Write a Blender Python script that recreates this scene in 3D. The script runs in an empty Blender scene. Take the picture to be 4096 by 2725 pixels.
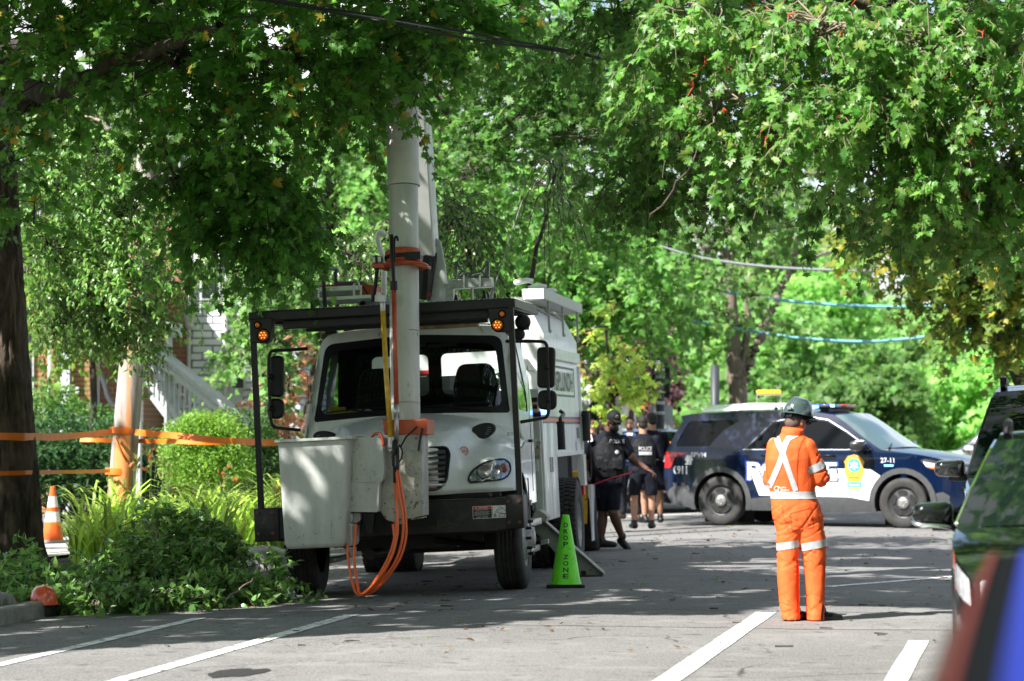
import bpy, bmesh, math, random
import numpy as np
from mathutils import Vector, Matrix, Euler, noise
from mathutils.geometry import delaunay_2d_cdt
from mathutils.bvhtree import BVHTree
random.seed(7); RNG = np.random.default_rng(7)
scene = bpy.context.scene
COL = scene.collection
rad = math.radians
# ------------------------------------------------------------ camera, sky, sun, exposure
FPX = 2950.0                      # focal length in pixels of the 1024 wide frame
YAW = math.atan(530 / FPX); PITCH = math.atan(81.5 / FPX)
CAM = Vector((0, 0, 1.62))
cd = bpy.data.cameras.new('camera'); cam = bpy.data.objects.new('camera', cd); COL.objects.link(cam)
cam.location = CAM; cam.rotation_euler = (math.pi / 2 + PITCH, 0, YAW)
cd.sensor_width = 36; cd.lens = 36 * FPX / 1024; cd.clip_start = 0.3; cd.clip_end = 3000
cd.dof.use_dof = True; cd.dof.focus_distance = 26.5; cd.dof.aperture_fstop = 2.9; cd.dof.aperture_blades = 0
scene.camera = cam
SUN = Vector((-0.525, -0.582, 0.80)).normalized()      # direction towards the sun
sun_elev = math.asin(SUN.z); sun_az = math.atan2(SUN.x, SUN.y)
w = bpy.data.worlds.new("World"); scene.world = w; w.use_nodes = True
nt = w.node_tree; nt.nodes.clear()
wo = nt.nodes.new('ShaderNodeOutputWorld'); bg = nt.nodes.new('ShaderNodeBackground')
sky = nt.nodes.new('ShaderNodeTexSky'); sky.sky_type = 'NISHITA'; sky.sun_disc = False
sky.sun_elevation = sun_elev; sky.sun_rotation = sun_az
tc = nt.nodes.new('ShaderNodeTexCoord'); nz = nt.nodes.new('ShaderNodeTexNoise'); nz.inputs['Scale'].default_value = 3.2
nz.inputs['Detail'].default_value = 7
cr = nt.nodes.new('ShaderNodeValToRGB'); cr.color_ramp.elements[0].position = .45; cr.color_ramp.elements[1].position = .6
mx = nt.nodes.new('ShaderNodeMix'); mx.data_type = 'RGBA'
mx.inputs[7].default_value = (8.2, 8.3, 8.6, 1)
nt.links.new(tc.outputs['Generated'], nz.inputs['Vector']); nt.links.new(nz.outputs['Fac'], cr.inputs['Fac'])
nt.links.new(cr.outputs['Color'], mx.inputs[0]); nt.links.new(sky.outputs[0], mx.inputs[6])
nt.links.new(mx.outputs[2], bg.inputs['Color']); bg.inputs['Strength'].default_value = 0.066
nt.links.new(bg.outputs[0], wo.inputs['Surface'])
sd = bpy.data.lights.new('sun', 'SUN'); so = bpy.data.objects.new('sun', sd); COL.objects.link(so)
sd.energy = 5.0; sd.angle = rad(0.53); sd.color = (1, .965, .92)
so.rotation_euler = (-SUN).to_track_quat('-Z', 'Y').to_euler()
scene.view_settings.view_transform = 'Standard'; scene.view_settings.look = 'None'
scene.view_settings.exposure = 1.5; scene.view_settings.gamma = 1
scene.cycles.max_bounces = 8; scene.cycles.transparent_max_bounces = 12
scene.cycles.sample_clamp_indirect = 6; scene.cycles.use_denoising = True
scene.cycles.caustics_reflective = False; scene.cycles.caustics_refractive = False
# ------------------------------------------------------------ pixel <-> world measuring helpers
RC = Euler((math.pi / 2 + PITCH, 0, YAW)).to_matrix()
FWD = Vector((-math.sin(YAW), math.cos(YAW), 0)); RGT = Vector((math.cos(YAW), math.sin(YAW), 0))
def ray(u, v): return RC @ Vector(((u - 512) / FPX, -(v - 340.5) / FPX, -1))
def atz(u, v, zc):                # world point on that sight line, zc metres in front of the camera
    d = ray(u, v); return CAM + d * (zc / d.dot(FWD))
def gz(x):                        # ground height: the road falls to the left kerb
    if x > -4.6: return 0.0
    if x > -8.8: return (x + 4.6) * 0.03
    return -0.126
def ground(u, v, off=0.0):
    d = ray(u, v); p = None; z = 0.0
    for _ in range(12):
        p = CAM + d * ((z + off - CAM.z) / d.z); z = gz(p.x)
    return Vector((p.x, p.y, z + off))
# truck frame: x to the truck's left (picture right), y to the rear, z up, origin under the front axle
TRK = Matrix.Translation((-6.12, 28.5, -0.045)) @ Matrix.Rotation(rad(3.4), 4, 'Z') @ Matrix.Rotation(-rad(2.8), 4, 'Y')
TRKI = TRK.inverted()
def T(u, v, y):
    o = TRKI @ CAM; d = TRKI.to_3x3() @ ray(u, v)
    return o + d * ((y - o.y) / d.y)
# ------------------------------------------------------------ materials
MATS = {}
def sock(b, n, v):
    if n in b.inputs: b.inputs[n].default_value = v
def mat(name, c, rough=.6, metal=0., c2=None, nscale=6., bump=0., bscale=40., coat=0., trans=0., ior=1.45, mixlo=.35, mixhi=.65, spec=.5, emit=None, estr=0., stretch=None, dirt=None):
    if name in MATS: return MATS[name]
    m = bpy.data.materials.new(name); m.use_nodes = True; t = m.node_tree; b = t.nodes['Principled BSDF']
    b.inputs['Base Color'].default_value = (*c, 1); b.inputs['Roughness'].default_value = rough; b.inputs['Metallic'].default_value = metal
    sock(b, 'Specular IOR Level', spec); sock(b, 'Coat Weight', coat); sock(b, 'Coat Roughness', .04); sock(b, 'Transmission Weight', trans); b.inputs['IOR'].default_value = ior
    if emit: sock(b, 'Emission Color', (*emit, 1)); sock(b, 'Emission Strength', estr)
    co = t.nodes.new('ShaderNodeTexCoord'); vec = co.outputs['Object']
    if stretch:
        mp = t.nodes.new('ShaderNodeMapping'); mp.inputs['Scale'].default_value = stretch; t.links.new(vec, mp.inputs[0]); vec = mp.outputs[0]
    last = None
    if c2 is not None:
        n = t.nodes.new('ShaderNodeTexNoise'); n.inputs['Scale'].default_value = nscale; n.inputs['Detail'].default_value = 8; n.inputs['Roughness'].default_value = .65
        t.links.new(vec, n.inputs['Vector'])
        r = t.nodes.new('ShaderNodeMapRange'); r.inputs[1].default_value = mixlo; r.inputs[2].default_value = mixhi; t.links.new(n.outputs['Fac'], r.inputs[0])
        x = t.nodes.new('ShaderNodeMix'); x.data_type = 'RGBA'; x.inputs[6].default_value = (*c, 1); x.inputs[7].default_value = (*c2, 1)
        t.links.new(r.outputs[0], x.inputs[0]); t.links.new(x.outputs[2], b.inputs['Base Color']); last = x.outputs[2]
    if dirt:   # fine speckle of another colour: (colour, scale, threshold)
        n = t.nodes.new('ShaderNodeTexNoise'); n.inputs['Scale'].default_value = dirt[1]; n.inputs['Detail'].default_value = 4
        t.links.new(vec, n.inputs['Vector'])
        r = t.nodes.new('ShaderNodeMapRange'); r.inputs[1].default_value = dirt[2]; r.inputs[2].default_value = dirt[2] + .06; t.links.new(n.outputs['Fac'], r.inputs[0])
        x = t.nodes.new('ShaderNodeMix'); x.data_type = 'RGBA'; x.inputs[6].default_value = (*c, 1); x.inputs[7].default_value = (*dirt[0], 1)
        if last: t.links.new(last, x.inputs[6])
        t.links.new(r.outputs[0], x.inputs[0]); t.links.new(x.outputs[2], b.inputs['Base Color'])
    if bump:
        n = t.nodes.new('ShaderNodeTexNoise'); n.inputs['Scale'].default_value = bscale; n.inputs['Detail'].default_value = 6
        t.links.new(vec, n.inputs['Vector'])
        u = t.nodes.new('ShaderNodeBump'); u.inputs['Strength'].default_value = bump; u.inputs['Distance'].default_value = .02
        t.links.new(n.outputs['Fac'], u.inputs['Height']); t.links.new(u.outputs[0], b.inputs['Normal'])
    MATS[name] = m; return m
def leaf_mat(name, gloss=.46, transl=.5, spec=.32):
    if name in MATS: return MATS[name]
    m = bpy.data.materials.new(name); m.use_nodes = True; t = m.node_tree; b = t.nodes['Principled BSDF']; out = t.nodes['Material Output']
    a = t.nodes.new('ShaderNodeAttribute'); a.attribute_name = 'col'
    b.inputs['Roughness'].default_value = gloss; sock(b, 'Specular IOR Level', spec)
    tr = t.nodes.new('ShaderNodeBsdfTranslucent'); g = t.nodes.new('ShaderNodeHueSaturation'); g.inputs['Value'].default_value = 2.1; g.inputs['Saturation'].default_value = .96; g.inputs['Hue'].default_value = .481
    t.links.new(a.outputs['Color'], b.inputs['Base Color']); t.links.new(a.outputs['Color'], g.inputs['Color']); t.links.new(g.outputs[0], tr.inputs['Color'])
    ms = t.nodes.new('ShaderNodeMixShader'); ms.inputs[0].default_value = transl
    t.links.new(b.outputs[0], ms.inputs[1]); t.links.new(tr.outputs[0], ms.inputs[2]); t.links.new(ms.outputs[0], out.inputs['Surface'])
    MATS[name] = m; return m
# ------------------------------------------------------------ object helpers
def thing(name, label, cat, loc=(0, 0, 0), rotz=0., group=None, mtx=None):
    o = bpy.data.objects.new(name, None); COL.objects.link(o); o.empty_display_size = .2
    if mtx is not None: o.matrix_basis = mtx
    else: o.location = loc; o.rotation_euler = (0, 0, rotz)
    o['label'] = label; o['category'] = cat
    if group: o['group'] = group
    return o
def tag(o, label, cat, group=None, kind=None):
    o['label'] = label; o['category'] = cat
    if group: o['group'] = group
    if kind: o['kind'] = kind
    return o
def basis(o):
    m = Matrix()
    while o is not None: m = o.matrix_parent_inverse.to_4x4() @ o.matrix_basis @ m if False else o.matrix_basis @ m; o = o.parent
    return m
def link_mesh(name, verts, faces, mats, parent=None, smooth=False, midx=None, bevel=0., world=False, cols=None, uv=None, wn=False):
    me = bpy.data.meshes.new(name)
    if world and parent is not None:
        inv = basis(parent).inverted(); verts = [inv @ Vector(p) for p in verts]
    me.from_pydata([tuple(p) for p in verts], [], [tuple(f) for f in faces])
    if not isinstance(mats, (list, tuple)): mats = [mats]
    for m in mats: me.materials.append(m)
    if midx is not None: me.polygons.foreach_set('material_index', np.asarray(midx, dtype=np.int32))
    if smooth: me.polygons.foreach_set('use_smooth', np.ones(len(me.polygons), dtype=bool))
    me.update()
    o = bpy.data.objects.new(name, me); COL.objects.link(o); o.parent = parent
    if bevel:
        b = o.modifiers.new('bevel', 'BEVEL'); b.width = bevel; b.segments = 2; b.limit_method = 'ANGLE'; b.angle_limit = rad(35); b.harden_normals = False
        if not smooth:
            me.polygons.foreach_set('use_smooth', np.ones(len(me.polygons), dtype=bool))
            me.set_sharp_from_angle(angle=rad(40)) if hasattr(me, 'set_sharp_from_angle') else None
    return o
def obj_np(name, V, F, mats, parent=None, cols=None, smooth=False, k=None):
    """fast mesh from arrays; F is (n,k) array of equal sized faces"""
    me = bpy.data.meshes.new(name); V = np.asarray(V, dtype=np.float32); F = np.asarray(F, dtype=np.int32)
    me.vertices.add(len(V)); me.vertices.foreach_set('co', V.ravel())
    me.loops.add(F.size); me.loops.foreach_set('vertex_index', F.ravel())
    me.polygons.add(len(F)); me.polygons.foreach_set('loop_start', np.arange(len(F), dtype=np.int32) * F.shape[1])
    me.polygons.foreach_set('loop_total', np.full(len(F), F.shape[1], dtype=np.int32))
    if smooth: me.polygons.foreach_set('use_smooth', np.ones(len(F), dtype=bool))
    me.update(calc_edges=True)
    if cols is not None:
        a = me.color_attributes.new('col', 'FLOAT_COLOR', 'POINT'); c = np.ones((len(V), 4), dtype=np.float32); c[:, :3] = cols
        a.data.foreach_set('color', c.ravel())
    for m in (mats if isinstance(mats, (list, tuple)) else [mats]): me.materials.append(m)
    o = bpy.data.objects.new(name, me); COL.objects.link(o); o.parent = parent
    return o
def frame_from(d):
    d = Vector(d).normalized(); a = Vector((0, 0, 1)) if abs(d.z) < .9 else Vector((1, 0, 0))
    x = d.cross(a).normalized(); return x, d.cross(x).normalized(), d
class MB:
    """collects shapes, builds them as one mesh object"""
    def __init__(s): s.v = []; s.f = []; s.m = []; s.k = 0
    def slot(s, k): s.k = k; return s
    def add(s, vs, fs):
        o = len(s.v); s.v += [Vector(p) for p in vs]; s.f += [tuple(i + o for i in f) for f in fs]; s.m += [s.k] * len(fs); return s
    def box(s, c, d, rot=None):
        c = Vector(c); h = Vector(d) / 2; R = rot.to_3x3() if rot is not None else Matrix.Identity(3)
        vs = [c + R @ Vector((x * h.x, y * h.y, z * h.z)) for x in (-1, 1) for y in (-1, 1) for z in (-1, 1)]
        return s.add(vs, [(0, 1, 3, 2), (4, 6, 7, 5), (0, 4, 5, 1), (2, 3, 7, 6), (0, 2, 6, 4), (1, 5, 7, 3)])
    def bb(s, a, b):
        a = Vector(a); b = Vector(b); return s.box((a + b) / 2, [abs(q) for q in (b - a)])
    def cyl(s, p, q, r, r2=None, n=20, caps=True):
        p = Vector(p); q = Vector(q); r2 = r if r2 is None else r2; x, y, _ = frame_from(q - p)
        vs = [];
        for c, rr in ((p, r), (q, r2)):
            for i in range(n):
                a = 2 * math.pi * i / n; vs.append(c + (x * math.cos(a) + y * math.sin(a)) * rr)
        fs = [(i, (i + 1) % n, n + (i + 1) % n, n + i) for i in range(n)]
        if caps: fs += [tuple(range(n))[::-1], tuple(range(n, 2 * n))]
        return s.add(vs, fs)
    def tube(s, pts, r, n=10, caps=True):
        pts = [Vector(p) for p in pts]; m = len(pts); rs = r if isinstance(r, (list, tuple)) else [r] * m
        t0 = (pts[1] - pts[0]).normalized(); x, y, _ = frame_from(t0); vs = []
        for i in range(m):
            t = (pts[min(i + 1, m - 1)] - pts[max(i - 1, 0)]).normalized()
            x = (x - t * x.dot(t)).normalized(); y = t.cross(x)
            for j in range(n):
                a = 2 * math.pi * j / n; vs.append(pts[i] + (x * math.cos(a) + y * math.sin(a)) * rs[i])
        fs = [(i * n + j, i * n + (j + 1) % n, (i + 1) * n + (j + 1) % n, (i + 1) * n + j) for i in range(m - 1) for j in range(n)]
        if caps: fs += [tuple(range(n))[::-1], tuple(range((m - 1) * n, m * n))]
        return s.add(vs, fs)
    def lathe(s, prof, o=(0, 0, 0), axis=(0, 0, 1), n=32, start=0, end=2 * math.pi):
        o = Vector(o); x, y, d = frame_from(axis); full = abs(end - start - 2 * math.pi) < 1e-6; k = n if full else n + 1; vs = []
        for r, h in prof:
            for i in range(k):
                a = start + (end - start) * i / n; vs.append(o + d * h + (x * math.cos(a) + y * math.sin(a)) * max(r, 1e-4))
        fs = []
        for j in range(len(prof) - 1):
            for i in range(n): fs.append((j * k + i, j * k + (i + 1) % k, (j + 1) * k + (i + 1) % k, (j + 1) * k + i))
        return s.add(vs, fs)
    def ball(s, c, r, n=16, m=10):
        r = Vector((r, r, r)) if isinstance(r, (int, float)) else Vector(r); c = Vector(c); vs = []
        for j in range(m + 1):
            t = math.pi * j / m
            for i in range(n):
                a = 2 * math.pi * i / n; vs.append(c + Vector((r.x * math.sin(t) * math.cos(a), r.y * math.sin(t) * math.sin(a), r.z * math.cos(t))))
        return s.add(vs, [(j * n + i, j * n + (i + 1) % n, (j + 1) * n + (i + 1) % n, (j + 1) * n + i) for j in range(m) for i in range(n)])
    def prism(s, poly, f3, thick):
        """poly: 2D outline (may be concave); f3(x,y,t) -> 3D, t in 0..1"""
        n = len(poly); A = [f3(x, y, 0) for x, y in poly]; B = [f3(x, y, 1) for x, y in poly]
        s.add(A + B, [tuple(range(n))[::-1], tuple(range(n, 2 * n))] + [(i, (i + 1) % n, n + (i + 1) % n, n + i) for i in range(n)])
        return s
    def sheet(s, outer, holes, sp, fmap, flip=False):
        vs, fs = sheet2d(outer, holes, sp); return s.add([fmap(x, y) for x, y in vs], [f[::-1] for f in fs] if flip else fs)
    def build(s, name, mats, parent=None, smooth=False, bevel=0., world=False):
        return link_mesh(name, s.v, s.f, mats, parent, smooth, s.m, bevel, world)
def inpoly(x, y, P):
    c = False; n = len(P); j = n - 1
    for i in range(n):
        xi, yi = P[i]; xj, yj = P[j]
        if (yi > y) != (yj > y) and x < (xj - xi) * (y - yi) / (yj - yi) + xi: c = not c
        j = i
    return c
def resample(P, sp, closed=True):
    out = []; n = len(P)
    for i in range(n if closed else n - 1):
        a = P[i]; b = P[(i + 1) % n]; L = math.dist(a, b); k = max(1, int(round(L / sp)))
        for q in range(k): out.append((a[0] + (b[0] - a[0]) * q / k, a[1] + (b[1] - a[1]) * q / k))
    if not closed: out.append(tuple(P[-1]))
    return out
def rounded(P, r, n=5):
    """round every corner of a polygon; r may be a list"""
    out = []; N = len(P)
    for i in range(N):
        p = Vector(P[i]); a = Vector(P[i - 1]) - p; b = Vector(P[(i + 1) % N]) - p; rr = r[i] if isinstance(r, (list, tuple)) else r
        k = min(rr, a.length * .48, b.length * .48)
        if k < 1e-4: out.append(tuple(p)); continue
        p0 = p + a.normalized() * k; p1 = p + b.normalized() * k
        for q in range(n + 1):
            t = q / n; out.append(tuple(p0 * (1 - t) ** 2 + p * 2 * t * (1 - t) + p1 * t * t))
    return out
def sheet2d(outer, holes, sp):
    loops = [resample(outer, sp)] + [resample(h, sp) for h in holes]
    vs = []; es = []
    for L in loops:
        o = len(vs); vs += [Vector(p) for p in L]; es += [(o + i, o + (i + 1) % len(L)) for i in range(len(L))]
    xs = [p[0] for p in outer]; ys = [p[1] for p in outer]
    nx = int((max(xs) - min(xs)) / sp); ny = int((max(ys) - min(ys)) / sp)
    for i in range(1, nx + 1):
        for j in range(1, ny + 1):
            x = min(xs) + i * sp; y = min(ys) + j * sp
            if inpoly(x, y, outer) and not any(inpoly(x, y, h) for h in holes): vs.append(Vector((x, y)))
    V, E, F, *_ = delaunay_2d_cdt(vs, es, [], 0, 1e-5)
    out = []
    for f in F:
        cx = sum(V[i][0] for i in f) / len(f); cy = sum(V[i][1] for i in f) / len(f)
        if inpoly(cx, cy, outer) and not any(inpoly(cx, cy, h) for h in holes): out.append(tuple(f))
    return [(p[0], p[1]) for p in V], out
_txt = {}
def text2d(s, size=1., offset=0., bold=0., spacing=1., align='CENTER', yscale=1., shear=0.):
    """flat text as 2D vertices + faces, centred on its own box"""
    cu = bpy.data.curves.new('t', 'FONT'); cu.body = s; cu.size = size; cu.offset = offset; cu.space_character = spacing; cu.align_x = 'LEFT'; cu.fill_mode = 'FRONT'; cu.resolution_u = 4; cu.shear = shear
    o = bpy.data.objects.new('t', cu); COL.objects.link(o); dg = bpy.context.evaluated_depsgraph_get(); me = bpy.data.meshes.new_from_object(o.evaluated_get(dg))
    V = [(v.co.x, v.co.y * yscale) for v in me.vertices]; F = [tuple(p.vertices) for p in me.polygons]
    bpy.data.objects.remove(o); bpy.data.curves.remove(cu); bpy.data.meshes.remove(me)
    if not V: return [], []
    x0 = min(p[0] for p in V); x1 = max(p[0] for p in V); y0 = min(p[1] for p in V); y1 = max(p[1] for p in V)
    return [(p[0] - (x0 + x1) / 2, p[1] - (y0 + y1) / 2) for p in V], F
def text_on(mb, s, w, h, fmap, offset=0., spacing=1., shear=0.):
    """text stretched to w x h and mapped with fmap(x, y)"""
    V, F = text2d(s, 1., offset, spacing=spacing, shear=shear)
    sx = w / (2 * max(abs(p[0]) for p in V)); sy = h / (2 * max(abs(p[1]) for p in V))
    mb.add([fmap(p[0] * sx, p[1] * sy) for p in V], F)
def copy_tree(o, parent=None):
    c = o.copy(); COL.objects.link(c); c.parent = parent
    for ch in list(o.children): copy_tree(ch, c)
    return c
def smoothstep(a, b, x):
    t = min(1, max(0, (x - a) / (b - a))); return t * t * (3 - 2 * t)
def lerp(a, b, t): return a + (b - a) * t
def interp(xs, ys, x):
    return float(np.interp(x, xs, ys))
def catmull(P, n=6):
    P = [Vector(p) for p in P]; out = []
    for i in range(len(P) - 1):
        a = P[max(i - 1, 0)]; b = P[i]; c = P[i + 1]; d = P[min(i + 2, len(P) - 1)]
        for q in range(n):
            t = q / n; out.append(.5 * ((2 * b) + (c - a) * t + (2 * a - 5 * b + 4 * c - d) * t * t + (3 * b - a - 3 * c + d) * t ** 3))
    out.append(P[-1]); return out
# ============================================================ SETTING
def asphalt_mat(name='asphalt'):
    m = bpy.data.materials.new(name); m.use_nodes = True; t = m.node_tree; b = t.nodes['Principled BSDF']; N = t.nodes.new; L = t.links.new
    b.inputs['Roughness'].default_value = .86; sock(b, 'Specular IOR Level', .35)
    tc = N('ShaderNodeTexCoord'); O = tc.outputs['Object']
    def noi(sc, det=6, mp=None, dist=0):
        n = N('ShaderNodeTexNoise'); n.inputs['Scale'].default_value = sc; n.inputs['Detail'].default_value = det; n.inputs['Distortion'].default_value = dist
        src = O
        if mp: q = N('ShaderNodeMapping'); q.inputs['Scale'].default_value = mp; L(O, q.inputs[0]); src = q.outputs[0]
        L(src, n.inputs['Vector']); return n.outputs['Fac']
    def rng(x, a, c, lo=0, hi=1):
        r = N('ShaderNodeMapRange'); r.inputs[1].default_value = a; r.inputs[2].default_value = c; r.inputs[3].default_value = lo; r.inputs[4].default_value = hi; L(x, r.inputs[0]); return r.outputs[0]
    def mixc(f, a, c, mode='MIX'):
        x = N('ShaderNodeMix'); x.data_type = 'RGBA'; x.blend_type = mode
        for i, q in ((0, f), (6, a), (7, c)):
            if isinstance(q, (int, float)): x.inputs[i].default_value = q
            elif isinstance(q, tuple): x.inputs[i].default_value = (*q, 1)
            else: L(q, x.inputs[i])
        return x.outputs[2]
    base = mixc(rng(noi(.35, 5), .35, .65), (.160, .157, .155), (.110, .108, .107))
    base = mixc(rng(noi(1.6, 6, (1, .12, 1)), .50, .68, 0, .75), base, (.12, .117, .115))     # long wheel-track stains
    base = mixc(rng(noi(60, 4), .46, .62, 0, .75), base, (.27, .26, .245))                     # light stones
    base = mixc(rng(noi(34, 5), .55, .66, 0, .75), base, (.06, .058, .056))                  # dark pits
    base = mixc(rng(noi(2.2, 8), .56, .60, 0, .35), base, (.24, .23, .22))                    # worn patches
    base = mixc(rng(noi(5.5, 7), .60, .68, 0, .8), base, (.07, .068, .066))                  # tar stains
    n1 = N('ShaderNodeTexNoise'); n1.inputs['Scale'].default_value = 1.1; n1.inputs['Detail'].default_value = 5; L(O, n1.inputs['Vector'])
    va = N('ShaderNodeMix'); va.data_type = 'VECTOR'; va.inputs[0].default_value = .45; L(O, va.inputs[4]); L(n1.outputs['Color'], va.inputs[5])
    vo = N('ShaderNodeTexVoronoi'); vo.feature = 'DISTANCE_TO_EDGE'; vo.inputs['Scale'].default_value = .8; L(va.outputs[1], vo.inputs['Vector'])
    ck = rng(vo.outputs['Distance'], .002, .009, 1, 0)
    mk = rng(noi(.7, 5), .52, .60, 0, .9); mu = N('ShaderNodeMath'); mu.operation = 'MULTIPLY'; L(ck, mu.inputs[0]); L(mk, mu.inputs[1])
    base = mixc(mu.outputs[0], base, (.03, .03, .03))
    L(base, b.inputs['Base Color'])
    bp = N('ShaderNodeBump'); bp.inputs['Strength'].default_value = .5; bp.inputs['Distance'].default_value = .012; L(noi(80, 4), bp.inputs['Height']); L(bp.outputs[0], b.inputs['Normal'])
    MATS[name] = m; return m
M_asph = asphalt_mat()
M_paint = mat('road_paint', (.74, .74, .72), .6, c2=(.50, .495, .48), nscale=7, mixlo=.5, mixhi=.7, dirt=((.19, .187, .184), 12, .535))
M_conc = mat('concrete', (.42, .41, .385), .85, c2=(.30, .29, .27), nscale=3, bump=.3, bscale=60)
M_kerb = mat('kerb_stone', (.30, .295, .28), .85, c2=(.17, .165, .155), nscale=5, bump=.5, bscale=30)
M_soil = mat('soil', (.05, .036, .025), .95, c2=(.028, .02, .014), nscale=14, bump=1, bscale=25)
M_lawn = mat('lawn_soil', (.045, .075, .022), .95, c2=(.065, .06, .03), nscale=4, bump=1, bscale=50)
YF = 43.0    # near edge of the cross street
def vz(x):   # verge height left of the kerb
    return .01 + .01 * smoothstep(8.8, 11.3, -x)
# one big ground sheet to the horizon
g = MB(); g.bb((-900, -300, -.40), (900, 2200, -.396)); tag(g.build('ground', M_lawn), 'far green ground', 'ground', kind='structure');
for k in ('label', 'category'): pass
# road sheets
r = MB(); ys = list(np.linspace(-12, YF, 60)); xs = [-8.8, -8, -7, -6, -5, -4.6, -2, 0, 3.4]
vs = [(x, y, gz(x)) for y in ys for x in xs]; nx = len(xs)
r.add(vs, [(j * nx + i, j * nx + i + 1, (j + 1) * nx + i + 1, (j + 1) * nx + i) for j in range(len(ys) - 1) for i in range(nx - 1)])
xs2 = [-70, -30, -12, -8.8, -7, -5.5, -4.6, 0, 3.4, 20, 80]; zz = lambda x: gz(x) if x >= -8.8 else -.126
ys2 = [YF, 47, 52, 57.5]; vs = [(x, y, zz(x)) for y in ys2 for x in xs2]; n2 = len(xs2)
r.add(vs, [(j * n2 + i, j * n2 + i + 1, (j + 1) * n2 + i + 1, (j + 1) * n2 + i) for j in range(len(ys2) - 1) for i in range(n2 - 1)])
ys3 = [57.5, 90, 200]; vs = [(x, y, gz(x)) for y in ys3 for x in xs]
r.add(vs, [(j * nx + i, j * nx + i + 1, (j + 1) * nx + i + 1, (j + 1) * nx + i) for j in range(2) for i in range(nx - 1)])
o = r.build('road', M_asph); o['kind'] = 'structure'
def verge(name, x0, x1, y0, y1, zf, m, n=12):
    b = MB(); xx = np.linspace(x0, x1, n); yy = np.linspace(y0, y1, 8)
    b.add([(x, y, zf(x)) for y in yy for x in xx], [(j * n + i, j * n + i + 1, (j + 1) * n + i + 1, (j + 1) * n + i) for j in range(7) for i in range(n - 1)])
    o = b.build(name, m); o['kind'] = 'structure'; return o
verge('verge', -60, -8.95, -12, YF - .15, vz, M_lawn, 40)
verge('far_verge', -60, -8.95, 57.65, 200, vz, M_lawn, 40)
verge('right_verge', 3.55, 60, -12, YF - .15, lambda x: .10, M_lawn)
verge('right_far_verge', 3.55, 90, 57.65, 200, lambda x: .10, M_lawn)
def kerb(name, pts, h=.14, wd=.15):
    b = MB()
    for (x0, y0), (x1, y1) in zip(pts[:-1], pts[1:]):
        z = (gz(x0) if x0 > -9 else -.126); b.bb((min(x0, x1) - (0 if x0 != x1 else 0), min(y0, y1), z - .1), (max(x0, x1) + (wd if x0 == x1 else 0), max(y0, y1) + (wd if y0 == y1 else 0), z + h + .003))
    o = b.build(name, M_kerb, bevel=.02); o['kind'] = 'structure'
kerb('kerb', [(-8.95, -12), (-8.95, YF)]); kerb('kerb', [(-60, YF - .15), (-8.96, YF - .15)])
kerb('kerb', [(-60, 57.5), (-8.8, 57.5)]); kerb('kerb', [(3.4, -12), (3.4, YF)]); kerb('kerb', [(3.56, 57.5), (80, 57.5)]); kerb('kerb', [(3.4, 57.66), (3.4, 200)])
verge('sidewalk', -13.1, -11.35, -12, YF - .2, lambda x: vz(x) + .035, M_conc, 3)
verge('far_sidewalk', -11.5, -10.0, 58, 200, lambda x: vz(x) + .035, M_conc, 3)
# painted lines: given by their two ends on the road
def line(p, q, wd):
    p = Vector((p[0], p[1], 0)); q = Vector((q[0], q[1], 0)); d = (q - p).normalized(); s = Vector((d.y, -d.x, 0)) * wd / 2; n = max(2, int((q - p).length / .4)); b = MB(); vs = []
    for i in range(n + 1):
        c = p.lerp(q, i / n)
        for k in (-1, 1):
            e = c + s * k * (1 + .03 * math.sin(i * 7.3 + k)); vs.append((e.x, e.y, gz(e.x) + .005))
    b.add(vs, [(2 * i, 2 * i + 1, 2 * i + 3, 2 * i + 2) for i in range(n)]); o = b.build('road_line', M_paint); o['kind'] = 'structure'
def G2(u, v): p = ground(u, v); return (p.x, p.y)
a = G2(665 + 12, 681); e = G2(759, 612.5); xl = (a[0] + e[0]) / 2; line((xl, 4), (xl, e[1]), .17)
e = G2(919, 641); line((e[0] - .02, 4), (e[0], e[1]), .15)
a = G2(122, 681); e = G2(352, 615); line((a[0] + .0, a[1] - 9), e, .15)
a = G2(0, 665); e = G2(199, 618.5); d = Vector((a[0] - e[0], a[1] - e[1])).normalized() * 8; line((a[0] + d.x, a[1] + d.y), e, .13)
for xs_m, y0_m, y1_m in ((-.2, 8, 34),):
    b = MB(); n = 90; vs = []
    for i in range(n + 1):
        y = lerp(y0_m, y1_m, i / n); x = xs_m + .05 * noise.noise(Vector((xs_m, y * .9, 0))); wd = .008 + .006 * noise.noise(Vector((y * 3, 5, 0)))
        vs += [(x - wd, y, gz(x) + .003), (x + wd, y, gz(x) + .003)]
    b.add(vs, [(2 * i, 2 * i + 1, 2 * i + 3, 2 * i + 2) for i in range(n)]); o = b.build('road_seam', mat('tar', (.016, .016, .016), .8)); o['kind'] = 'structure'
for y_m, xa, xb in ((25.3, -8.6, .3), (31.0, -4.2, 2.5), (23.2, -5.5, 2.0)):
    b = MB(); n = 60; vs = []
    for i in range(n + 1):
        x = lerp(xa, xb, i / n); y = y_m + .12 * noise.noise(Vector((x * .8, y_m, 0))) + .03 * noise.noise(Vector((x * 5, y_m, 0))); wd = .012 + .010 * noise.noise(Vector((x * 2, 9, 0)))
        vs += [(x, y - wd, gz(x) + .003), (x, y + wd, gz(x) + .003)]
    b.add(vs, [(2 * i, 2 * i + 2, 2 * i + 3, 2 * i + 1) for i in range(n)]); o = b.build('road_seam', mat('tar', (.016, .016, .016), .8)); o['kind'] = 'structure'
line(G2(828, 587), G2(1000, 573), .13); line(G2(272, 597), G2(300, 591.5), .13); line(G2(560, 520), G2(700, 513.5), .25)
line((-8.2, YF - 1.2), (2.6, YF - 1.2), .35) if False else None
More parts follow.
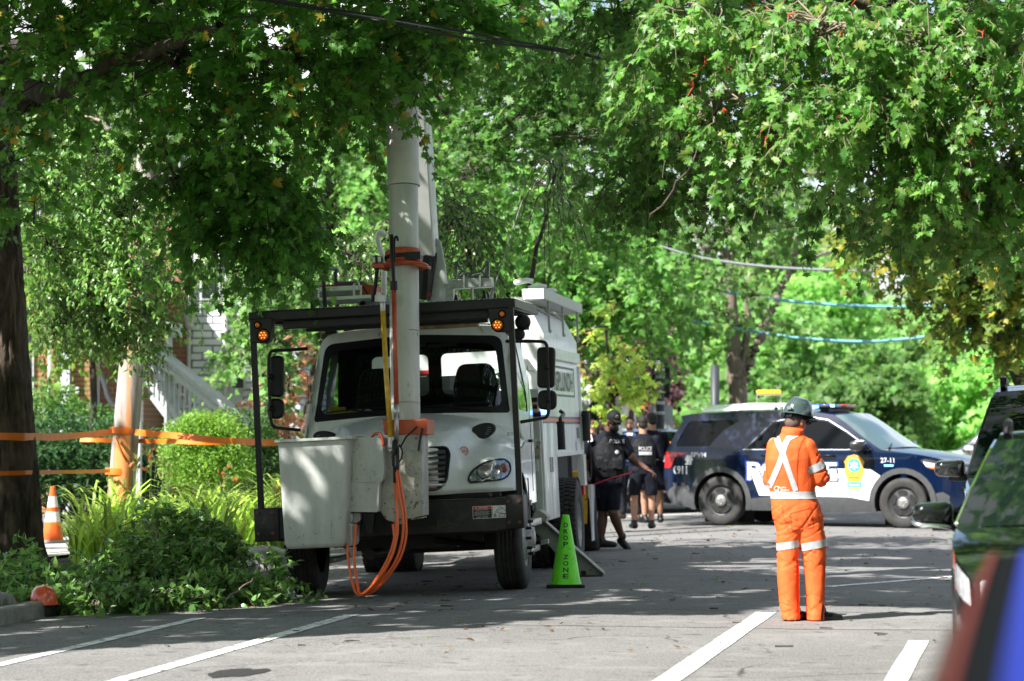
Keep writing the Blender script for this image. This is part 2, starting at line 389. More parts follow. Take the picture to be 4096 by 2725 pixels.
# pothole left of the centre foreground
pc = ground(238, 673); b = MB(); P = [(pc.x + (.20 + .08 * noise.noise(Vector((math.cos(a) * 1.5, math.sin(a) * 1.5, 3)))) * math.cos(a), pc.y + (.32 + .2 * noise.noise(Vector((math.cos(a) * 2, math.sin(a) * 2, 8)))) * math.sin(a)) for a in np.linspace(0, 2 * math.pi, 28)[:-1]]
b.add([(x, y, gz(x) + .004) for x, y in P], [tuple(range(len(P)))]); o = b.build('road_patch', mat('tar', (.016, .016, .016), .8, c2=(.05, .05, .048), nscale=25, bump=1, bscale=60)); o['kind'] = 'structure'
# ------------------------------------------------------------ houses beyond the left garden
def brick_mat(name, c1, c2, mortar, sc=1., rough=.85, bw=.20, bh=.068, ms=.010):
    m = bpy.data.materials.new(name); m.use_nodes = True; t = m.node_tree; b = t.nodes['Principled BSDF']; b.inputs['Roughness'].default_value = rough
    tc = t.nodes.new('ShaderNodeTexCoord'); mp = t.nodes.new('ShaderNodeMapping'); mp.inputs['Rotation'].default_value = (rad(90), 0, 0); t.links.new(tc.outputs['Object'], mp.inputs[0])
    k = t.nodes.new('ShaderNodeTexBrick'); t.links.new(mp.outputs[0], k.inputs['Vector']); k.inputs['Scale'].default_value = 1 / sc
    k.inputs['Color1'].default_value = (*c1, 1); k.inputs['Color2'].default_value = (*c2, 1); k.inputs['Mortar'].default_value = (*mortar, 1)
    k.inputs['Brick Width'].default_value = bw; k.inputs['Row Height'].default_value = bh; k.inputs['Mortar Size'].default_value = ms
    t.links.new(k.outputs['Color'], b.inputs['Base Color']); u = t.nodes.new('ShaderNodeBump'); u.inputs['Distance'].default_value = .01; u.invert = True
    t.links.new(k.outputs['Fac'], u.inputs['Height']); t.links.new(u.outputs[0], b.inputs['Normal']); MATS[name] = m; return m
M_wbrick = brick_mat('white_brick', (.78, .80, .84), (.68, .71, .76), (.20, .21, .23), 1.0, bw=.42, bh=.15, ms=.018)
M_bbrick = brick_mat('brown_brick', (.30, .135, .07), (.22, .10, .055), (.30, .22, .17), 1.0, bw=.30, bh=.10, ms=.012)
M_obrick = brick_mat('ochre_brick', (.36, .20, .075), (.30, .165, .06), (.15, .09, .045), 1.0, bw=.8, bh=.09, ms=.014)
M_rbrick = brick_mat('red_brick', (.42, .12, .07), (.36, .10, .06), (.4, .25, .2), 1.0)
M_grayp = mat('grey_painted_wood', (.58, .62, .63), .55, c2=(.48, .52, .53), nscale=6)
M_whitep = mat('white_painted_wood', (.62, .63, .63), .55, c2=(.5, .51, .51), nscale=4)
M_darkwin = mat('window_glass', (.02, .025, .03), .06, spec=.8)
M_roof = mat('roof_felt', (.06, .055, .05), .9, c2=(.1, .09, .085), nscale=8)
def HB(zc, base=-.126):      # camera-facing building frame, origin on the ground on the sight axis
    p = CAM + FWD * zc; return Matrix.Translation((p.x, p.y, base)) @ Matrix.Rotation(YAW, 4, 'Z')
def hx(u, zc): return (u - 512) / FPX * zc * math.cos(PITCH) if False else (u - 512) / FPX * zc
def hz(v, zc, base=-.126): return CAM.z - base + (422 - v) / FPX * zc
def wall_box(b, u0, u1, v0, v1, zc, y0=0., y1=None, D=5.):
    b.bb((hx(u0, zc), y0, hz(v1, zc)), (hx(u1, zc), (y0 + D) if y1 is None else y1, hz(v0, zc)))
def house_left():
    zc = 56.; H = thing('brick_house', 'ochre brick house with grey pillars behind the dark hedge', 'house', mtx=HB(zc))
    b = MB(); b.bb((hx(-190, zc), 0, 0), (hx(96, zc), 9, 4.6)); b.build('wall', M_obrick, H)
    b = MB(); b.bb((hx(97, zc), .5, 0), (hx(140, zc), 3.4, 4.6)); b.build('side_wall', M_bbrick, H)
    b = MB(); b.bb((hx(-194, zc), -.35, 4.6), (hx(142, zc), 3.6, 4.85)); b.build('roof', M_roof, H)
    for a, c in ((62, 71), (-60, -51)):
        b = MB(); b.bb((hx(a, zc), -.2, 0), (hx(c, zc), -.01, 4.58)); b.build('pillar', M_grayp, H)
    b = MB(); b.cyl((hx(50.5, zc), -.1, 0), (hx(50.5, zc), -.1, 4.5), .035); b.build('downspout', M_whitep, H)
    for a, c in ((92.5, 95.5), (99.5, 102)):
        b = MB(); b.bb((hx(a, zc), -.3, 0), (hx(c, zc), -.22, 4.55)); b.build('post', mat('dark_painted_metal', (.05, .055, .06), .5), H)
    b = MB(); b.bb((hx(76, zc), -.12, hz(394, zc)), (hx(79.5, zc), -.01, hz(387, zc))); b.build('house_number_plate', M_whitep, H)
    b = MB(); b.bb((hx(76, zc), -.2, hz(419, zc)), (hx(85, zc), -.01, hz(409, zc))); b.build('meter_box', mat('meter_grey', (.3, .31, .3), .5), H, bevel=.02)
    for u0, u1, v0, v1 in ((10, 34, 320, 400), (-40, -10, 320, 400), (75, 88, 300, 352)):
        w_ = MB(); w_.bb((hx(u0, zc), -.06, hz(v1, zc)), (hx(u1, zc), -.01, hz(v0, zc))); wo_ = w_.build('window', M_whitep, H)
        q = MB(); q.bb((hx(u0 + 2, zc), -.075, hz(v1 - 2, zc)), (hx(u1 - 2, zc), -.061, hz(v0 + 2, zc))); q.build('pane', M_darkwin, wo_)
    b = MB()   # curved stair rail seen as a dark sweeping strip
    pts = [atz(u, v, zc - .8) for u, v in ((100, 372), (105, 385), (108, 396), (112, 404), (118, 412), (122, 424))]
    b.tube(catmull(pts, 4), .05); b.build('stair_rail', mat('dark_painted_metal', (.05, .055, .06), .5), H, world=True)
house_left()
def house_white():
    zc = 60.; H = thing('brick_house', 'pale grey painted brick house with an outside staircase behind the pole', 'house', mtx=HB(zc))
    b = MB(); b.bb((hx(191, zc), 0, 0), (hx(300, zc), 9, 6.5)); b.build('wall', M_wbrick, H)
    b = MB(); b.bb((hx(144, zc), -.15, 0), (hx(190, zc), 9, 6.5)); b.build('wing_wall', M_bbrick, H)
    b = MB(); b.bb((hx(140, zc), -.45, 6.5), (hx(303, zc), 9.2, 6.75)); b.build('roof', M_roof, H)
    b = MB(); b.cyl((hx(226, zc), -.1, 0), (hx(226, zc), -.1, 6.4), .06); b.cyl((hx(190, zc), -.22, 0), (hx(190, zc), -.22, 6.4), .04); b.lathe([(.07, 0), (.11, .2), (.11, .3)], (hx(190, zc), -.22, hz(328, zc)), n=10); b.build('downspout', M_whitep, H)
    b = MB(); b.bb((hx(228.5, zc), -.05, 0), (hx(243, zc), -.01, hz(366, zc))); b.build('door_surround', M_grayp, H)
    for u0, u1, v0, v1 in ((231, 246, 352, 390), (252, 275, 340, 395), (250, 276, 262, 310), (200, 220, 262, 300)):
        w_ = MB(); w_.bb((hx(u0, zc), -.12, hz(v1, zc)), (hx(u1, zc), -.011, hz(v0, zc))); wo_ = w_.build('window', M_whitep, H)
        q = MB(); q.bb((hx(u0 + 2, zc), -.135, hz(v1 - 2, zc)), (hx(u1 - 2, zc), -.121, hz(v0 + 2, zc))); q.build('pane', M_darkwin, wo_)
    # sign with its visible letters, high on the wall
    b = MB(); b.bb((hx(184, zc), -.3, hz(264, zc)), (hx(216, zc), -.24, hz(243, zc))); s_ = b.build('sign_board', mat('sign_white', (.78, .78, .78), .4), H)
    b = MB(); cx = hx(191.5, zc); czz = hz(256.5, zc); text_on(b, 'PA', .20 * 1.0, .15, lambda x, y: Vector((cx + x, -.305, czz + y))); b.build('lettering', mat('sign_black', (.02, .02, .02), .5), s_)
    # staircase in front of the wall
    ys_ = -9.; zs = zc + ys_   # 51 m away
    X = lambda u: hx(u, zs); Z = lambda v: hz(v, zs)
    S = MB(); S.bb((X(136), ys_, Z(335.5)), (X(174), ys_ + 1.3, Z(322))); st = S.build('staircase', M_grayp, H)
    b = MB(); b.bb((X(166.5), ys_ + .02, 0), (X(171.5), ys_ + .12, Z(335.6))); b.bb((X(138), ys_ + .02, 0), (X(142), ys_ + .12, Z(335.6))); b.bb((X(157), ys_ + 1.1, 0), (X(161), ys_ + 1.2, Z(335.6))); b.build('post', M_grayp, st)
    for k, dy in enumerate((0.0, 1.05)):
        b = MB()
        for (ua, va, ub, vb, th) in ((150, 346, 250, 425, .10), (150, 356, 250, 435, .07)):
            p = Vector((X(ua), ys_ - .1 + dy, Z(va))); q = Vector((X(ub), ys_ - .1 + dy, Z(vb))); b.tube([p, q], th * .7, 6)
        for i in range(20):
            t = i / 20; x = lerp(X(150), X(250), t); zt = lerp(Z(350), Z(429), t); b.bb((x - .011, ys_ - .12 + dy, max(0, zt - .75)), (x + .011, ys_ - .08 + dy, zt))
        b.build('railing', M_grayp, st)
    b = MB(); p = Vector((X(146), ys_ + .5, Z(338))); q = Vector((X(228), ys_ + .5, 0)); n = 15
    for i in range(n):
        t = (i + .5) / n; c = p.lerp(q, t); b.bb((c.x - .16, ys_, c.z - .03), (c.x + .16, ys_ + 1, c.z + .01))
    for dy in (0, 1.0): b.tube([p + Vector((0, -.5 + dy, -.12)), q + Vector((0, -.5 + dy, -.05))], .09, 4)
    b.build('tread', M_grayp, st)
    b = MB();
    for (ua, va, ub, vb) in ((136, 380, 180, 432), (141, 395, 172, 436)):
        b.tube([Vector((X(ua), ys_ + 1.5, Z(va))), Vector((X(ub), ys_ + 1.5, Z(vb)))], .06, 6)
    b.build('lower_rail', M_grayp, st)
house_white()
def brick_block(label, u0, u1, vt, zc, m, cat='building', win=(), group=None):
    H = thing('brick_building', label, cat, mtx=HB(zc, 0)); b = MB(); b.bb((hx(u0, zc), 0, -.3), (hx(u1, zc), 8, hz(vt, zc, 0))); b.build('wall', m, H)
    b = MB(); b.bb((hx(u0, zc) - .2, -.2, hz(vt, zc, 0)), (hx(u1, zc) + .2, 8.2, hz(vt, zc, 0) + .3)); b.build('roof', M_whitep, H)
    for a, c, d, e in win:
        w_ = MB(); w_.bb((hx(a, zc), -.08, hz(e, zc, 0)), (hx(c, zc), -.01, hz(d, zc, 0))); wo_ = w_.build('window', M_whitep, H)
        q = MB(); q.bb((hx(a + 1, zc), -.095, hz(e - 1, zc, 0)), (hx(c - 1, zc), -.081, hz(d + 1, zc, 0))); q.build('pane', M_darkwin, wo_)
    return H
brick_block('red brick building glimpsed between the trees behind the police vehicle', 915, 1010, 385, 92, M_rbrick, win=((952, 960, 410, 425), (975, 990, 405, 425)))
brick_block('red brick building glimpsed behind the traffic lights and the young tree', 560, 625, 330, 88, M_rbrick, win=((585, 592, 350, 372), (603, 612, 350, 372)))
# ============================================================ BUCKET TRUCK
M_white = mat('truck_white_paint', (.74, .76, .74), .28, c2=(.60, .62, .59), nscale=4, stretch=(1, 1, .4), coat=.5, dirt=((.38, .36, .30), 16, .68))
M_white2 = mat('body_white_paint', (.80, .81, .80), .38, c2=(.64, .65, .62), nscale=5, stretch=(1, 1, .3), coat=.2, dirt=((.34, .30, .25), 11, .70))
M_fib = mat('fibreglass_grey', (.50, .52, .49), .42, c2=(.38, .395, .37), nscale=6, stretch=(1, 1, .3), bump=.15, bscale=14, dirt=((.20, .20, .19), 22, .67))
M_fibd = mat('fibreglass_dirty', (.46, .46, .41), .6, c2=(.28, .265, .22), nscale=5, bump=.3, bscale=20, dirt=((.12, .09, .06), 24, .62))
M_blk = mat('black_steel', (.006, .006, .007), .42, c2=(.016, .015, .014), nscale=7, bump=.1, bscale=30, spec=.35)
M_blkr = mat('black_steel_rusty', (.008, .008, .008), .5, c2=(.05, .03, .02), nscale=5, mixlo=.5, mixhi=.7, bump=.2)
M_blkp = mat('black_plastic', (.006, .006, .007), .45, spec=.35)
M_rub = mat('tyre_rubber', (.018, .018, .018), .75, c2=(.04, .038, .035), nscale=9, bump=.2, bscale=50)
M_rim = mat('painted_rim', (.45, .46, .46), .4, c2=(.25, .24, .22), nscale=9, metal=.2)
M_steel = mat('bare_steel', (.50, .50, .49), .38, metal=.8, c2=(.3, .29, .28), nscale=10)
M_gal = mat('galvanised_steel', (.42, .44, .43), .42, metal=.6, c2=(.30, .32, .31), nscale=18)
M_org = mat('orange_plastic', (.52, .09, .025), .42, c2=(.36, .06, .02), nscale=6)
M_hose = mat('orange_hose', (.72, .12, .02), .38)
M_yel = mat('yellow_pole', (.60, .36, .02), .35, c2=(.38, .22, .02), nscale=12)
M_amber = mat('amber_lens', (.9, .20, .01), .2, coat=.6)
M_red = mat('red_print', (.55, .02, .02), .5)
M_ink = mat('black_print', (.012, .012, .012), .5)
M_paper = mat('white_print', (.75, .75, .74), .45)
M_dark = mat('dark_interior', (.012, .012, .013), .8)
def glass_mat(name, tint=(.55, .6, .58), rough=.02, base=.08):
    m = bpy.data.materials.new(name); m.use_nodes = True; t = m.node_tree; t.nodes.clear(); o = t.nodes.new('ShaderNodeOutputMaterial')
    tr = t.nodes.new('ShaderNodeBsdfTransparent'); tr.inputs[0].default_value = (*tint, 1); gl = t.nodes.new('ShaderNodeBsdfGlossy'); gl.inputs['Roughness'].default_value = rough
    f = t.nodes.new('ShaderNodeFresnel'); f.inputs[0].default_value = 1.5; a = t.nodes.new('ShaderNodeMath'); a.operation = 'ADD'; a.inputs[1].default_value = base; a.use_clamp = True
    t.links.new(f.outputs[0], a.inputs[0]); x = t.nodes.new('ShaderNodeMixShader'); t.links.new(a.outputs[0], x.inputs[0]); t.links.new(tr.outputs[0], x.inputs[1]); t.links.new(gl.outputs[0], x.inputs[2]); t.links.new(x.outputs[0], o.inputs[0])
    MATS[name] = m; return m
M_glass = glass_mat('clear_glass', (.62, .68, .66), base=.05)
M_tint = mat('tinted_glass', (.003, .004, .005), .05, spec=.28)
TR = thing('bucket_truck', 'white bucket truck parked facing the camera with its grey bucket hanging in front', 'bucket truck', mtx=TRK)
def Tp(u, v, y): return T(u, v, y)
def EX(b, pts, y0, y1, r=0., n=4):
    P = [(T(u, v, y0).x, T(u, v, y0).z) for u, v in pts]
    if r: P = rounded(P, r, n)
    b.prism(P, lambda x, z, t: Vector((x, y0 if t == 0 else y1, z)), 1); return b
# --- hood: nose-to-windshield profiles blended across the width
PC = [(.42, 1.735), (.2, 1.70), (-.1, 1.635), (-.38, 1.56), (-.58, 1.48), (-.68, 1.40), (-.73, 1.28), (-.76, 1.1), (-.77, .99), (-.75, .955)]
PF = [(.42, 1.60), (.25, 1.47), (.0, 1.445), (-.22, 1.40), (-.40, 1.32), (-.52, 1.24), (-.60, 1.15), (-.64, 1.06), (-.66, .99), (-.64, .955)]
PE = [(.42, 1.40), (.25, 1.36), (.05, 1.35), (-.15, 1.31), (-.28, 1.25), (-.38, 1.19), (-.45, 1.12), (-.49, 1.04), (-.51, .98), (-.50, .955)]
def hood_pt(x, t):
    ax = abs(x); tw = t * (len(PC) - 1); i = min(int(tw), len(PC) - 2); f = tw - i
    def P(L):
        a, b = L[i], L[i + 1]; return Vector((a[0] + (b[0] - a[0]) * f, a[1] + (b[1] - a[1]) * f))
    edge = lerp(.80, .50, smoothstep(0, .55, t)); k = smoothstep(edge - .10, edge + .16, ax); k2 = smoothstep(.92, 1.15, ax)
    p = P(PC) * (1 - k) + P(PF) * k; p = p * (1 - k2) + P(PE) * k2
    crown = -.05 * (ax / .6) ** 2 * (1 - k) * (1 - t)
    return Vector((x * (1 + .0 * t), p[0] + .05 * (ax / 1.1) ** 2, p[1] + crown))
hb = MB(); nu, nv = 56, 60; xs_ = [lerp(-1.13, 1.13, i / nu) for i in range(nu + 1)]
hb.add([hood_pt(x, j / nv) for j in range(nv + 1) for x in xs_], [(j * (nu + 1) + i, j * (nu + 1) + i + 1, (j + 1) * (nu + 1) + i + 1, (j + 1) * (nu + 1) + i) for j in range(nv) for i in range(nu)])
hood = hb.build('hood', M_white, TR, smooth=True); sm = hood.modifiers.new('s', 'SMOOTH'); sm.iterations = 4; sm.factor = .5
so_ = hood.modifiers.new('sol', 'SOLIDIFY'); so_.thickness = .02; so_.offset = 1 if False else -1
def hood_side(sx):     # fender side skirt with wheel arch
    P = [(-.50, .955), (-.49, 1.04), (-.45, 1.12), (-.38, 1.19), (-.28, 1.25), (-.15, 1.31), (.05, 1.35), (.25, 1.36), (.42, 1.40), (.42, 1.9), (.52, 1.9), (.52, .72)]
    arch = [(.58 * math.cos(a), .52 + .60 * math.sin(a)) for a in np.linspace(rad(20), rad(133), 12)]
    P2 = P + arch; b = MB(); b.prism(P2, lambda y, z, t: Vector((sx * (1.135 if z < 1.45 else 1.04) - sx * .02 * t, y + .05, z)), 1); return b
for sx in (-1, 1): hood_side(sx).build('fender_skirt', M_white, TR)
bvh = lambda o: None
def on_hood(x, z):     # put a point on the hood's front by height
    best = min((abs(hood_pt(x, t / 80).z - z), t) for t in range(20, 81))[1]; return hood_pt(x, best / 80)
# grille
gp = rounded([(-.50, 1.40), (.50, 1.40), (.53, 1.34), (.50, 1.08), (.42, 1.0), (-.42, 1.0), (-.50, 1.08), (-.53, 1.34)], .05)
b = MB(); b.sheet(gp, [], .06, lambda x, z: Vector((x, on_hood(x * .9, z).y - .012, z))); gr = b.build('grille', M_dark, TR)
b = MB(); L = gp + [gp[0]]; b.tube([Vector((x, on_hood(x * .9, z).y - .02, z)) for x, z in L], .016, 6, False); b.build('grille_frame', M_blkp, gr)
b = MB()
for i in range(7):
    z = 1.045 + i * .052
    for xa, xb in ((-.49, -.02), (.02, .49)):
        n = 8
        for k in range(n):
            x0 = lerp(xa, xb, k / n); x1 = lerp(xa, xb, (k + 1) / n); b.box(((x0 + x1) / 2, on_hood(x0 * .9, z).y - .025, z), (x1 - x0 + .002, .05, .014), Matrix.Rotation(.35, 4, 'X'))
b.build('grille_slat', mat('slat_grey', (.10, .105, .11), .35), gr)
# headlights
for sx in (-1, 1):
    hp = rounded([(.69, 1.05), (.72, 1.15), (.84, 1.235), (1.02, 1.265), (1.085, 1.21), (1.09, 1.12), (1.03, 1.065)], .05)
    f3 = lambda x, z, o=.0: Vector((sx * x, on_hood(x, z).y - .055 - o + .05 * abs(x - .9), z))
    b = MB(); b.sheet([(p[0], p[1]) for p in hp], [], .04, lambda x, z: f3(x, z, .0)); hl = b.build('headlight', mat('lamp_bowl', (.20, .21, .22), .18, metal=.9, c2=(.6, .62, .64), nscale=14), TR, smooth=True)
    b = MB(); b.tube([f3(x, z, .004) for x, z in hp + [hp[0]]], .009, 6, False); b.build('lamp_surround', M_blkp, hl)
    b = MB(); b.lathe([(.0, 0), (.05, .01), (.062, .04)], f3(.86, 1.15, .02), (0, -1, 0), 20); b.lathe([(.0, 0), (.04, .01), (.05, .03)], f3(.985, 1.16, .02), (0, -1, 0), 20); b.build('reflector', M_steel, hl, smooth=True)
    b = MB(); b.ball(f3(1.03, 1.17, .02), (.035, .02, .05)); b.build('turn_signal', mat('signal_lens', (.35, .08, .03), .2), hl, smooth=True)
    b = MB(); b.tube([f3(.93, 1.08, .025), f3(.925, 1.16, .03), f3(.935, 1.235, .02)], .006, 6); b.tube([f3(.77, 1.07, .02), f3(.765, 1.15, .02)], .005, 6); b.build('bezel', M_steel, hl)
    # black vent high on the hood side
    vp = [(.77 + .13 * math.cos(a) + .05 * math.sin(a), 1.535 + .085 * math.sin(a)) for a in np.linspace(0, 2 * math.pi, 22)[:-1]]
    def vent3(x, z, o=0):
        k = min(range(0, 80), key=lambda t: (hood_pt(x + .05, t / 80).z - z) ** 2); q = hood_pt(x + .05, k / 80); return Vector((sx * x, min(q.y, -.02) - .04 - o, z))
    b = MB(); b.prism(vp, lambda x, z, t: vent3(x, z, 0 if t == 0 else -.10), 1); ve = b.build('hood_vent', M_blkp, TR, bevel=.008)
    b = MB()
    for i in range(5):
        z = 1.485 + i * .022; w_ = .10 * math.sqrt(max(.05, 1 - ((z - 1.53) / .075) ** 2)); c = .77 + (z - 1.53) * .6; b.box(((sx * c), vent3(c, z).y - .006, z), (2 * w_ * .9, .012, .008))
    b.build('vent_slat', mat('slat_grey', (.10, .105, .11), .35), ve)
# round badge and fleet number on the hood
c0 = Tp(461, 451.3, -.66); b = MB(); q = on_hood(.60, c0.z); cb = Vector((c0.x, min(q.y, on_hood(c0.x, c0.z).y) - .012, c0.z)); b.cyl(cb, cb + Vector((0, .02, 0)), .046, n=24); bd = b.build('round_badge', M_paper, TR)
b = MB(); b.lathe([(.045, 0), (.037, .0012)], cb, (0, -1, 0), 28)
b.box(cb + Vector((0, -.0015, 0)), (.075, .002, .006)); text_on(b, 'UNITED', .055, .014, lambda x, y: cb + Vector((x, -.003, y + .016))); text_on(b, 'CLEAN', .055, .014, lambda x, y: cb + Vector((x, -.003, y - .010))); text_on(b, 'No 1', .035, .012, lambda x, y: cb + Vector((x, -.003, y - .027))); b.build('badge_print', M_red, bd)
b = MB(); c1 = Tp(502.6, 432.3, .2); text_on(b, '887-3508', .125, .035, lambda x, y: Vector((c1.x + x * .95, .02 - .0 + .15 * x, c1.z + y)));
c1 = Vector((.985, .30, 1.505))
b = MB(); text_on(b, '887-3508', .12, .034, lambda x, y: Vector((1.02 + x * .5, .30 + x * .8 - .02, 1.50 + y))); b.build('fleet_number', M_ink, TR)
# --- cab
def ycab(x, z): return .36 + (z - 1.72) * .50 + .10 * (x / 1.05) ** 2 + .10 * (abs(x) / 1.06) ** 10
def xcab(z): return 1.06 - .10 * smoothstep(1.75, 2.6, z)
cabo = rounded([(-1.06, 1.35), (-1.055, 1.8), (-.985, 2.46), (-.90, 2.60), (0, 2.66), (.90, 2.60), (.985, 2.46), (1.055, 1.8), (1.06, 1.35)], [0, .1, .12, .12, .3, .12, .12, .1, 0])
ws = rounded([(-1.00, 1.71), (-.985, 1.80), (-.905, 2.50), (0, 2.555), (.905, 2.50), (.985, 1.80), (1.00, 1.71), (.5, 1.735), (0, 1.745), (-.5, 1.735)], [.08, .02, .10, .2, .10, .02, .08, .2, .2, .2])
b = MB(); b.sheet(cabo, [ws], .09, lambda x, z: Vector((x, ycab(x, z), z)))
for sx in (-1, 1):    # sides with the door glass cut out
    so = [(.40, .78), (.40, 1.72), (.60, 2.2), (.80, 2.52), (.92, 2.61), (1.80, 2.61), (1.86, 2.5), (1.86, .78)]
    wi = rounded([(.62, 1.74), (.84, 2.42), (1.42, 2.46), (1.42, 1.72)], .06)
    b.sheet(so, [wi], .12, lambda y, z: Vector((sx * (xcab(z) - (.06 if z > 2.55 else 0)), y + .10, z)))
rx = np.linspace(-1, 1, 17); ry = np.linspace(0, 1, 9)
b.add([Vector((x * .93, .86 + .12 + y * 1.0, 2.60 + .06 * (1 - x * x) + .03 * math.sin(y * math.pi))) for y in ry for x in rx], [(j * 17 + i, j * 17 + i + 1, (j + 1) * 17 + i + 1, (j + 1) * 17 + i) for j in range(8) for i in range(16)])
cabm = b.build('cab', M_white, TR, smooth=True)
bo = [(-1.05, .8), (-.97, 2.6), (.97, 2.6), (1.05, .8)]; h1 = rounded([(-.62, 1.95), (-.62, 2.38), (-.02, 2.38), (-.02, 1.95)], .07); h2 = rounded([(.12, 1.95), (.12, 2.38), (.86, 2.38), (.86, 1.95)], .07)
b = MB(); b.sheet(bo, [h1, h2], .25, lambda x, z: Vector((x, 1.95, z))); b.bb((-.95, .62, 1.3), (.95, 1.9, 1.33)); b.bb((-.98, .55, 1.4), (.98, .95, 1.70)); b.bb((-1.0, .5, .8), (1.0, 1.9, .83)); b.bb((-.93, .98, 2.56), (.93, 1.94, 2.575)); b.build('cab_interior', M_dark, TR)
for cx in (.52, -.5):
    b = MB(); P = rounded([(-.25, 1.45), (-.24, 2.0), (-.17, 2.25), (.17, 2.25), (.24, 2.0), (.25, 1.45)], .08); b.prism(P, lambda x, z, t: Vector((cx + x, 1.55 + .14 * t, z)), 1); b.box((cx, 1.35, 1.45), (.5, .5, .14)); b.build('seat', mat('seat_cloth', (.018, .018, .02), .9), TR, bevel=.03)
b = MB(); b.lathe([(.20, -.012), (.212, 0), (.20, .012)], (.52, 1.06, 1.80), (0, -.5, .85), 28); b.box((.52, 1.06, 1.79), (.38, .03, .03)); b.build('steering_wheel', M_blkp, TR)
b = MB(); b.sheet(ws, [], .10, lambda x, z: Vector((x * .995, ycab(x, z) + .012, z))); wsh = b.build('windshield', M_glass, TR, smooth=True)
fr = MB(); inner = rounded([(-.93, 1.78), (-.845, 2.42), (0, 2.475), (.845, 2.42), (.93, 1.78), (.4, 1.80), (-.4, 1.80)], [.1, .12, .3, .12, .1, .2, .2]); fr.sheet(ws, [inner], .06, lambda x, z: Vector((x, ycab(x, z) + .004, z))); fr.build('windshield_seal', M_blkp, wsh, smooth=True)
for x0, x1 in ((-.86, -.12), (.05, .80)):   # wipers lying on the glass foot
    b = MB(); zz_ = lambda x: 1.80 + .03 * math.sin((x - x0) * 3); pts = [Vector((x, ycab(x, zz_(x)) - .02, zz_(x))) for x in np.linspace(x0, x1, 7)]; b.tube(pts, .008, 6); b.tube([pts[2], Vector((x1 + .02, ycab(x1, 1.74) - .02, 1.735))], .010, 6); b.build('wiper', M_blkp, TR)
b = MB();
for x0, x1, z0 in ((.0, .14, 2.425), (.16, .30, 2.41), (.30, .46, 2.415)): b.add([Vector((x, ycab(x, z) + .020, z)) for x, z in ((x0, z0), (x1, z0), (x1, z0 + .035), (x0, z0 + .035))], [(0, 1, 2, 3)])
b.build('windshield_sticker', mat('pale_sticker', (.16, .18, .17), .6), wsh)
for sx in (-1, 1):
    b = MB(); wi = rounded([(.62, 1.74), (.84, 2.42), (1.42, 2.46), (1.42, 1.72)], .06); b.sheet(wi, [], .2, lambda y, z: Vector((sx * (xcab(z) - .008), y + .10, z))); b.build('door_window', M_glass, TR)
    b = MB()
    for y in (.62, 1.66): b.box((sx * 1.064, y, 1.55), (.004, .008, 1.3))
    b.box((sx * 1.08, 1.50, 1.42), (.04, .14, .03)); b.build('door_trim', M_blkp, TR)
    b = MB(); b.bb((sx * 1.02 - .11, .75, .55), (sx * 1.02 + .11, 1.7, .62)); b.bb((sx * 1.0 - .1, .75, .28), (sx * 1.0 + .1, 1.7, .34)); b.build('cab_step', M_steel, TR, bevel=.01)
# clutter on the dash
b = MB(); b.box((-.78, .68, 1.83), (.16, .08, .05), Matrix.Rotation(.2, 4, 'Z')); b.box((-.72, .66, 1.80), (.24, .06, .02)); b.build('yellow_tool', mat('yellow_plastic', (.7, .42, .02), .4), TR)
b = MB(); b.ball((-.60, .70, 1.785), (.08, .06, .05)); b.ball((-.48, .72, 1.78), (.06, .05, .04)); b.ball((-.90, .64, 1.78), (.05, .04, .06)); b.build('crumpled_paper', M_paper, TR)
b = MB(); b.box((-.70, .64, 1.762), (.26, .08, .02)); b.build('red_folder', M_red, TR)
# --- bumper, frame and chassis
b = MB(); P = [(-1.24, .90), (1.24, .90), (1.24, .60), (1.0, .56), (-1.0, .56), (-1.24, .60)]; b.prism(P, lambda x, z, t: Vector((x, -.98 + .30 * t - (.0 if z < .89 else .0), z)), 1); bmp = b.build('bumper', M_blkr, TR, bevel=.03)
b = MB(); b.bb((.10, -1.0, .66), (.42, -.975, .80)); b.bb((-.42, -1.0, .66), (-.1, -.975, .80)); b.build('bumper_opening', M_dark, bmp)
b = MB(); b.bb((1.09, -1.02, .60), (1.26, -.70, .915)); b.bb((-1.34, -1.02, .58), (-1.10, -.70, .90)); b.build('bumper_end', M_blkr, bmp, bevel=.01)
b = MB()
for x in (1.12, 1.22, -1.30, -1.16):
    for z in (.66, .86): b.cyl((x, -1.035, z), (x, -1.0, z), .018, n=8)
b.build('bolt', mat('rusty_iron', (.12, .055, .03), .8), bmp)
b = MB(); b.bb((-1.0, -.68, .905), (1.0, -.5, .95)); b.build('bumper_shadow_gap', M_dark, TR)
# danger decal on the bumper
a = Tp(473, 519, -.985); c = Tp(507, 505, -.985); x0, x1, z0, z1 = a.x, c.x, a.z, c.z; xm = lerp(x0, x1, .55)
b = MB(); b.bb((x0, -.985, z0), (x1, -.9815, z1)); dec = b.build('warning_decal', M_paper, bmp)
b = MB(); b.bb((x0 + .004, -.9875, z0 + .004), (xm, -.9855, z1 - .028)); b.build('black_panel', M_ink, dec)
b = MB(); b.bb((x0 + .004, -.9875, z1 - .026), (xm, -.9855, z1 - .004)); b.build('red_panel', M_red, dec)
b = MB(); xc = (x0 + xm) / 2; text_on(b, 'DANGER', .09, .014, lambda x, y: Vector((xc + x + .01, -.989, z1 - .015 + y))); text_on(b, 'ELECTRICAL HAZARD', .12, .008, lambda x, y: Vector((xc + x, -.989, z1 - .036 + y))); text_on(b, 'KEEP CLEAR', .11, .012, lambda x, y: Vector((xc + x, -.989, z0 + .014 + y)))
b.add([Vector((x0 + .035 + p[0], -.989, z1 - .021 + p[1])) for p in ((-.008, 0), (.008, 0), (0, .012))], [(0, 1, 2)])
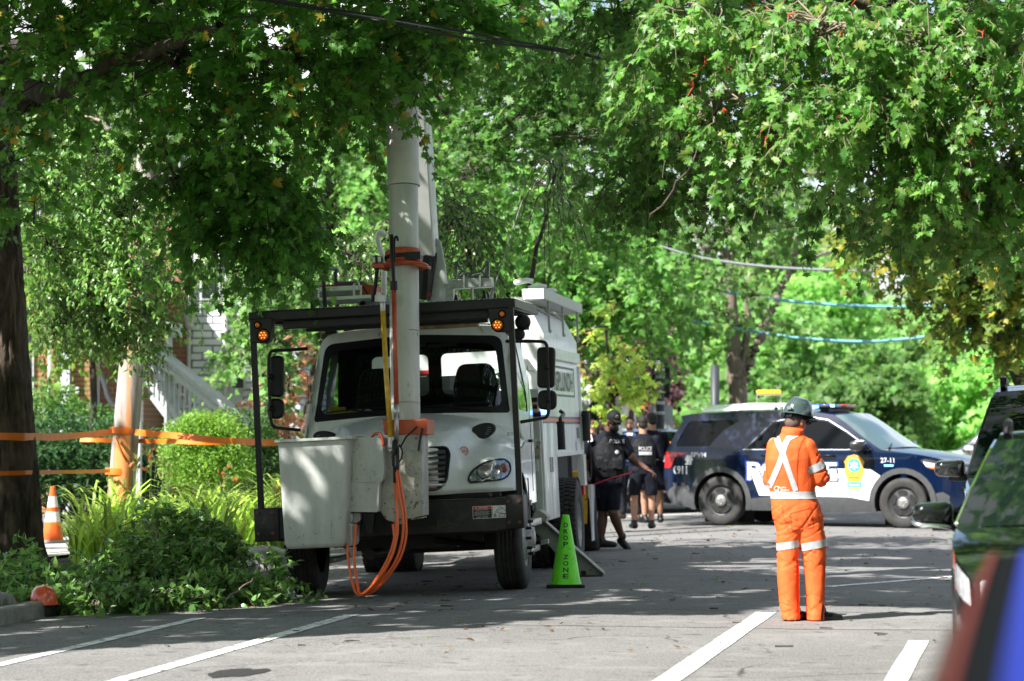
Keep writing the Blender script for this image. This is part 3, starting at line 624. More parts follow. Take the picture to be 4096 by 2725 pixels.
for i in range(6): b.bb((x0 + .015, -.989, z1 - .052 - i * .007), (xm - .015 - .01 * (i % 3), -.9885, z1 - .0505 - i * .007))
b.build('decal_lettering', M_paper, dec)
b = MB(); sk = [((.10, .1), (.30, .1)), ((.12, .1), (.16, .4)), ((.28, .1), (.24, .4)), ((.14, .28), (.28, .28)), ((.12, .1), (.27, .28)), ((.3, .45), (.9, .3)), ((.2, .45), (.55, .9)), ((.55, .9), (.9, .55)), ((.35, .5), (.75, .85)), ((.40, .12), (.85, .12)), ((.45, .3), (.8, .3)), ((.5, .12), (.45, .3)), ((.8, .12), (.85, .35)), ((.6, .5), (.6, .3)), ((.05, .2), (.05, .85)), ((.02, .85), (.10, .85))]
W = x1 - xm; Hh = z1 - z0
for p, q in sk: b.tube([Vector((xm + p[0] * W, -.986, z0 + p[1] * Hh)), Vector((xm + q[0] * W, -.986, z0 + q[1] * Hh))], .0022, 4)
b.build('decal_drawing', M_ink, dec)
b = MB()
for x in (-.42, .42): b.bb((x - .05, -.7, .62), (x + .05, 8.0, .88))
b.bb((-.5, -.2, .42), (.5, .0, .55)); b.bb((-.75, -.09, .46), (.75, .09, .60)); b.bb((-.45, .3, .45), (.45, 1.2, .85)); b.bb((-.45, 4.4, .4), (.45, 5., .75)); b.bb((-1.0, 2.3, .45), (-.55, 4.0, .9)); b.bb((.55, 2.2, .55), (.95, 2.9, .95)); b.cyl((-.3, -.6, .4), (-.3, 6, .35), .05); b.bb((-.9, -.66, .60), (.9, -.6, .9)); b.bb((-.7, 1.9, .3), (.7, 2.3, .5))
b.build('chassis', M_blk, TR)
b = MB(); b.tube([(-.62, -.05, .5), (-.75, .6, .45), (-.8, 1.2, .5)], .03, 8); b.tube([(.3, -.3, .5), (.75, -.1, .42)], .03, 8); b.box((0, -.72, 1.0), (.9, .04, .12)); b.build('axle_linkage', M_blkr, TR)
# --- wheels
def truck_wheel(x, y, sx, dual=False, lug=False, R=.50, wd=.27, zc=None, steer=0.):
    w_ = bpy.data.objects.new('wheel', None); COL.objects.link(w_); w_.parent = TR; w_.location = (x, y, (zc if zc is not None else R)); w_.rotation_euler = (0, 0, steer)
    for k, xo in enumerate((0, -sx * .33) if dual else (0,)):
        prof = [(R * .56, -wd * .48), (R * .72, -wd * .52), (R * .90, -wd * .50), (R * .975, -wd * .43), (R, -wd * .34)]
        for g_ in (-.22, -.08, .08, .22): prof += [(R, wd * (g_ - .03)), (R - .012, wd * (g_ - .022)), (R - .012, wd * (g_ + .022)), (R, wd * (g_ + .03))]
        prof += [(R, wd * .34), (R * .975, wd * .43), (R * .90, wd * .50), (R * .72, wd * .52), (R * .56, wd * .48)]
        b = MB(); b.lathe(prof, (xo, 0, 0), (1, 0, 0), 56)
        if lug:
            for i in range(52):
                a = 2 * math.pi * i / 52
                for j, xx in enumerate((-.38, -.13, .13, .38)):
                    aa = a + (.04 if j % 2 else 0); b.box((xo + xx * wd, math.cos(aa) * (R + .004), math.sin(aa) * (R + .004)), (wd * .2, .040, .018), Matrix.Rotation(aa - math.pi / 2, 4, 'X') if False else Matrix.Rotation(aa + math.pi / 2, 4, 'X'))
        b.build('tyre', M_rub, w_, smooth=not lug)
    o_ = sx
    if dual: rp = [(R * .57, o_ * wd * .46), (R * .55, o_ * wd * .40), (R * .52, o_ * wd * .1), (R * .50, -o_ * wd * .1), (R * .22, -o_ * wd * .12), (R * .20, o_ * wd * .28), (R * .12, o_ * wd * .34), (0, o_ * wd * .35)]
    else: rp = [(R * .57, o_ * wd * .46), (R * .55, o_ * wd * .36), (R * .50, o_ * wd * .30), (R * .42, o_ * wd * .52), (R * .27, o_ * wd * .60), (R * .24, o_ * wd * .60), (R * .2, o_ * wd * .8), (R * .10, o_ * wd * .84), (0, o_ * wd * .84)]
    b = MB(); b.lathe(rp, (0, 0, 0), (1, 0, 0), 40); rim = b.build('rim', M_rim, w_, smooth=True)
    b = MB()
    for i in range(10):
        a = 2 * math.pi * i / 10; q = Vector(((o_ * wd * (.58 if not dual else -.1)), math.cos(a) * R * .33, math.sin(a) * R * .33)); b.cyl(q, q + Vector((o_ * .05, 0, 0)), .017, n=6)
    b.build('lug_nut', M_blkr, rim)
    return w_
truck_wheel(1.02, 0, 1, zc=.475); truck_wheel(-1.02, 0, -1, zc=.50)
truck_wheel(1.12, 4.55, 1, True, True, zc=.47); truck_wheel(-1.07, 4.55, -1, True, True, zc=.50)
for sx in (-1, 1):
    b = MB(); b.lathe([(.60, -.14), (.60, .16)], (sx * .98, 0.02, .53), (1, 0, 0), 20, 0, 2 * math.pi);
    b = MB(); arc = [(.60 * math.cos(a), .52 + .62 * math.sin(a)) for a in np.linspace(rad(5), rad(175), 16)]; n = len(arc)
    b.add([Vector((sx * .80, y, z)) for y, z in arc] + [Vector((sx * 1.125, y, z)) for y, z in arc], [(i, i + 1, n + i + 1, n + i) for i in range(n - 1)]); b.build('wheel_well', M_dark, TR)
    b = MB(); b.bb((sx * .98 - .16, .56, .45), (sx * .98 + .16, .60, 1.05)); b.build('mud_flap', M_blkp, TR)
# --- guard frame over the cab: posts, deck, lamps
b = MB(); a = Tp(508.5, 331, -.97); c = Tp(519, 499, -.97); b.box((1.225, -.96, 1.80), (.055, .06, 1.84)); b.build('guard_post', M_blk, TR, bevel=.006)
b = MB(); b.box((-1.275, -.96, 1.66), (.055, .06, 2.12)); b.build('guard_post', M_blk, TR, bevel=.006)
ZD = 2.74
b = MB(); b.bb((-1.31, -.98, ZD - .045), (1.27, -.90, ZD + .045)); b.bb((-1.31, .95, ZD - .045), (1.27, 1.03, ZD + .045))
for x in (-1.31, 1.21): b.bb((x, -.90, ZD - .045), (x + .06, .95, ZD + .045))
for y in (-.5, 0, .5): b.bb((-1.25, y, ZD - .04), (1.21, y + .05, ZD + .01))
b.bb((-1.0, -.88, ZD - .13), (1.0, -.80, ZD - .05))
b.build('guard_frame', M_blk, TR, bevel=.008)
b = MB()    # expanded-metal deck: thin strands crossing both ways
for k in range(-34, 92):
    for s_ in (-1, 1):
        x0 = -1.25 + k * .055; y0 = -.9; L = 1.85; x1 = x0 + s_ * L * .5; xa, ya, xb, yb = x0, y0, x1, y0 + L
        def cl(x, y, x2, y2):
            if x < -1.25: t = (-1.25 - x) / (x2 - x) if x2 != x else 9; return (-1.25, y + (y2 - y) * t) if 0 <= t < 1 else None
            if x > 1.21: t = (1.21 - x) / (x2 - x) if x2 != x else 9; return (1.21, y + (y2 - y) * t) if 0 <= t < 1 else None
            return (x, y)
        p = cl(xa, ya, xb, yb); q = cl(xb, yb, xa, ya)
        if p and q and abs(p[1] - q[1]) > .05:
            P = Vector((*p, ZD + .05 + .002 * s_)); Q = Vector((*q, ZD + .05 + .002 * s_)); b.tube([P, Q], .0085, 3)
b.build('guard_deck', M_blk, TR)
for sx, uu, big, small in ((1, 0, Tp(497.7, 325, -1.0), Tp(502, 314, -1.0)), (-1, 0, Tp(263.2, 335.3, -1.0), Tp(257.6, 325, -1.0))):
    b = MB()
    if sx > 0: EX(b, [(487.5, 308), (511, 308), (511, 332), (495, 332), (489.5, 322)], -1.0, -.85)
    else: EX(b, [(250, 319.5), (272, 317.5), (272, 327), (269.5, 341), (265, 343.5), (250, 342.5)], -1.0, -.85)
    pod = b.build('lamp_housing', M_blk, TR, bevel=.008)
    for c, r_ in ((big, .052), (small, .026)):
        b = MB(); b.lathe([(0, .022), (r_ * .8, .02), (r_, .008), (r_, 0)], c, (0, -1, 0), 24); am = b.build('amber_lamp', M_amber, pod, smooth=True)
        b = MB(); b.lathe([(r_, 0), (r_ + .006, .02), (r_ + .013, .0)], c, (0, -1, 0), 24); b.build('lamp_ring', M_blkp, am)
        if r_ > .04:
            b = MB()
            for i in range(7):
                a_ = i * math.pi / 3; q = c + Vector((math.cos(a_) * .028 * (i > 0), -.022, math.sin(a_) * .028 * (i > 0))); b.ball(q, .005, 6, 4)
            b.build('led', mat('led_amber', (1, .5, .1), .2, emit=(1, .3, .03), estr=1.5), am)
b = MB();
for u, v, r_ in ((522.5, 322, .078), (518.5, 334, .062)): c = Tp(u, v, -.6); b.lathe([(.005, .0), (r_ * .6, -.01), (r_ * .95, .02), (r_, .06), (r_ * .8, .1), (0, .13)], c + Vector((0, -.03, 0)), (0, 1, 0), 24)
b.build('air_horn', M_blkp, TR, smooth=True)
b = MB()
for x in (-.62, .1, .62): b.lathe([(.0, .05), (.04, .045), (.05, 0)], (x, 1.0, 2.665), (0, 0, 1), 14)
b.build('roof_marker_lamp', M_amber, TR, smooth=True)
b = MB(); b.bb((-.1, .2, ZD - .16), (.75, .32, ZD - .08)); b.build('rusty_channel', mat('old_yellow_steel', (.42, .34, .18), .7, c2=(.22, .12, .06), nscale=8), TR)
b = MB(); b.bb((-.95, 1.1, 2.5), (-.83, 1.2, ZD)); b.bb((.83, 1.1, 2.5), (.95, 1.2, ZD)); b.bb((-.9, 1.95, .9), (-.8, 2.05, ZD)); b.bb((.8, 1.95, .9), (.9, 2.05, ZD)); b.bb((-.9, -.2, 2.60), (.9, -.1, 2.70)); b.build('guard_support', M_blk, TR)
# things on the deck: hoops, ladder rack, boom rest, antenna, small parts
b = MB()
for k in range(3): y = .1 + k * .28; x = -.88 + k * .075; b.tube([(x, y, ZD + .04), (x - .01, y, ZD + .47), (x + .02, y, ZD + .51)], .022, 8)
b.tube([(-.88, .1, ZD + .52), (-.73, .66, ZD + .52)], .022, 8); b.tube([(-.73, .66, ZD + .37), (-.46, .66, ZD + .36), (-.42, .66, ZD + .33), (-.41, .66, ZD + .04)], .022, 8); b.build('grab_hoop', mat('grey_tube', (.10, .11, .12), .4, metal=.4), TR, smooth=True)
yl = .55
b = MB(); a = Tp(311, 287, yl); c = Tp(360, 300, yl)
b.tube([Tp(313, 292, yl), Tp(371, 289.5, yl)], .048, 4); b.tube([Tp(313, 301, yl - .1), Tp(371, 298, yl - .1)], .034, 4); b.build('ladder_rail', mat('pale_aluminium', (.68, .68, .68), .35, metal=.3), TR)
b = MB(); EX(b, [(319, 284.5), (352, 285), (356, 300), (352, 302), (320, 304)], yl + .03, yl + .07); EX(b, [(362, 283.5), (376, 285.5), (375, 300), (362, 299)], yl - .05, yl + .3); b.build('orange_side_panel', M_org, TR)
b = MB(); b.tube([Tp(354, 297, yl - .08), Tp(354, 284, yl - .08), Tp(358, 282, yl - .08), Tp(361, 290, yl - .08), Tp(361, 297, yl - .08)], .012, 6); b.tube([Tp(319, 299, yl - .08), Tp(318.5, 285, yl - .08), Tp(323, 285, yl - .08)], .012, 6)
b.tube([Tp(331, 303, yl), Tp(372, 301, yl)], .02, 6); b.box(Tp(336, 302, yl), (.08, .1, .06)); b.box(Tp(370, 299, yl), (.08, .1, .06)); b.build('ladder_bracket', mat('pale_aluminium', (.68, .68, .68), .35, metal=.3), TR)
b = MB(); b.tube(catmull([Tp(363, 286, yl - .08), Tp(366, 292, yl - .08), Tp(372, 297, yl - .08), Tp(376, 297, yl - .08)], 4), .008, 6); b.build('black_cable', M_blkp, TR)
b = MB(); c = Tp(362.5, 305.5, .25); b.lathe([(.045, 0), (.055, 0), (.055, .5), (.045, .5), (.045, 0)], c, (.55, .8, 0), 18); b.build('tube_holder', mat('grey_tube', (.10, .11, .12), .4, metal=.4), TR, smooth=True)
# boom rest cradle on its cross arm, right of the turret
ya = 1.9
b = MB(); p = Tp(449, 283.5, ya); q = Tp(493, 283.5, ya); b.box((p + q) / 2, ((q - p).length, .12, .10)); b.box(p + Vector((0, 0, -.25)), (.10, .10, .5)); b.build('rest_arm', M_gal, TR, bevel=.008)
b = MB()
cr_ = [(455.5, 262), (455.5, 277), (487, 277), (487, 262), (484.5, 262)]; arc = [(471.3 - 13.2 * math.cos(a) * (1), 258.5 + 13.8 * math.sin(a)) for a in np.linspace(rad(170), rad(10), 10)]
outer = [(454.7, 261.7), (454.7, 277.5), (489, 277.5), (489, 261.7), (485.5, 261.7)] + [(472 + 14 * math.cos(a), 260.5 + 12 * math.sin(a)) for a in np.linspace(rad(12), rad(168), 12)] + [(458, 261.7)]
holes = [[(457, 266), (457, 275.5), (461.5, 271)], [(458.5, 276), (468, 276), (468, 274), (462.5, 272.3)], [(470.5, 276), (484.5, 276), (481, 272.3), (473, 274.3)], [(486.5, 266), (486.5, 275.5), (482.5, 271)]]
y_ = ya - .06; toX = lambda P: [(T(u, v, y_).x, T(u, v, y_).z) for u, v in P]
for yy, fl in ((y_, False), (y_ + .07, True)): b.sheet(toX(outer), [toX(h) for h in holes], .06, lambda x, z: Vector((x, yy, z)), fl)
for loop in [toX(outer)] + [toX(h) for h in holes]:
    n = len(loop); b.add([Vector((x, y_, z)) for x, z in loop] + [Vector((x, y_ + .07, z)) for x, z in loop], [(i, (i + 1) % n, n + (i + 1) % n, n + i) for i in range(n)])
b.build('boom_cradle', mat('dark_grey_casting', (.09, .095, .10), .4, metal=.3), TR)
b = MB()
for u in (464, 480): b.tube([Tp(u, 288, ya - .08), Tp(u, 275, ya - .08)], .012, 6)
b.build('cradle_bolt', M_steel, TR)
b = MB(); b.tube([Tp(490.5, 301, .6), Tp(492.5, 291, .6), Tp(494, 288, .6)], .02, 8); b.tube([Tp(494, 288, .6), Tp(522.5, 200, .6)], .006, 6); b.tube([Tp(472.5, 301, .6), Tp(472.3, 287, .6)], .012, 6); b.build('antenna', M_steel, TR)
b = MB(); EX(b, [(453.5, 304), (454.5, 294.5), (456.5, 294.5), (459, 304)], .2, .3); EX(b, [(480, 304), (483.5, 293.5), (485.5, 293.5), (487, 304)], .2, .3); b.tube(catmull([Tp(512, 302, .9), Tp(509, 297, .9), Tp(507, 294.5, .9), Tp(508.5, 293, .9), Tp(510.5, 294.5, .9)], 4), .012, 6); b.build('deck_hook', M_blk, TR)
# --- mirrors
def mirror(sx, U):
    b = MB(); big = U['big']; sm_ = U['small']; ym = U['y']
    EX(b, [(big[0], big[1]), (big[2], big[1]), (big[2] - (.8 if sx > 0 else 0), big[3]), (big[0], big[3])], ym, ym + .10, .05); m1 = b.build('mirror', M_blkp, TR, bevel=.02)
    b = MB(); EX(b, [(sm_[0], sm_[1]), (sm_[2], sm_[1]), (sm_[2], sm_[3]), (sm_[0], sm_[3])], ym, ym + .09, .07); b.build('convex_mirror', M_blkp, m1, bevel=.02)
    b = MB()
    for arm in U['arms']: b.tube(catmull([Tp(u, v, y) for u, v, y in arm], 5), .017, 8)
    b.build('mirror_arm', M_blk, m1, smooth=True)
    b = MB()
    for u, v in U['kn']: b.ball(Tp(u, v, ym - .03), .03, 10, 8)
    b.build('mirror_clamp', M_blkp, m1, smooth=True)
mirror(1, dict(y=.45, big=(536.8, 347, 555, 388), small=(537.5, 390, 556.3, 410), kn=((546.7, 367), (548, 400)), arms=[[(506, 341.3, .55), (525, 341.3, .48), (541, 341.5, .42), (546, 344, .42), (547.3, 352, .42), (548, 380, .42), (549, 405, .42), (547, 416, .42), (540, 418.6, .45), (518, 422.5, .6)]]))
mirror(-1, dict(y=.25, big=(269.5, 355.5, 282.8, 397), small=(267, 398.5, 283.3, 419), kn=((270.3, 376.5), (271, 408.5)), arms=[[(308, 348.5, .45), (290, 350, .4), (275, 350.5, .22), (270, 353, .22), (268.6, 362, .22), (269, 385, .22), (270.5, 408, .22), (270.8, 420, .22), (274, 426.5, .22), (285, 428.5, .35), (300, 430, .45)]]))
# --- behind the cab: turret, lower boom, tool cabinets
b = MB(); b.lathe([(.55, 0), (.55, .45), (.42, .5), (.42, .95), (.5, 1.0), (.5, 1.15)], (-.05, 2.65, 1.0), (0, 0, 1), 28); b.build('turret', M_white2, TR, smooth=False)
yb = 2.3
b = MB(); EX(b, [(427, 303), (430, 262), (428, 242), (434, 236), (440.5, 241), (444.5, 262), (449.5, 300), (449.5, 304)], yb, yb + .05); EX(b, [(427, 303), (430, 262), (428, 242), (434, 236), (440.5, 241), (444.5, 262), (449.5, 300), (449.5, 304)], yb + .45, yb + .5); b.build('turret_plate', mat('turret_grey', (.50, .52, .50), .45, c2=(.38, .39, .37), nscale=5), TR, bevel=.008)
b = MB(); b.cyl(Tp(434.5, 243, yb - .06), Tp(434.5, 243, yb + .6), .045, n=18); b.build('pivot_pin', M_steel, TR)
b = MB(); b.tube(catmull([Tp(422, 300, yb - .02), Tp(424, 280, yb - .02), Tp(425, 262, yb - .02), Tp(430, 250, yb - .02)], 5), .09, 10); b.tube([Tp(426, 296, yb), Tp(432, 255, yb)], .06, 10); b.build('hydraulic_cylinder', M_blk, TR)
b = MB()
for k in range(4): b.tube(catmull([Tp(419 + k, 289, yb - .06), Tp(421 + k, 297 + k, yb - .06), Tp(425, 299 - k, yb - .06), Tp(430, 293, yb - .06)], 5), .014, 6)
b.build('red_hose', mat('red_hose', (.55, .02, .03), .4), TR)
b = MB(); A = [Tp(u, v, 2.35) for u, v in ((396, 268), (434, 257))]; A1 = Tp(411, 258, 2.35); A2 = Tp(437, 252, 2.35)
lo = [Tp(417, 258, 2.2), Tp(431, 258, 2.2), Tp(437.5, 245, 2.2)]
P0 = Tp(424, 252, 2.4); P1 = Tp(404, 20, 1.2); P2 = Tp(401, -180, .2)
def tbox(b, pts, ws_, ds_):
    vs = []
    for p, w_, d_ in zip(pts, ws_, ds_): vs += [p + Vector((-w_, -d_, 0)), p + Vector((w_, -d_, 0)), p + Vector((w_, d_, 0)), p + Vector((-w_, d_, 0))]
    n = len(pts); b.add(vs, [(4 * i + j, 4 * i + (j + 1) % 4, 4 * i + 4 + (j + 1) % 4, 4 * i + 4 + j) for i in range(n - 1) for j in range(4)] + [(3, 2, 1, 0), (4 * n - 4, 4 * n - 3, 4 * n - 2, 4 * n - 1)])
tbox(b, [Tp(423, 258, 2.4), Tp(413, 150, 1.9), Tp(402, 20, 1.2), Tp(400, -190, .0)], (.155, .19, .19, .19), (.2, .22, .2, .2)); b.build('lower_boom', M_white2, TR, bevel=.02)
b = MB(); b.tube(catmull([Tp(384.5, 262, 1.5), Tp(378, 240, 1.5), Tp(380, 232, 1.5), Tp(386, 236, 1.5)], 4), .028, 8); b.tube([Tp(384, 255, 1.5), Tp(384, 305, 1.5)], .03, 8); b.build('leveling_rod', M_white2, TR, smooth=True)
# cabinets left (picture right) of the frame
b = MB(); b.bb((.25, 2.35, .62), (1.09, 3.75, 1.97)); cbn = b.build('tool_cabinet', mat('cabinet_grey', (.62, .64, .62), .45, c2=(.50, .51, .49), nscale=4), TR, bevel=.01)
b = MB(); b.bb((-1.03, 2.35, .62), (-.3, 3.75, 1.97)); b.build('tool_cabinet', mat('cabinet_grey', (.62, .64, .62), .45, c2=(.50, .51, .49), nscale=4), TR, bevel=.01)
b = MB()
for y0, y1 in ((2.38, 3.03), (3.06, 3.72)): b.bb((1.092, y0, .56), (1.115, y1, 1.66))
b.build('cabinet_door', M_white2, cbn, bevel=.008)
b = MB()
for y in (2.95, 3.14): b.box((1.122, y, 1.15), (.015, .05, .16))
b.build('door_handle', M_steel, cbn)
b = MB(); a = Tp(522, 398.5, 2.34); b.box(Tp(529.5, 400, 2.335), (.17, .015, .05)); b.build('cabinet_slot', M_dark, cbn, bevel=.01)
for (u0, v0, u1, v1) in ((521.2, 404, 537, 409.5), (532, 411, 541, 417)):
    a = Tp(u0, v1, 2.345); c = Tp(u1, v0, 2.345); zm = lerp(a.z, c.z, .72)
    b = MB(); b.bb((a.x, 2.343, a.z), (c.x, 2.3465, zm)); dd = b.build('danger_label', M_ink, cbn); b = MB(); b.bb((a.x, 2.343, zm), (c.x, 2.3465, c.z)); b.build('label_header', M_red, dd)
    b = MB(); text_on(b, 'DANGER', (c.x - a.x) * .5, (c.z - zm) * .6, lambda x, y: Vector(((a.x + c.x) / 2 + x, 2.3415, (zm + c.z) / 2 + y))); b.build('label_text', M_paper, dd)
b = MB(); a = Tp(526, 417, 2.345); c = Tp(531.2, 411, 2.345); b.bb((a.x, 2.343, a.z), (c.x, 2.3465, c.z)); dd = b.build('pictogram_label', M_paper, cbn); b = MB(); b.tube([Vector((a.x + .01, 2.342, c.z - .01)), Vector((lerp(a.x, c.x, .55), 2.342, a.z + .008))], .006, 4); b.box((c.x - .015, 2.342, (a.z + c.z) / 2), (.014, .002, .04)); b.build('pictogram', M_ink, dd)
b = MB(); EX(b, [(529, 441.5), (540.5, 441), (540.5, 457.5), (529, 457.8)], 2.30, 2.345); lk = b.build('latch_plate', mat('rusty_cream_paint', (.42, .41, .33), .7, c2=(.20, .09, .04), nscale=22, mixlo=.5, mixhi=.62), cbn, bevel=.004)
b = MB(); b.tube([Tp(534.5, 448, 2.29), Tp(534.5, 439, 2.29)], .02, 8); b.build('latch', M_steel, lk)
b = MB(); EX(b, rounded([(526, 460), (538.5, 459), (538.5, 471.5), (526, 472.3)], 1.2), 2.335, 2.346); b.build('access_cover', M_white2, cbn, bevel=.003)
b = MB(); b.bb((.92, 2.33, .98), (1.0, 2.37, 1.5)); b.build('side_vent', M_blkp, cbn)
b = MB(); b.box((1.115, 2.5, 1.72), (.06, .06, .05)); b.build('blue_strobe', mat('blue_led', (.05, .1, .9), .2, emit=(.1, .25, 1), estr=4), cbn)
# cut twigs lying on the cabinet are added with the foliage
# --- chip box
YB0, YB1 = 3.78, 7.5; XS = 1.03
prof = [(-XS, 1.22), (-XS, 2.60), (-.86, 2.95), (.86, 2.95), (XS, 2.60), (XS, 1.22)]
b = MB(); b.prism(prof, lambda x, z, t: Vector((x, YB0 + (YB1 - YB0) * t, z)), 1); bx = b.build('chip_box', M_white2, TR, bevel=.015)
b = MB()
for sx in (-1, 1):
    b.bb((sx * XS, YB0 + .02, 2.33), (sx * (XS + .035), YB1 - .02, 2.46)); b.bb((sx * XS, YB0, 1.22), (sx * (XS + .03), YB0 + .06, 2.3)); b.bb((sx * XS, YB1 - .08, 1.22), (sx * (XS + .03), YB1, 2.3)); b.bb((sx * XS, YB0, 1.22), (sx * (XS + .03), YB1, 1.27))
b.bb((-.86, YB0 - .03, 2.90), (.86, YB0, 2.96)); b.build('box_rib', M_white2, bx, bevel=.006)
xs_ = XS + .002
b = MB()
for z, m_ in ((1.605, 0), (1.665, 0)): b.bb((xs_ - .01, YB0 + .1, z - .012), (xs_ + .003, YB1 - .1, z + .012))
b.bb((1.112, 2.4, 1.60), (1.1175, 3.7, 1.618)); b.bb((1.112, 2.4, 1.655), (1.1175, 3.7, 1.673)); b.build('blue_stripe', mat('navy_print', (.03, .05, .16), .4), bx)
b = MB(); b.bb((xs_ - .01, YB0 + .1, 1.618), (xs_ + .0028, YB1 - .1, 1.652)); b.bb((1.112, 2.4, 1.619), (1.1174, 3.7, 1.654)); b.build('orange_stripe', mat('orange_print', (.62, .16, .05), .4), bx)
M_lg = mat('dark_green_print', (.045, .065, .055), .45)
b = MB(); y0, y1, z0, z1 = 4.3, 6.9, 1.93, 2.25
for a, c in ((z0 - .015, z0 + .008), (z1 - .008, z1 + .015)): b.bb((xs_ - .01, y0, a), (xs_ + .004, y1, c))
for a in (y0, y1 - .02): b.bb((xs_ - .01, a, z0), (xs_ + .0035, a + .02, z1))
text_on(b, 'ASPLUNDH', 2.2, .23, lambda x, y: Vector((xs_ + .006, (y0 + y1) / 2 + x, (z0 + z1) / 2 + y)), .018, spacing=.92); b.build('lettering', M_lg, bx)
b = MB(); a = Tp(544.6, 324.5, YB0 - .01); c = Tp(551, 315.5, YB0 - .01); b.bb((xs_ - .16, YB0 - .006, 2.60), (xs_ - .07, YB0 - .001, 2.64));
b = MB(); b.box((1.0, 4.35, 1.0), (.01, .01, .01))
# front safety labels
lb = MB(); lb.bb((.75, YB0 - .008, 2.66), (.86, YB0 - .002, 2.80)); l1 = lb.build('warning_label', M_ink, bx); lb = MB(); lb.bb((.75, YB0 - .010, 2.77), (.86, YB0 - .0085, 2.80)); lb.build('label_header', M_org, l1); lb = MB(); lb.bb((.755, YB0 - .010, 2.715), (.855, YB0 - .0085, 2.765)); lb.build('label_panel', M_paper, l1)
lb = MB(); lb.tube([Vector((.775, YB0 - .012, 2.735)), Vector((.805, YB0 - .012, 2.74)), Vector((.835, YB0 - .012, 2.728))], .004, 4); lb.ball((.80, YB0 - .012, 2.755), .006, 6, 4); lb.build('pictogram', M_ink, l1)
lb = MB(); lb.bb((-.55, YB0 - .012, 2.02), (-.28, YB0 - .004, 2.26)); l2 = lb.build('keep_clear_label', M_ink, bx); lb = MB(); lb.bb((-.55, YB0 - .015, 2.22), (-.28, YB0 - .0125, 2.26)); lb.bb((-.62, YB0 - .01, 1.86), (-.05, YB0 - .003, 1.91)); lb.build('label_header', M_red, l2)
lb = MB(); text_on(lb, 'KEEP CLEAR', .2, .028, lambda x, y: Vector((-.415 + x, YB0 - .016, 2.045 + y)))
for i in range(5): lb.bb((-.53, YB0 - .015, 2.19 - i * .022), (-.31 - .02 * (i % 2), YB0 - .0125, 2.198 - i * .022))
lb.build('label_text', M_paper, l2)
# awning-like folded ladder rail on top with its brackets
b = MB(); ca = Tp(521.6, 289, YB0 - .35); cb_ = Tp(545, 299.5, YB0 - .35); b.bb((ca.x, YB0 - .35, cb_.z), (cb_.x, YB1 + .3, ca.z)); tc_ = b.build('top_canopy', M_gal, bx, bevel=.01)
b = MB(); b.bb((ca.x + .01, YB0 - .353, cb_.z + .01), (cb_.x - .01, YB0 - .3515, ca.z - .01)); b.build('canopy_end', M_white2, tc_)
b = MB()
for y in (YB0 + .15, YB0 + 1.7, YB1 - .25):
    b.bb((XS + .03, y, 2.62), (XS + .055, y + .03, 3.02)); b.tube([Vector((XS + .04, y, 2.80)), Vector((.70, y, 3.03))], .012, 6); b.ball((XS + .05, y + .015, 2.63), .022, 8, 6); b.bb((.6, y, 3.0), (XS + .055, y + .03, 3.025))
b.build('canopy_bracket', M_gal, tc_)
b = MB()
for y in (YB0 + .1, YB0 + 1.5, YB0 + 2.6): b.tube([Vector((.72, y, 3.19)), Vector((.85, y + .12, 3.215)), Vector((.90, y + .15, 3.20))], .03, 8)
b.build('canopy_light', M_white2, tc_, smooth=True)
b = MB(); b.tube(catmull([(1.08, 4.6, 1.74), (1.12, 4.6, 1.70), (1.12, 4.25, 1.66), (1.12, 4.2, 1.6), (1.12, 4.2, 1.3)], 4), .022, 8); b.tube([(1.12, 4.2, 1.62), (1.12, 4.2, 1.30)], .045, 10); b.tube([(1.11, YB1 - .1, 1.75), (1.11, YB1 - .1, 1.38)], .05, 10); b.tube(catmull([(1.06, YB1 - .1, 1.7), (1.12, YB1 + .12, 1.68), (1.12, YB1 + .12, 1.4), (1.12, YB1 + .1, .95), (1.08, YB1 - .05, .9)], 5), .012, 6); b.build('hydraulic_strut', M_blk, bx)
b = MB(); b.bb((.5, YB0 + .3, .95), (1.04, YB0 + 1.9, 1.22)); b.bb((-.98, YB0 + .3, .95), (-.5, YB0 + 1.9, 1.22)); b.bb((1.03, YB1 - 1.9, .72), (1.05, YB1 - 1.85, 1.22)); b.bb((-.9, 5.6, .6), (.9, YB1, 1.2)); b.build('rear_fender', M_dark, TR)
b = MB(); b.bb((1.0, YB1 - .35, .84), (1.08, YB1 - .05, 1.22)); b.build('rear_corner', M_white2, TR)
b = MB(); b.box((1.02, YB1 - .1, .78), (.06, .2, .12)); b.build('tail_lamp', M_red, TR)
# a little paper decals low on the box side
b = MB(); b.bb((xs_, YB0 + .3, 1.30), (xs_ + .004, YB0 + .55, 1.42)); b.bb((xs_, YB0 + .28, 1.44), (xs_ + .004, YB0 + .36, 1.52)); b.bb((xs_, YB1 - .75, 1.27), (xs_ + .004, YB1 - .62, 1.38)); b.bb((xs_, YB1 - .55, 1.42), (xs_ + .034, YB1 - .42, 1.55)); b.build('grey_decal', mat('grey_decal', (.28, .30, .31), .5), bx)
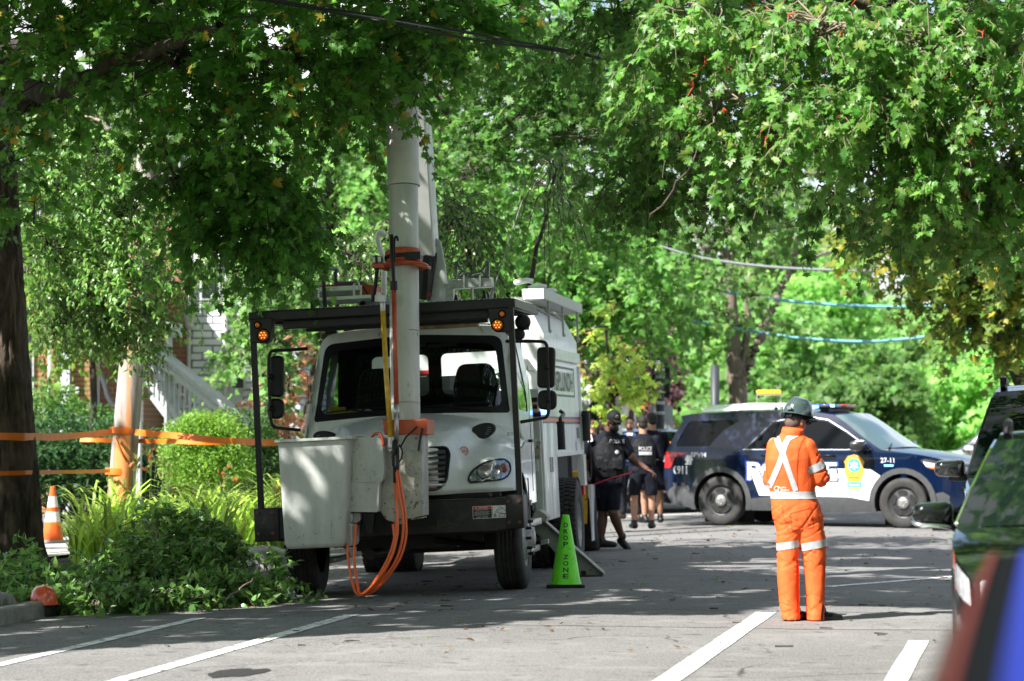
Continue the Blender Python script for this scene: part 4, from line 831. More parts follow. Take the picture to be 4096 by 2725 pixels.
# --- outrigger on the truck's left
yo = 2.15
b = MB(); p = Tp(537, 524, yo); q = Tp(590, 575, yo); EX(b, [(532, 520), (541, 519), (604, 574), (602, 577.5), (580, 577.5), (530, 527)], yo, yo + .14); og = b.build('outrigger_leg', mat('grey_green_steel', (.26, .28, .25), .5, c2=(.17, .18, .16), nscale=7, dirt=((.10, .05, .03), 12, .66)), TR, bevel=.006)
b = MB(); b.tube([Tp(541, 518, yo - .02), Tp(604, 573.5, yo - .02)], .022, 6); b.build('leg_edge', M_steel, og)
b = MB(); EX(b, [(575, 577), (580, 575.5), (602, 575.5), (605, 578), (575, 578.5)], yo - .08, yo + .3); b.build('foot_plate', M_blkr, og, bevel=.004)
b = MB(); b.cyl(Tp(583.5, 573, yo - .03), Tp(583.5, 573, yo), .028, n=16); b.build('foot_pin', M_dark, og)
b = MB(); EX(b, [(530, 519), (535, 510), (540, 509.5), (548, 516), (546, 522), (532, 523)], yo - .1, yo + .2, .02); b.build('outrigger_bracket', M_fibd, og, bevel=.01)
b = MB(); b.bb((.3, yo - .1, .55), (1.0, yo + .25, .75)); b.tube([Tp(527, 541, 1.2), Tp(541, 541, 1.2)], .035, 6); b.build('outrigger_housing', M_blk, TR)
b = MB(); EX(b, [(539.7, 540.5), (548, 539), (548, 543.5), (539.7, 545.5)], 1.2, 1.3); EX(b, [(527.5, 500), (531, 500), (531, 505), (527.5, 505)], .8, .9); b.build('step_end', M_steel, TR)
b = MB(); b.box((1.0, 4.05, 1.02), (.03, .06, .14), Matrix.Rotation(.4, 4, 'X')); b.build('red_flag', M_red, TR)
# --- bucket, covers, upper boom
yk0, yk1 = -2.20, -1.58
b = MB()
a = Tp(278.8, 441, yk0); c = Tp(346.5, 441, yk0); d = Tp(345, 547, yk0); e = Tp(283.4, 545, yk0)
def ring(xa, xb, y0, y1, z, r, n=6):
    P = rounded([(xa, y0), (xb, y0), (xb, y1), (xa, y1)], r, n); return [Vector((x, y, z)) for x, y in P]
R_ = []
top, bot = a.z, d.z
for z, ins, r_ in ((bot, .05, .03), (bot + .012, .02, .05), (bot + .05, .002, .07), (bot + .3, -.003, .07), (top - .02, -.016, .07)): R_.append(ring(lerp(e.x, a.x, (z - bot) / (top - bot)) + ins, lerp(d.x, c.x, (z - bot) / (top - bot)) - ins, yk0 + ins, yk1 - ins, z, r_))
rimo = ring(a.x - .045, c.x + .06, yk0 - .05, yk1 + .05, top - .012, .07); rimt = ring(a.x - .045, c.x + .06, yk0 - .05, yk1 + .05, top + .012, .07); ins_ = ring(a.x + .02, c.x - .02, yk0 + .02, yk1 - .02, top + .012, .06); inb = ring(e.x + .05, d.x - .05, yk0 + .05, yk1 - .05, bot + .06, .06)
L = R_ + [rimo, rimt, ins_, inb]; n = len(L[0]); b.add([p for r_ in L for p in r_], [(j * n + i, j * n + (i + 1) % n, (j + 1) * n + (i + 1) % n, (j + 1) * n + i) for j in range(len(L) - 1) for i in range(n)] + [tuple(range(n))[::-1], tuple(range((len(L) - 1) * n, len(L) * n))])
bk = b.build('bucket', M_fib, TR, smooth=True); bk.data.set_sharp_from_angle(angle=rad(50))
b = MB(); b.box(((a.x + c.x) / 2, yk0 + .3, bot - .02 + .02), (.3, .3, .01))
yv = -1.95
b = MB(); EX(b, rounded([(346.8, 440.2), (357, 438.5), (358, 437.4), (379, 437.4), (382.5, 441), (384.2, 470), (383, 479), (379.5, 483), (378.6, 511), (377, 512.3), (349, 512), (348.8, 511), (345.4, 510.8), (345, 482), (352, 481), (352.3, 464.5), (348.5, 463.5), (346.8, 460)], 1.2), yv, yv + .4); cv = b.build('valve_cover', M_fib, TR, bevel=.03)
b = MB(); EX(b, rounded([(353, 476.5), (379, 476.3), (375, 482.3), (355, 482.8), (353, 481)], 1.5), yv - .008, yv + .01); b.build('cover_handle', M_fib, cv, bevel=.006)
b = MB(); b.cyl(Tp(356.6, 479, yv - .02), Tp(356.6, 479, yv), .010, n=10); b.build('cover_bolt', mat('brass', (.35, .28, .08), .4, metal=.8), cv)
b = MB(); EX(b, [(345, 463.5), (353, 463), (353, 482), (345, 482)], yv + .1, yv + .2); EX(b, [(345.5, 512), (360, 512), (360, 525), (345.5, 525)], yv + .15, yv + .3); EX(b, [(362, 511), (375, 511), (372, 533), (367, 533)], yv + .2, yv + .3); b.build('bucket_bracket', M_blk, TR)
b = MB(); EX(b, rounded([(345, 513), (352.5, 513), (352.5, 521), (350, 523.5), (345, 523.5)], 2), yv + .02, yv + .14); EX(b, rounded([(351.5, 512.5), (360, 512.5), (360, 520), (357, 523), (351.5, 523)], 2), yv + .1, yv + .2); b.build('small_cover', M_fib, TR, bevel=.01)
b = MB(); EX(b, [(345, 524), (351.8, 524), (351.6, 543), (350, 546.5), (345, 546.8)], yk0 + .2, yk1); b.build('bucket_step', M_fib, TR, bevel=.01)
ys_ = -1.80
b = MB(); EX(b, rounded([(384, 446), (388, 443.5), (399, 443.5), (399, 523.5), (386, 520), (380.5, 512), (379.5, 495), (384.3, 478)], 3), ys_, ys_ + .35); EX(b, [(398, 433.5), (421.8, 433.5), (422.5, 516), (414, 517.5), (413.5, 518.6), (398, 519)], ys_ - .05, ys_ + .35); bt = b.build('boom_tip_cover', M_fibd, TR, bevel=.04)
b = MB(); EX(b, [(411, 519), (422, 517), (422, 518.3), (411, 520)], ys_ + .0, ys_ + .3); EX(b, rounded([(392, 520), (405, 520), (403, 524), (395, 524.3)], 1), ys_ + .05, ys_ + .25); b.build('tip_bracket', M_fibd, bt)
M_scuff = mat('scuff_mark', (.10, .10, .095), .7)
def scuffs(name, parent, y, x0, x1, z0, z1, n, seed):
    r = np.random.default_rng(seed); b = MB()
    for i in range(n):
        x = r.uniform(x0, x1); z = r.uniform(z0, z1); L = r.uniform(.006, .045); w_ = r.uniform(.0012, .0035); a = r.uniform(-1, 1) + (math.pi / 2 if r.random() < .3 else 0); d = Vector((math.cos(a), 0, math.sin(a))) * L / 2; e = Vector((-math.sin(a), 0, math.cos(a))) * w_; c = Vector((x, y - .0015, z)); b.add([c - d - e * .3, c + d - e, c + d * .8 + e, c - d + e * .3], [(0, 1, 2, 3)])
    b.build(name, M_scuff, parent)
scuffs('scuff_marks', bk, yk0, a.x + .05, d.x - .03, bot + .03, top - .06, 46, 1); pa = T(380, 440, yv); pb_ = T(349, 511, yv); scuffs('scuff_marks', cv, yv - .001, pb_.x, pa.x - .01, pb_.z + .02, pa.z - .03, 22, 2); pa = T(420, 437, ys_ - .05); pb_ = T(400, 515, ys_ - .05); scuffs('scuff_marks', bt, ys_ - .052, pb_.x, pa.x, pb_.z, pa.z, 34, 3)
# upper boom: round fibreglass tube in front of the cab
yq = -1.62
cB = Tp(405.8, 440, yq); cM = Tp(404.5, 330, yq + .08); cN = Tp(403.5, 186, yq + .2); cT = Tp(401.5, 70, yq + .35); dirb = (cT - cN).normalized(); cE = cT + dirb * 3.2
b = MB(); b.tube([cB, cM, cN], .138, 40); ub = b.build('upper_boom', M_fib, TR, smooth=True); ub.data.set_sharp_from_angle(angle=rad(60))
b = MB(); b.tube([cN, cN + dirb * .05], .158, 40); b.tube([cN + dirb * .045, cT, cE], .152, 40); b.build('upper_boom_sleeve', mat('sleeve_offwhite', (.60, .60, .56), .45, c2=(.50, .50, .46), nscale=4, dirt=((.2, .19, .17), 14, .66)), ub, smooth=True).data.set_sharp_from_angle(angle=rad(60))
b = MB(); tm = Tp(404.6, 332, yq + .08);
for dz in (.0,): b.lathe([(.1392, -.002), (.1392, .004)], tm, dirb, 48)
for i in range(16):
    a_ = 2 * math.pi * i / 16; r1 = .1395; P = [(.0, -.012), (-.010, -.026), (-.004, -.026), (-.004, -.044), (.004, -.044), (.004, -.026), (.010, -.026)]
    b.add([tm + Vector((math.cos(a_ + p[0] / r1) * r1, math.sin(a_ + p[0] / r1) * r1, p[1])) for p in P], [(0, 1, 6), (2, 3, 4, 5)])
b.build('insulation_mark', M_ink, ub)
for vv, nm in ((404, 0),):
    b = MB(); q = Tp(405, 404, yq + .02); b.lathe([(.1405, -.004), (.1405, .004)], q, dirb, 40); b.build('joint_line', mat('joint_grey', (.25, .26, .25), .6), ub)
# orange collars
b = MB(); q = Tp(403.8, 262, yq + .13); b.lathe([(.142, -.01), (.175, -.01), (.175, .10), (.142, .12)], q, dirb, 28)
fl = [(-.27, -.02), (.24, -.02), (.245, .05), (.20, .12), (-.2, .12), (-.25, .06)]
b.lathe([(.15, -.06), (.23, -.055), (.235, -.035), (.16, .0)], q, dirb, 28); b.box(q + Vector((-.22, -.05, -.03)), (.12, .22, .05)); b.box(q + Vector((.17, -.05, -.045)), (.16, .24, .03), Matrix.Rotation(.3, 4, 'Y')); col1 = b.build('upper_collar', M_org, ub, bevel=.01)
b = MB(); b.lathe([(.178, .015), (.182, .02), (.182, .05), (.178, .055)], q, dirb, 28); b.box(q + Vector((.11, -.15, .045)), (.15, .05, .07)); b.box(q + Vector((-.24, -.1, .02)), (.02, .06, .1)); b.build('strap', M_blkp, col1)
b = MB(); b.box(q + Vector((-.235, -.05, .03)), (.09, .12, .07)); b.build('clamp_block', M_steel, col1, bevel=.01)
b = MB(); b.tube([q + Vector((-.23, -.15, -.05)), q + Vector((-.26, -.12, -.22)), q + Vector((-.30, -.1, -.36))], .02, 6); b.build('hanging_strap', M_blkp, col1)
q2 = Tp(404.3, 426.5, yq); b = MB(); EX(b, [(382, 418.5), (388.5, 420), (421, 419.5), (422, 418), (427.2, 420), (427, 435), (406, 434.2), (404, 434.8), (384.5, 434.8), (383, 426)], -1.86, -1.40); b.build('lower_collar', M_org, ub, bevel=.012)
b = MB(); b.tube([Tp(400.8, 446.5, -2.0), Tp(406, 437, -1.95), Tp(417, 426.5, -1.9)], .009, 5); b.tube([Tp(418.5, 451, -1.92), Tp(420, 440, -1.9), Tp(422.5, 428, -1.9)], .012, 5); b.build('bungee', M_blkp, ub)
# poles and hoses hanging on the boom: things of their own
WP = lambda u, v, y: TRK @ T(u, v, y)
M_rodr = mat('orange_red_pole', (.42, .075, .03), .35, c2=(.30, .05, .02), nscale=9)
ps = thing('pole_saw', 'long orange hydraulic pole saw with black hook head strapped to the boom', 'pole saw', WP(396, 442, -2.0))
b = MB(); b.tube([WP(393.9, 288, -1.88), WP(396.4, 405, -1.98)], .023, 10); b.build('pole', M_rodr, ps, smooth=True, world=True)
b = MB(); b.tube([WP(394, 290, -1.88), WP(393.8, 281, -1.88)], .034, 10); b.tube([WP(393.8, 281, -1.88), WP(392.6, 262, -1.86), WP(392.2, 240, -1.84)], .017, 8); b.tube([WP(392.2, 240, -1.84), WP(391.4, 236, -1.84), WP(391, 234.5, -1.84)], .02, 6)
b.tube(catmull([WP(394.3, 262, -1.87), WP(394.2, 245, -1.87), WP(395, 238, -1.87), WP(397, 237, -1.87), WP(398, 241, -1.87)], 5), .012, 6); b.tube([WP(390.8, 235, -1.85), WP(391.5, 262, -1.86)], .012, 6); b.build('hook_head', M_blkp, ps, world=True)
b = MB(); b.tube([WP(396.4, 404.5, -1.98), WP(396.6, 418, -1.99)], .026, 12); b.tube([WP(396.7, 418, -1.99), WP(396.6, 441, -2.0)], .02, 12); b.tube([WP(396.5, 412, -2.03), WP(396.7, 434, -2.04)], .012, 8); b.build('handle_tube', M_steel, ps, smooth=True, world=True)
b = MB(); b.tube([WP(396, 441, -2.02), WP(395, 448, -2.04), WP(393, 455, -2.04)], .022, 8); b.tube([WP(393, 452, -2.04), WP(393.4, 466, -2.03)], .014, 8); b.tube([WP(394.5, 466, -2.03), WP(394.8, 483, -2.03)], .016, 8); b.tube([WP(397, 446, -2.02), WP(397.8, 470, -2.04)], .015, 8)
b.tube(catmull([WP(399, 445, -2.02), WP(402, 450, -2.02), WP(401.5, 458, -2.02), WP(399, 462, -2.02)], 4), .008, 6); b.build('trigger', M_blkp, ps, world=True)
b = MB(); b.box(WP(399.8, 452, -2.0), (.04, .03, .09)); b.tube([WP(390.6, 447, -2.02), WP(390.9, 437, -2.02)], .028, 10); b.build('coupling', M_steel, ps, world=True)
hz_ = [[(395, 482), (396.3, 505), (396, 528), (390.5, 552), (380, 573), (369, 588), (358, 594.3), (352.5, 583), (348.5, 562), (347, 544)],
       [(398, 470), (402, 492), (405, 512), (406, 535), (401, 556), (390, 574), (375, 590), (361, 594.6), (356.5, 578), (354, 555), (356, 524)],
       [(396.5, 472), (399, 495), (403, 520), (402, 540), (396, 560), (384, 578), (371, 590), (362, 593.8)],
       [(393, 524), (394.5, 545), (390, 560), (382, 576), (372, 588), (364, 594)],
       [(396.3, 500), (397.5, 530), (393, 553), (386, 567), (377, 580), (366, 592), (360, 594.6)]]
for i, H in enumerate(hz_):
    b = MB(); ph = lambda v: -2.02 - .12 * smoothstep(500, 590, v) - .03 * i; b.tube(catmull([WP(u, v, ph(v)) for u, v in H], 6), .0125, 8); b.build('hose', M_hose, ps, smooth=True, world=True)
b = MB(); b.tube(catmull([WP(371.5, 437.8, -1.9), WP(374, 434.5, -1.92), WP(379, 433.5, -1.95), WP(382, 437, -1.97), WP(383.5, 446, -1.97)], 5), .014, 8); b.build('hose', mat('red_hose2', (.42, .06, .02), .4), ps, smooth=True, world=True)
pp = thing('pole_pruner', 'yellow fibreglass pole with grey metal end fittings hanging beside the boom', 'pole pruner', WP(391, 445, -1.95))
b = MB(); b.tube([WP(382.9, 310, -1.75), WP(386.3, 375, -1.85), WP(391, 439, -1.98)], .024, 10); b.build('pole', M_yel, pp, smooth=True, world=True)
b = MB(); b.tube([WP(382.9, 312, -1.75), WP(382.6, 301, -1.75)], .026, 10); b.box(WP(381.5, 298.5, -1.75), (.11, .09, .07)); b.box(WP(379.8, 297, -1.76), (.05, .07, .09)); b.tube([WP(391, 438, -1.98), WP(391.5, 449, -1.99)], .028, 10); b.ball(WP(391.5, 450, -1.99), .03); b.build('fitting', M_steel, pp, world=True, bevel=.004)
# wood chipper towed behind the truck
CH = thing('wood_chipper', 'yellow framed wood chipper towed behind the truck', 'wood chipper', mtx=TRK)
yc = 8.75
b = MB(); EX(b, [(576, 485), (588, 485), (587, 524), (576, 524)], yc - .3, yc - .2); b.bb((-.4, yc - .1, .6), (.95, yc + .3, 1.0)); b.build('frame', mat('yellow_machine_paint', (.62, .34, .02), .5, c2=(.40, .22, .03), nscale=8, dirt=((.12, .06, .03), 14, .64)), CH, bevel=.01)
b = MB(); EX(b, [(588, 485), (591.2, 485), (592.5, 541), (591.6, 541), (589.5, 500), (588, 496)], yc - .32, yc + .9); b.build('fender', M_whitep, CH)
b = MB(); b.bb((-.7, yc, .55), (.7, yc + 1.8, 1.55)); b.build('body', M_blk, CH, bevel=.03)
b = MB(); b.lathe([(.2, -.12), (.36, -.12), (.40, -.08), (.40, .08), (.36, .12), (.2, .12)], (.93, yc + .35, .34), (1, 0, 0), 32); wq = b.build('wheel', M_rub, CH, smooth=True); b = MB(); b.lathe([(.22, .1), (.20, .05), (.1, .06), (0, .09)], (.93, yc + .35, .34), (1, 0, 0), 24); b.build('rim', M_rim, wq, smooth=True)
b = MB(); b.tube([(-.0, yc, .6), (0, yc - .6, .5)], .05, 8); b.bb((-.02, yc - .62, .5), (.02, yc - .6, 1.)); b.box((.70, yc - .35, 1.10), (.14, .1, .12)); b.build('drawbar', M_blkr, CH)
# ---- cones
def cone(label, loc, h, rb, mats, bands, base, words=None, cat='traffic cone', rot=0.):
    c = thing('traffic_cone', label, cat, loc, rot); b = MB(); rt = rb * .22
    R = lambda z: lerp(rb, rt, z / h) + .0
    cur = 0.02; segs = [(.02, 0)] + bands + [(h, 0)]
    zs = sorted(set([.02, .06, h - .05, h - .035, h - .03, h] + [x for s in bands for x in s[:2]]))
    for z0, z1 in zip(zs[:-1], zs[1:]):
        k = 0
        for s in bands:
            if s[0] <= z0 + 1e-6 and z1 <= s[1] + 1e-6: k = 1
        b.slot(k).lathe([(R(z0) + (.004 if z0 < .06 else 0), z0), (R(z1) + (.004 if z1 <= .06 else 0), z1)], (0, 0, 0), (0, 0, 1), 40)
    b.slot(0).lathe([(rt * 1.0, h), (rt * .75, h + .005), (rt * .7, h - .05)], n=40); b.lathe([(rt * 1.22, h - .055), (rt * 1.22, h - .045)], n=40)
    b.build('shell', mats, c, smooth=True)
    b = MB(); P = rounded([(-rb * 1.22, -rb * 1.22), (rb * 1.22, -rb * 1.22), (rb * 1.22, rb * 1.22), (-rb * 1.22, rb * 1.22)], rb * .3)
    b.prism(P, lambda x, y, t: Vector((x, y, .002 + .03 * t)), 1); b.build('base', base, c, bevel=.005)
    if words:
        b = MB(); n = len(words)
        for i, ch in enumerate(words):
            if ch == ' ': continue
            z = lerp(h * .865, h * .16, i / (n - 1)); wd = .042 + .012 * i / n
            f = lambda x, y: (lambda rr, zz: Vector((math.sin(x / rr) * (rr + .0025), -math.cos(x / rr) * (rr + .0025), zz)))(R(z + y), z + y)
            text_on(b, ch, wd, .044, f, .02)
        b.build('lettering', M_ink, c)
    return c
gp_ = ground(563, 588); gp_.y += .17
M_lime = mat('lime_plastic', (.20, .92, .03), .42, c2=(.16, .75, .03), nscale=7, dirt=((.07, .35, .02), 30, .64))
yawc = math.atan2(-gp_.x, gp_.y)
cone('lime green cone lettered DROP ZONE standing beside the outrigger', gp_, .705, .155, [M_lime, M_lime], [], M_blkp, 'DROP ZONE', rot=yawc)
M_orgc = mat('cone_orange', (.80, .13, .02), .4, c2=(.66, .10, .02), nscale=6)
pcn = atz(52.5, 545, 38.4); pcn.z = vz(-12.6) + .035
cone('orange and white striped cone on the sidewalk beside the big tree trunk', pcn, .72, .145, [M_orgc, mat('reflective_white', (.78, .76, .75), .35)], [(.27, .40), (.46, .60)], mat('cone_foot', (.45, .43, .4), .7, c2=(.2, .2, .2)))
# ---- orange helmet on the road
ph = ground(40, 617); hm = thing('forestry_helmet', 'orange forestry helmet with black ear muffs lying by the kerb', 'helmet', (ph.x, ph.y + .1, gz(ph.x)), .5)
def helmet_shell(b, s=1., zoff=0.):
    prof = [(0, .155), (.04, .153), (.08, .138), (.11, .105), (.125, .06), (.13, .02), (.131, 0)]
    nn = 32; vs = []
    for r_, z in prof:
        for i in range(nn):
            a = 2 * math.pi * i / nn; rx_, ry_ = r_ * .92, r_ * 1.1; vs.append(Vector((rx_ * math.cos(a), ry_ * math.sin(a), z + zoff + (.010 * math.exp(-((math.cos(a) * r_) / .018) ** 2) if z > .03 else 0))) * s)
    m_ = len(prof); b.add(vs, [(j * nn + i, j * nn + (i + 1) % nn, (j + 1) * nn + (i + 1) % nn, (j + 1) * nn + i)[::-1] for j in range(m_ - 1) for i in range(nn)])
    vs = []
    for e, z in ((1.0, 0), (1.0, -.008), (0, 0)):
        for i in range(nn):
            a = 2 * math.pi * i / nn; ex = .018 + .05 * max(0, math.sin(a)) ** 2 * (1 if e == 1 else 0)
            rr = .131; rx_, ry_ = rr * .92 + (ex if z or True else 0) * (e if z == 0 or True else 0), rr * 1.1 + ex * e
            vs.append(Vector((rx_ * math.cos(a), ry_ * math.sin(a), zoff + z - .012 * e * (math.sin(a) > 0) * math.sin(a))) * s)
    # brim ring
    o = len(b.v); b.v += vs;
    for a_, c_ in ((0, 2), (1, 0)):
        b.f += [(o + a_ * nn + i, o + a_ * nn + (i + 1) % nn, o + c_ * nn + (i + 1) % nn, o + c_ * nn + i) for i in range(nn)]; b.m += [b.k] * nn
b = MB(); helmet_shell(b, 1.05, .11); b.build('shell', mat('helmet_orange', (.72, .10, .03), .25, coat=.5, c2=(.55, .08, .03), nscale=8), hm, smooth=True).data.set_sharp_from_angle(angle=rad(60))
b = MB(); b.ball((.12, 0, .06), (.035, .05, .06)); b.ball((-.12, 0, .06), (.035, .05, .06)); b.tube(catmull([(.13, .02, .1), (.12, .14, .08), (0, .20, .05), (-.12, .14, .08), (-.13, .02, .1)], 5), .012, 6); b.lathe([(.115, .0), (.118, .06), (.10, .11)], n=24); b.build('ear_muff', M_blkp, hm, smooth=True)
# ---- lanyard on the road
ln = thing('safety_lanyard', 'dark red safety lanyard with steel hook dropped by the branch pile', 'lanyard', (0, 0, 0)); a = ground(128, 606.5); ln.location = a
def gp3(u, v, h=.015): p = ground(u, v); return Vector((p.x, p.y, gz(p.x) + h))
b = MB(); b.tube(catmull([gp3(140, 605), gp3(150, 604.5, .02), gp3(160, 603), gp3(172, 602.5, .02), gp3(179, 601.5)], 5), .012, 6); b.build('strap', mat('dark_red_webbing', (.16, .012, .02), .8), ln, world=True)
b = MB(); b.tube([gp3(127, 605.5, .03), gp3(140, 604.5, .03)], .03, 8); b.tube(catmull([gp3(161, 604.5), gp3(164, 605.5), gp3(172, 605.5), gp3(171, 604), gp3(161, 604.5)], 4), .006, 6); b.build('steel_hook', M_steel, ln, world=True)
b = MB(); b.tube(catmull([gp3(119, 606), gp3(124, 606), gp3(127, 607), gp3(119, 606.5)], 3), .007, 6); b.box(gp3(129, 606.5, .02), (.05, .05, .03)); b.build('red_clip', M_red, ln, world=True)
# ============================================================ PEOPLE
def cam_frame(u, v, zc, z=None):
    p = atz(u, v, zc); p.z = gz(p.x) if z is None else z; return Matrix.Translation(p) @ Matrix.Rotation(YAW, 4, 'Z')
def cap(b, p, q, r1, r2, n=18):
    p = Vector(p); q = Vector(q); x, y, d = frame_from(q - p); L = (q - p).length; prof = []
    for i in range(7): a = math.pi / 2 * i / 6; prof.append((r1 * math.sin(a), -r1 * math.cos(a)))
    for i in range(7): a = math.pi / 2 * i / 6; prof.append((r2 * math.cos(a), L + r2 * math.sin(a)))
    b.lathe(prof, p, d, n)
def ell(b, c, r, R=None):
    s = MB(); s.ball((0, 0, 0), r, 20, 14); R = R if R is not None else Matrix.Identity(4); b.add([Vector(c) + R.to_3x3() @ p for p in s.v], s.f)
def loft(b, secs, n=28, pw=2.3):
    """secs: (cx, cy, cz, rx, ry, yaw)"""
    vs = []
    for cx, cy, cz, rx, ry, yaw in secs:
        for i in range(n):
            a = 2 * math.pi * i / n; c, s = math.cos(a), math.sin(a); x = rx * math.copysign(abs(c) ** (2 / pw), c); y = ry * math.copysign(abs(s) ** (2 / pw), s)
            vs.append(Vector((cx + x * math.cos(yaw) - y * math.sin(yaw), cy + x * math.sin(yaw) + y * math.cos(yaw), cz)))
    m = len(secs); b.add(vs, [(j * n + i, j * n + (i + 1) % n, (j + 1) * n + (i + 1) % n, (j + 1) * n + i) for j in range(m - 1) for i in range(n)] + [tuple(range(n))[::-1], tuple(range((m - 1) * n, m * n))])
def fuse(name, b, mats, parent, voxel=.01, smooth=3, disp=None):
    """voxel-union of the collected closed shapes into one continuous surface"""
    bm = bmesh.new(); me0 = bpy.data.meshes.new('t'); me0.from_pydata([tuple(p) for p in b.v], [], b.f); bm.from_mesh(me0); bmesh.ops.recalc_face_normals(bm, faces=bm.faces); bm.to_mesh(me0); bm.free()
    o = bpy.data.objects.new('t', me0); COL.objects.link(o); r_ = o.modifiers.new('r', 'REMESH'); r_.mode = 'VOXEL'; r_.voxel_size = voxel; r_.adaptivity = 0
    s_ = o.modifiers.new('s', 'SMOOTH'); s_.iterations = smooth; s_.factor = .5
    dg = bpy.context.evaluated_depsgraph_get(); me = bpy.data.meshes.new_from_object(o.evaluated_get(dg)); bpy.data.objects.remove(o)
    n = len(me.vertices)
    if disp is not None:
        D = [tuple(c + m_ * disp(c, m_)) for c, m_ in [(v.co.copy(), v.normal.copy()) for v in me.vertices]]
        me.vertices.foreach_set('co', np.array(D, dtype=np.float32).ravel())
    me.materials.clear()
    for m in (mats if isinstance(mats, (list, tuple)) else [mats]): me.materials.append(m)
    me.polygons.foreach_set('use_smooth', np.ones(len(me.polygons), dtype=bool)); me.name = name; me.update()
    q = bpy.data.objects.new(name, me); COL.objects.link(q); q.parent = parent; return q
def tree_of(o): return BVHTree.FromPolygons([v.co.copy() for v in o.data.vertices], [tuple(p.vertices) for p in o.data.polygons])
def project(b, bv, poly, off=.004, sp=.018, d=Vector((0, 1, 0)), y0=-1.5, k=None):
    """flat polygon in x,z laid onto the body along +y"""
    V, F = sheet2d(poly, [], sp); out = []; last = None
    for x, z in V:
        h = bv.ray_cast(Vector((x, y0, z)), d);
        out.append(None if h[0] is None else h[0] + (h[1] if h[1].y < 0 else -h[1]) * off)
    idx = {}; vs = []
    for i, p in enumerate(out):
        if p is not None: idx[i] = len(vs); vs.append(p)
    F2 = [tuple(idx[i] for i in f) for f in F if all(i in idx for i in f)]
    F2 = [f for f in F2 if max(vs[f[a]].y for a in range(len(f))) - min(vs[f[a]].y for a in range(len(f))) < .12]
    b.add(vs, F2)
def strip_poly(pts, w_):
    L, R = [], []
    for i, p in enumerate(pts):
        a = Vector(pts[max(i - 1, 0)]); c = Vector(pts[min(i + 1, len(pts) - 1)]); t = (c - a).normalized(); n = Vector((-t.y, t.x)) * w_ / 2; q = Vector(p); L.append(tuple(q + n)); R.append(tuple(q - n))
    return L + R[::-1]
def ring_band(b, bv, c, ax, w_, off=.004, rmax=.4, n=48, inner=True):
    c = Vector(c); x, y, d = frame_from(ax); rows = 4; vs = []; ok = []
    for j in range(rows):
        s = (j / (rows - 1) - .5) * w_
        for i in range(n):
            a = 2 * math.pi * i / n; dr = x * math.cos(a) + y * math.sin(a); h = bv.ray_cast(c + d * s, dr, rmax)
            ok.append(h[0] is not None); vs.append((h[0] + dr * off) if h[0] is not None else c + d * s + dr * rmax)
    fs = [(j * n + i, j * n + (i + 1) % n, (j + 1) * n + (i + 1) % n, (j + 1) * n + i) for j in range(rows - 1) for i in range(n)]
    b.add(vs, [f for f in fs if all(ok[q] for q in f)])
def hand(b, wrist, d, nrm, s=1., curl=.5, thumb=1, r=.0088):
    """palm with four unequal bent fingers and a thumb; d = pointing direction, nrm = back of the hand"""
    w_ = Vector(wrist); d = Vector(d).normalized(); nrm = Vector(nrm); nrm = (nrm - d * nrm.dot(d)).normalized(); sd = d.cross(nrm) * thumb
    R = Matrix((sd, d, nrm)).transposed().to_4x4(); ell(b, w_ + d * .045 * s, (.040 * s, .052 * s, .016 * s), R)
    for k, (o, L, c) in enumerate(((.030, .072, 0), (.010, .080, .1), (-.011, .075, .25), (-.031, .058, .4))):
        p = w_ + d * .085 * s + sd * o * s; cu = curl + c * curl; d1 = (d * math.cos(cu * .6) - nrm * math.sin(cu * .6)); d2 = (d * math.cos(cu * 1.6) - nrm * math.sin(cu * 1.6)); q = p + d1 * L * .5 * s; e = q + d2 * L * .5 * s
        cap(b, p - d * .02, q, r * s * 1.05, r * s, 10); cap(b, q, e, r * s, r * s * .8, 10)
    p = w_ + d * .02 * s + sd * .030 * s; q = p + (d * .5 + sd * .75 - nrm * .3).normalized() * .038 * s; e = q + (d * .9 + sd * .2 - nrm * .35).normalized() * .032 * s
    cap(b, p, q, r * s * 1.25, r * s * 1.1, 10); cap(b, q, e, r * s * 1.1, r * s * .9, 10)
def head(b, c, yaw, tilt=0., s=1., neck=None):
    """head with brow, nose, lips, chin and ears; faces +y turned by yaw"""
    R = Matrix.Rotation(yaw, 4, 'Z') @ Matrix.Rotation(-tilt, 4, 'X'); c = Vector(c); M = lambda x, y, z: c + R.to_3x3() @ (Vector((x, y, z)) * s)
    ell(b, M(0, -.012, .035), (.074 * s, .092 * s, .082 * s), R); ell(b, M(0, .012, -.035), (.060 * s, .076 * s, .080 * s), R); ell(b, M(0, .048, -.085), (.036 * s, .032 * s, .030 * s), R)
    cap(b, M(0, .082, .015), M(0, .098, -.022), .008 * s, .014 * s, 10); ell(b, M(0, .076, .030), (.052 * s, .018 * s, .012 * s), R); ell(b, M(0, .078, -.052), (.026 * s, .014 * s, .010 * s), R)
    for k in (-1, 1): ell(b, M(k * .076, -.008, -.012), (.010 * s, .020 * s, .033 * s), R)
    if neck is not None: cap(b, M(0, -.022, -.05), neck, .056 * s, .064 * s)
    return R, M
def shoe(b, ankle, ang, s=1., up=0., z=None):
    a = Vector(ankle); d = Vector((math.sin(ang) * math.cos(up), math.cos(ang) * math.cos(up), math.sin(up))); zz_ = (a.z - .085) if z is None else z; base = Vector((a.x, a.y, zz_ + .045))
    cap(b, base - d * .055, base + d * .06, .045 * s, .045 * s); cap(b, base + d * .06, base + d * .165 + Vector((0, 0, -.008)), .046 * s, .034 * s); cap(b, base - d * .03, a + Vector((0, 0, .02)), .045 * s, .046 * s)
def skin(name, c): return mat(name, c, .5, c2=tuple(q * .82 for q in c), nscale=18)
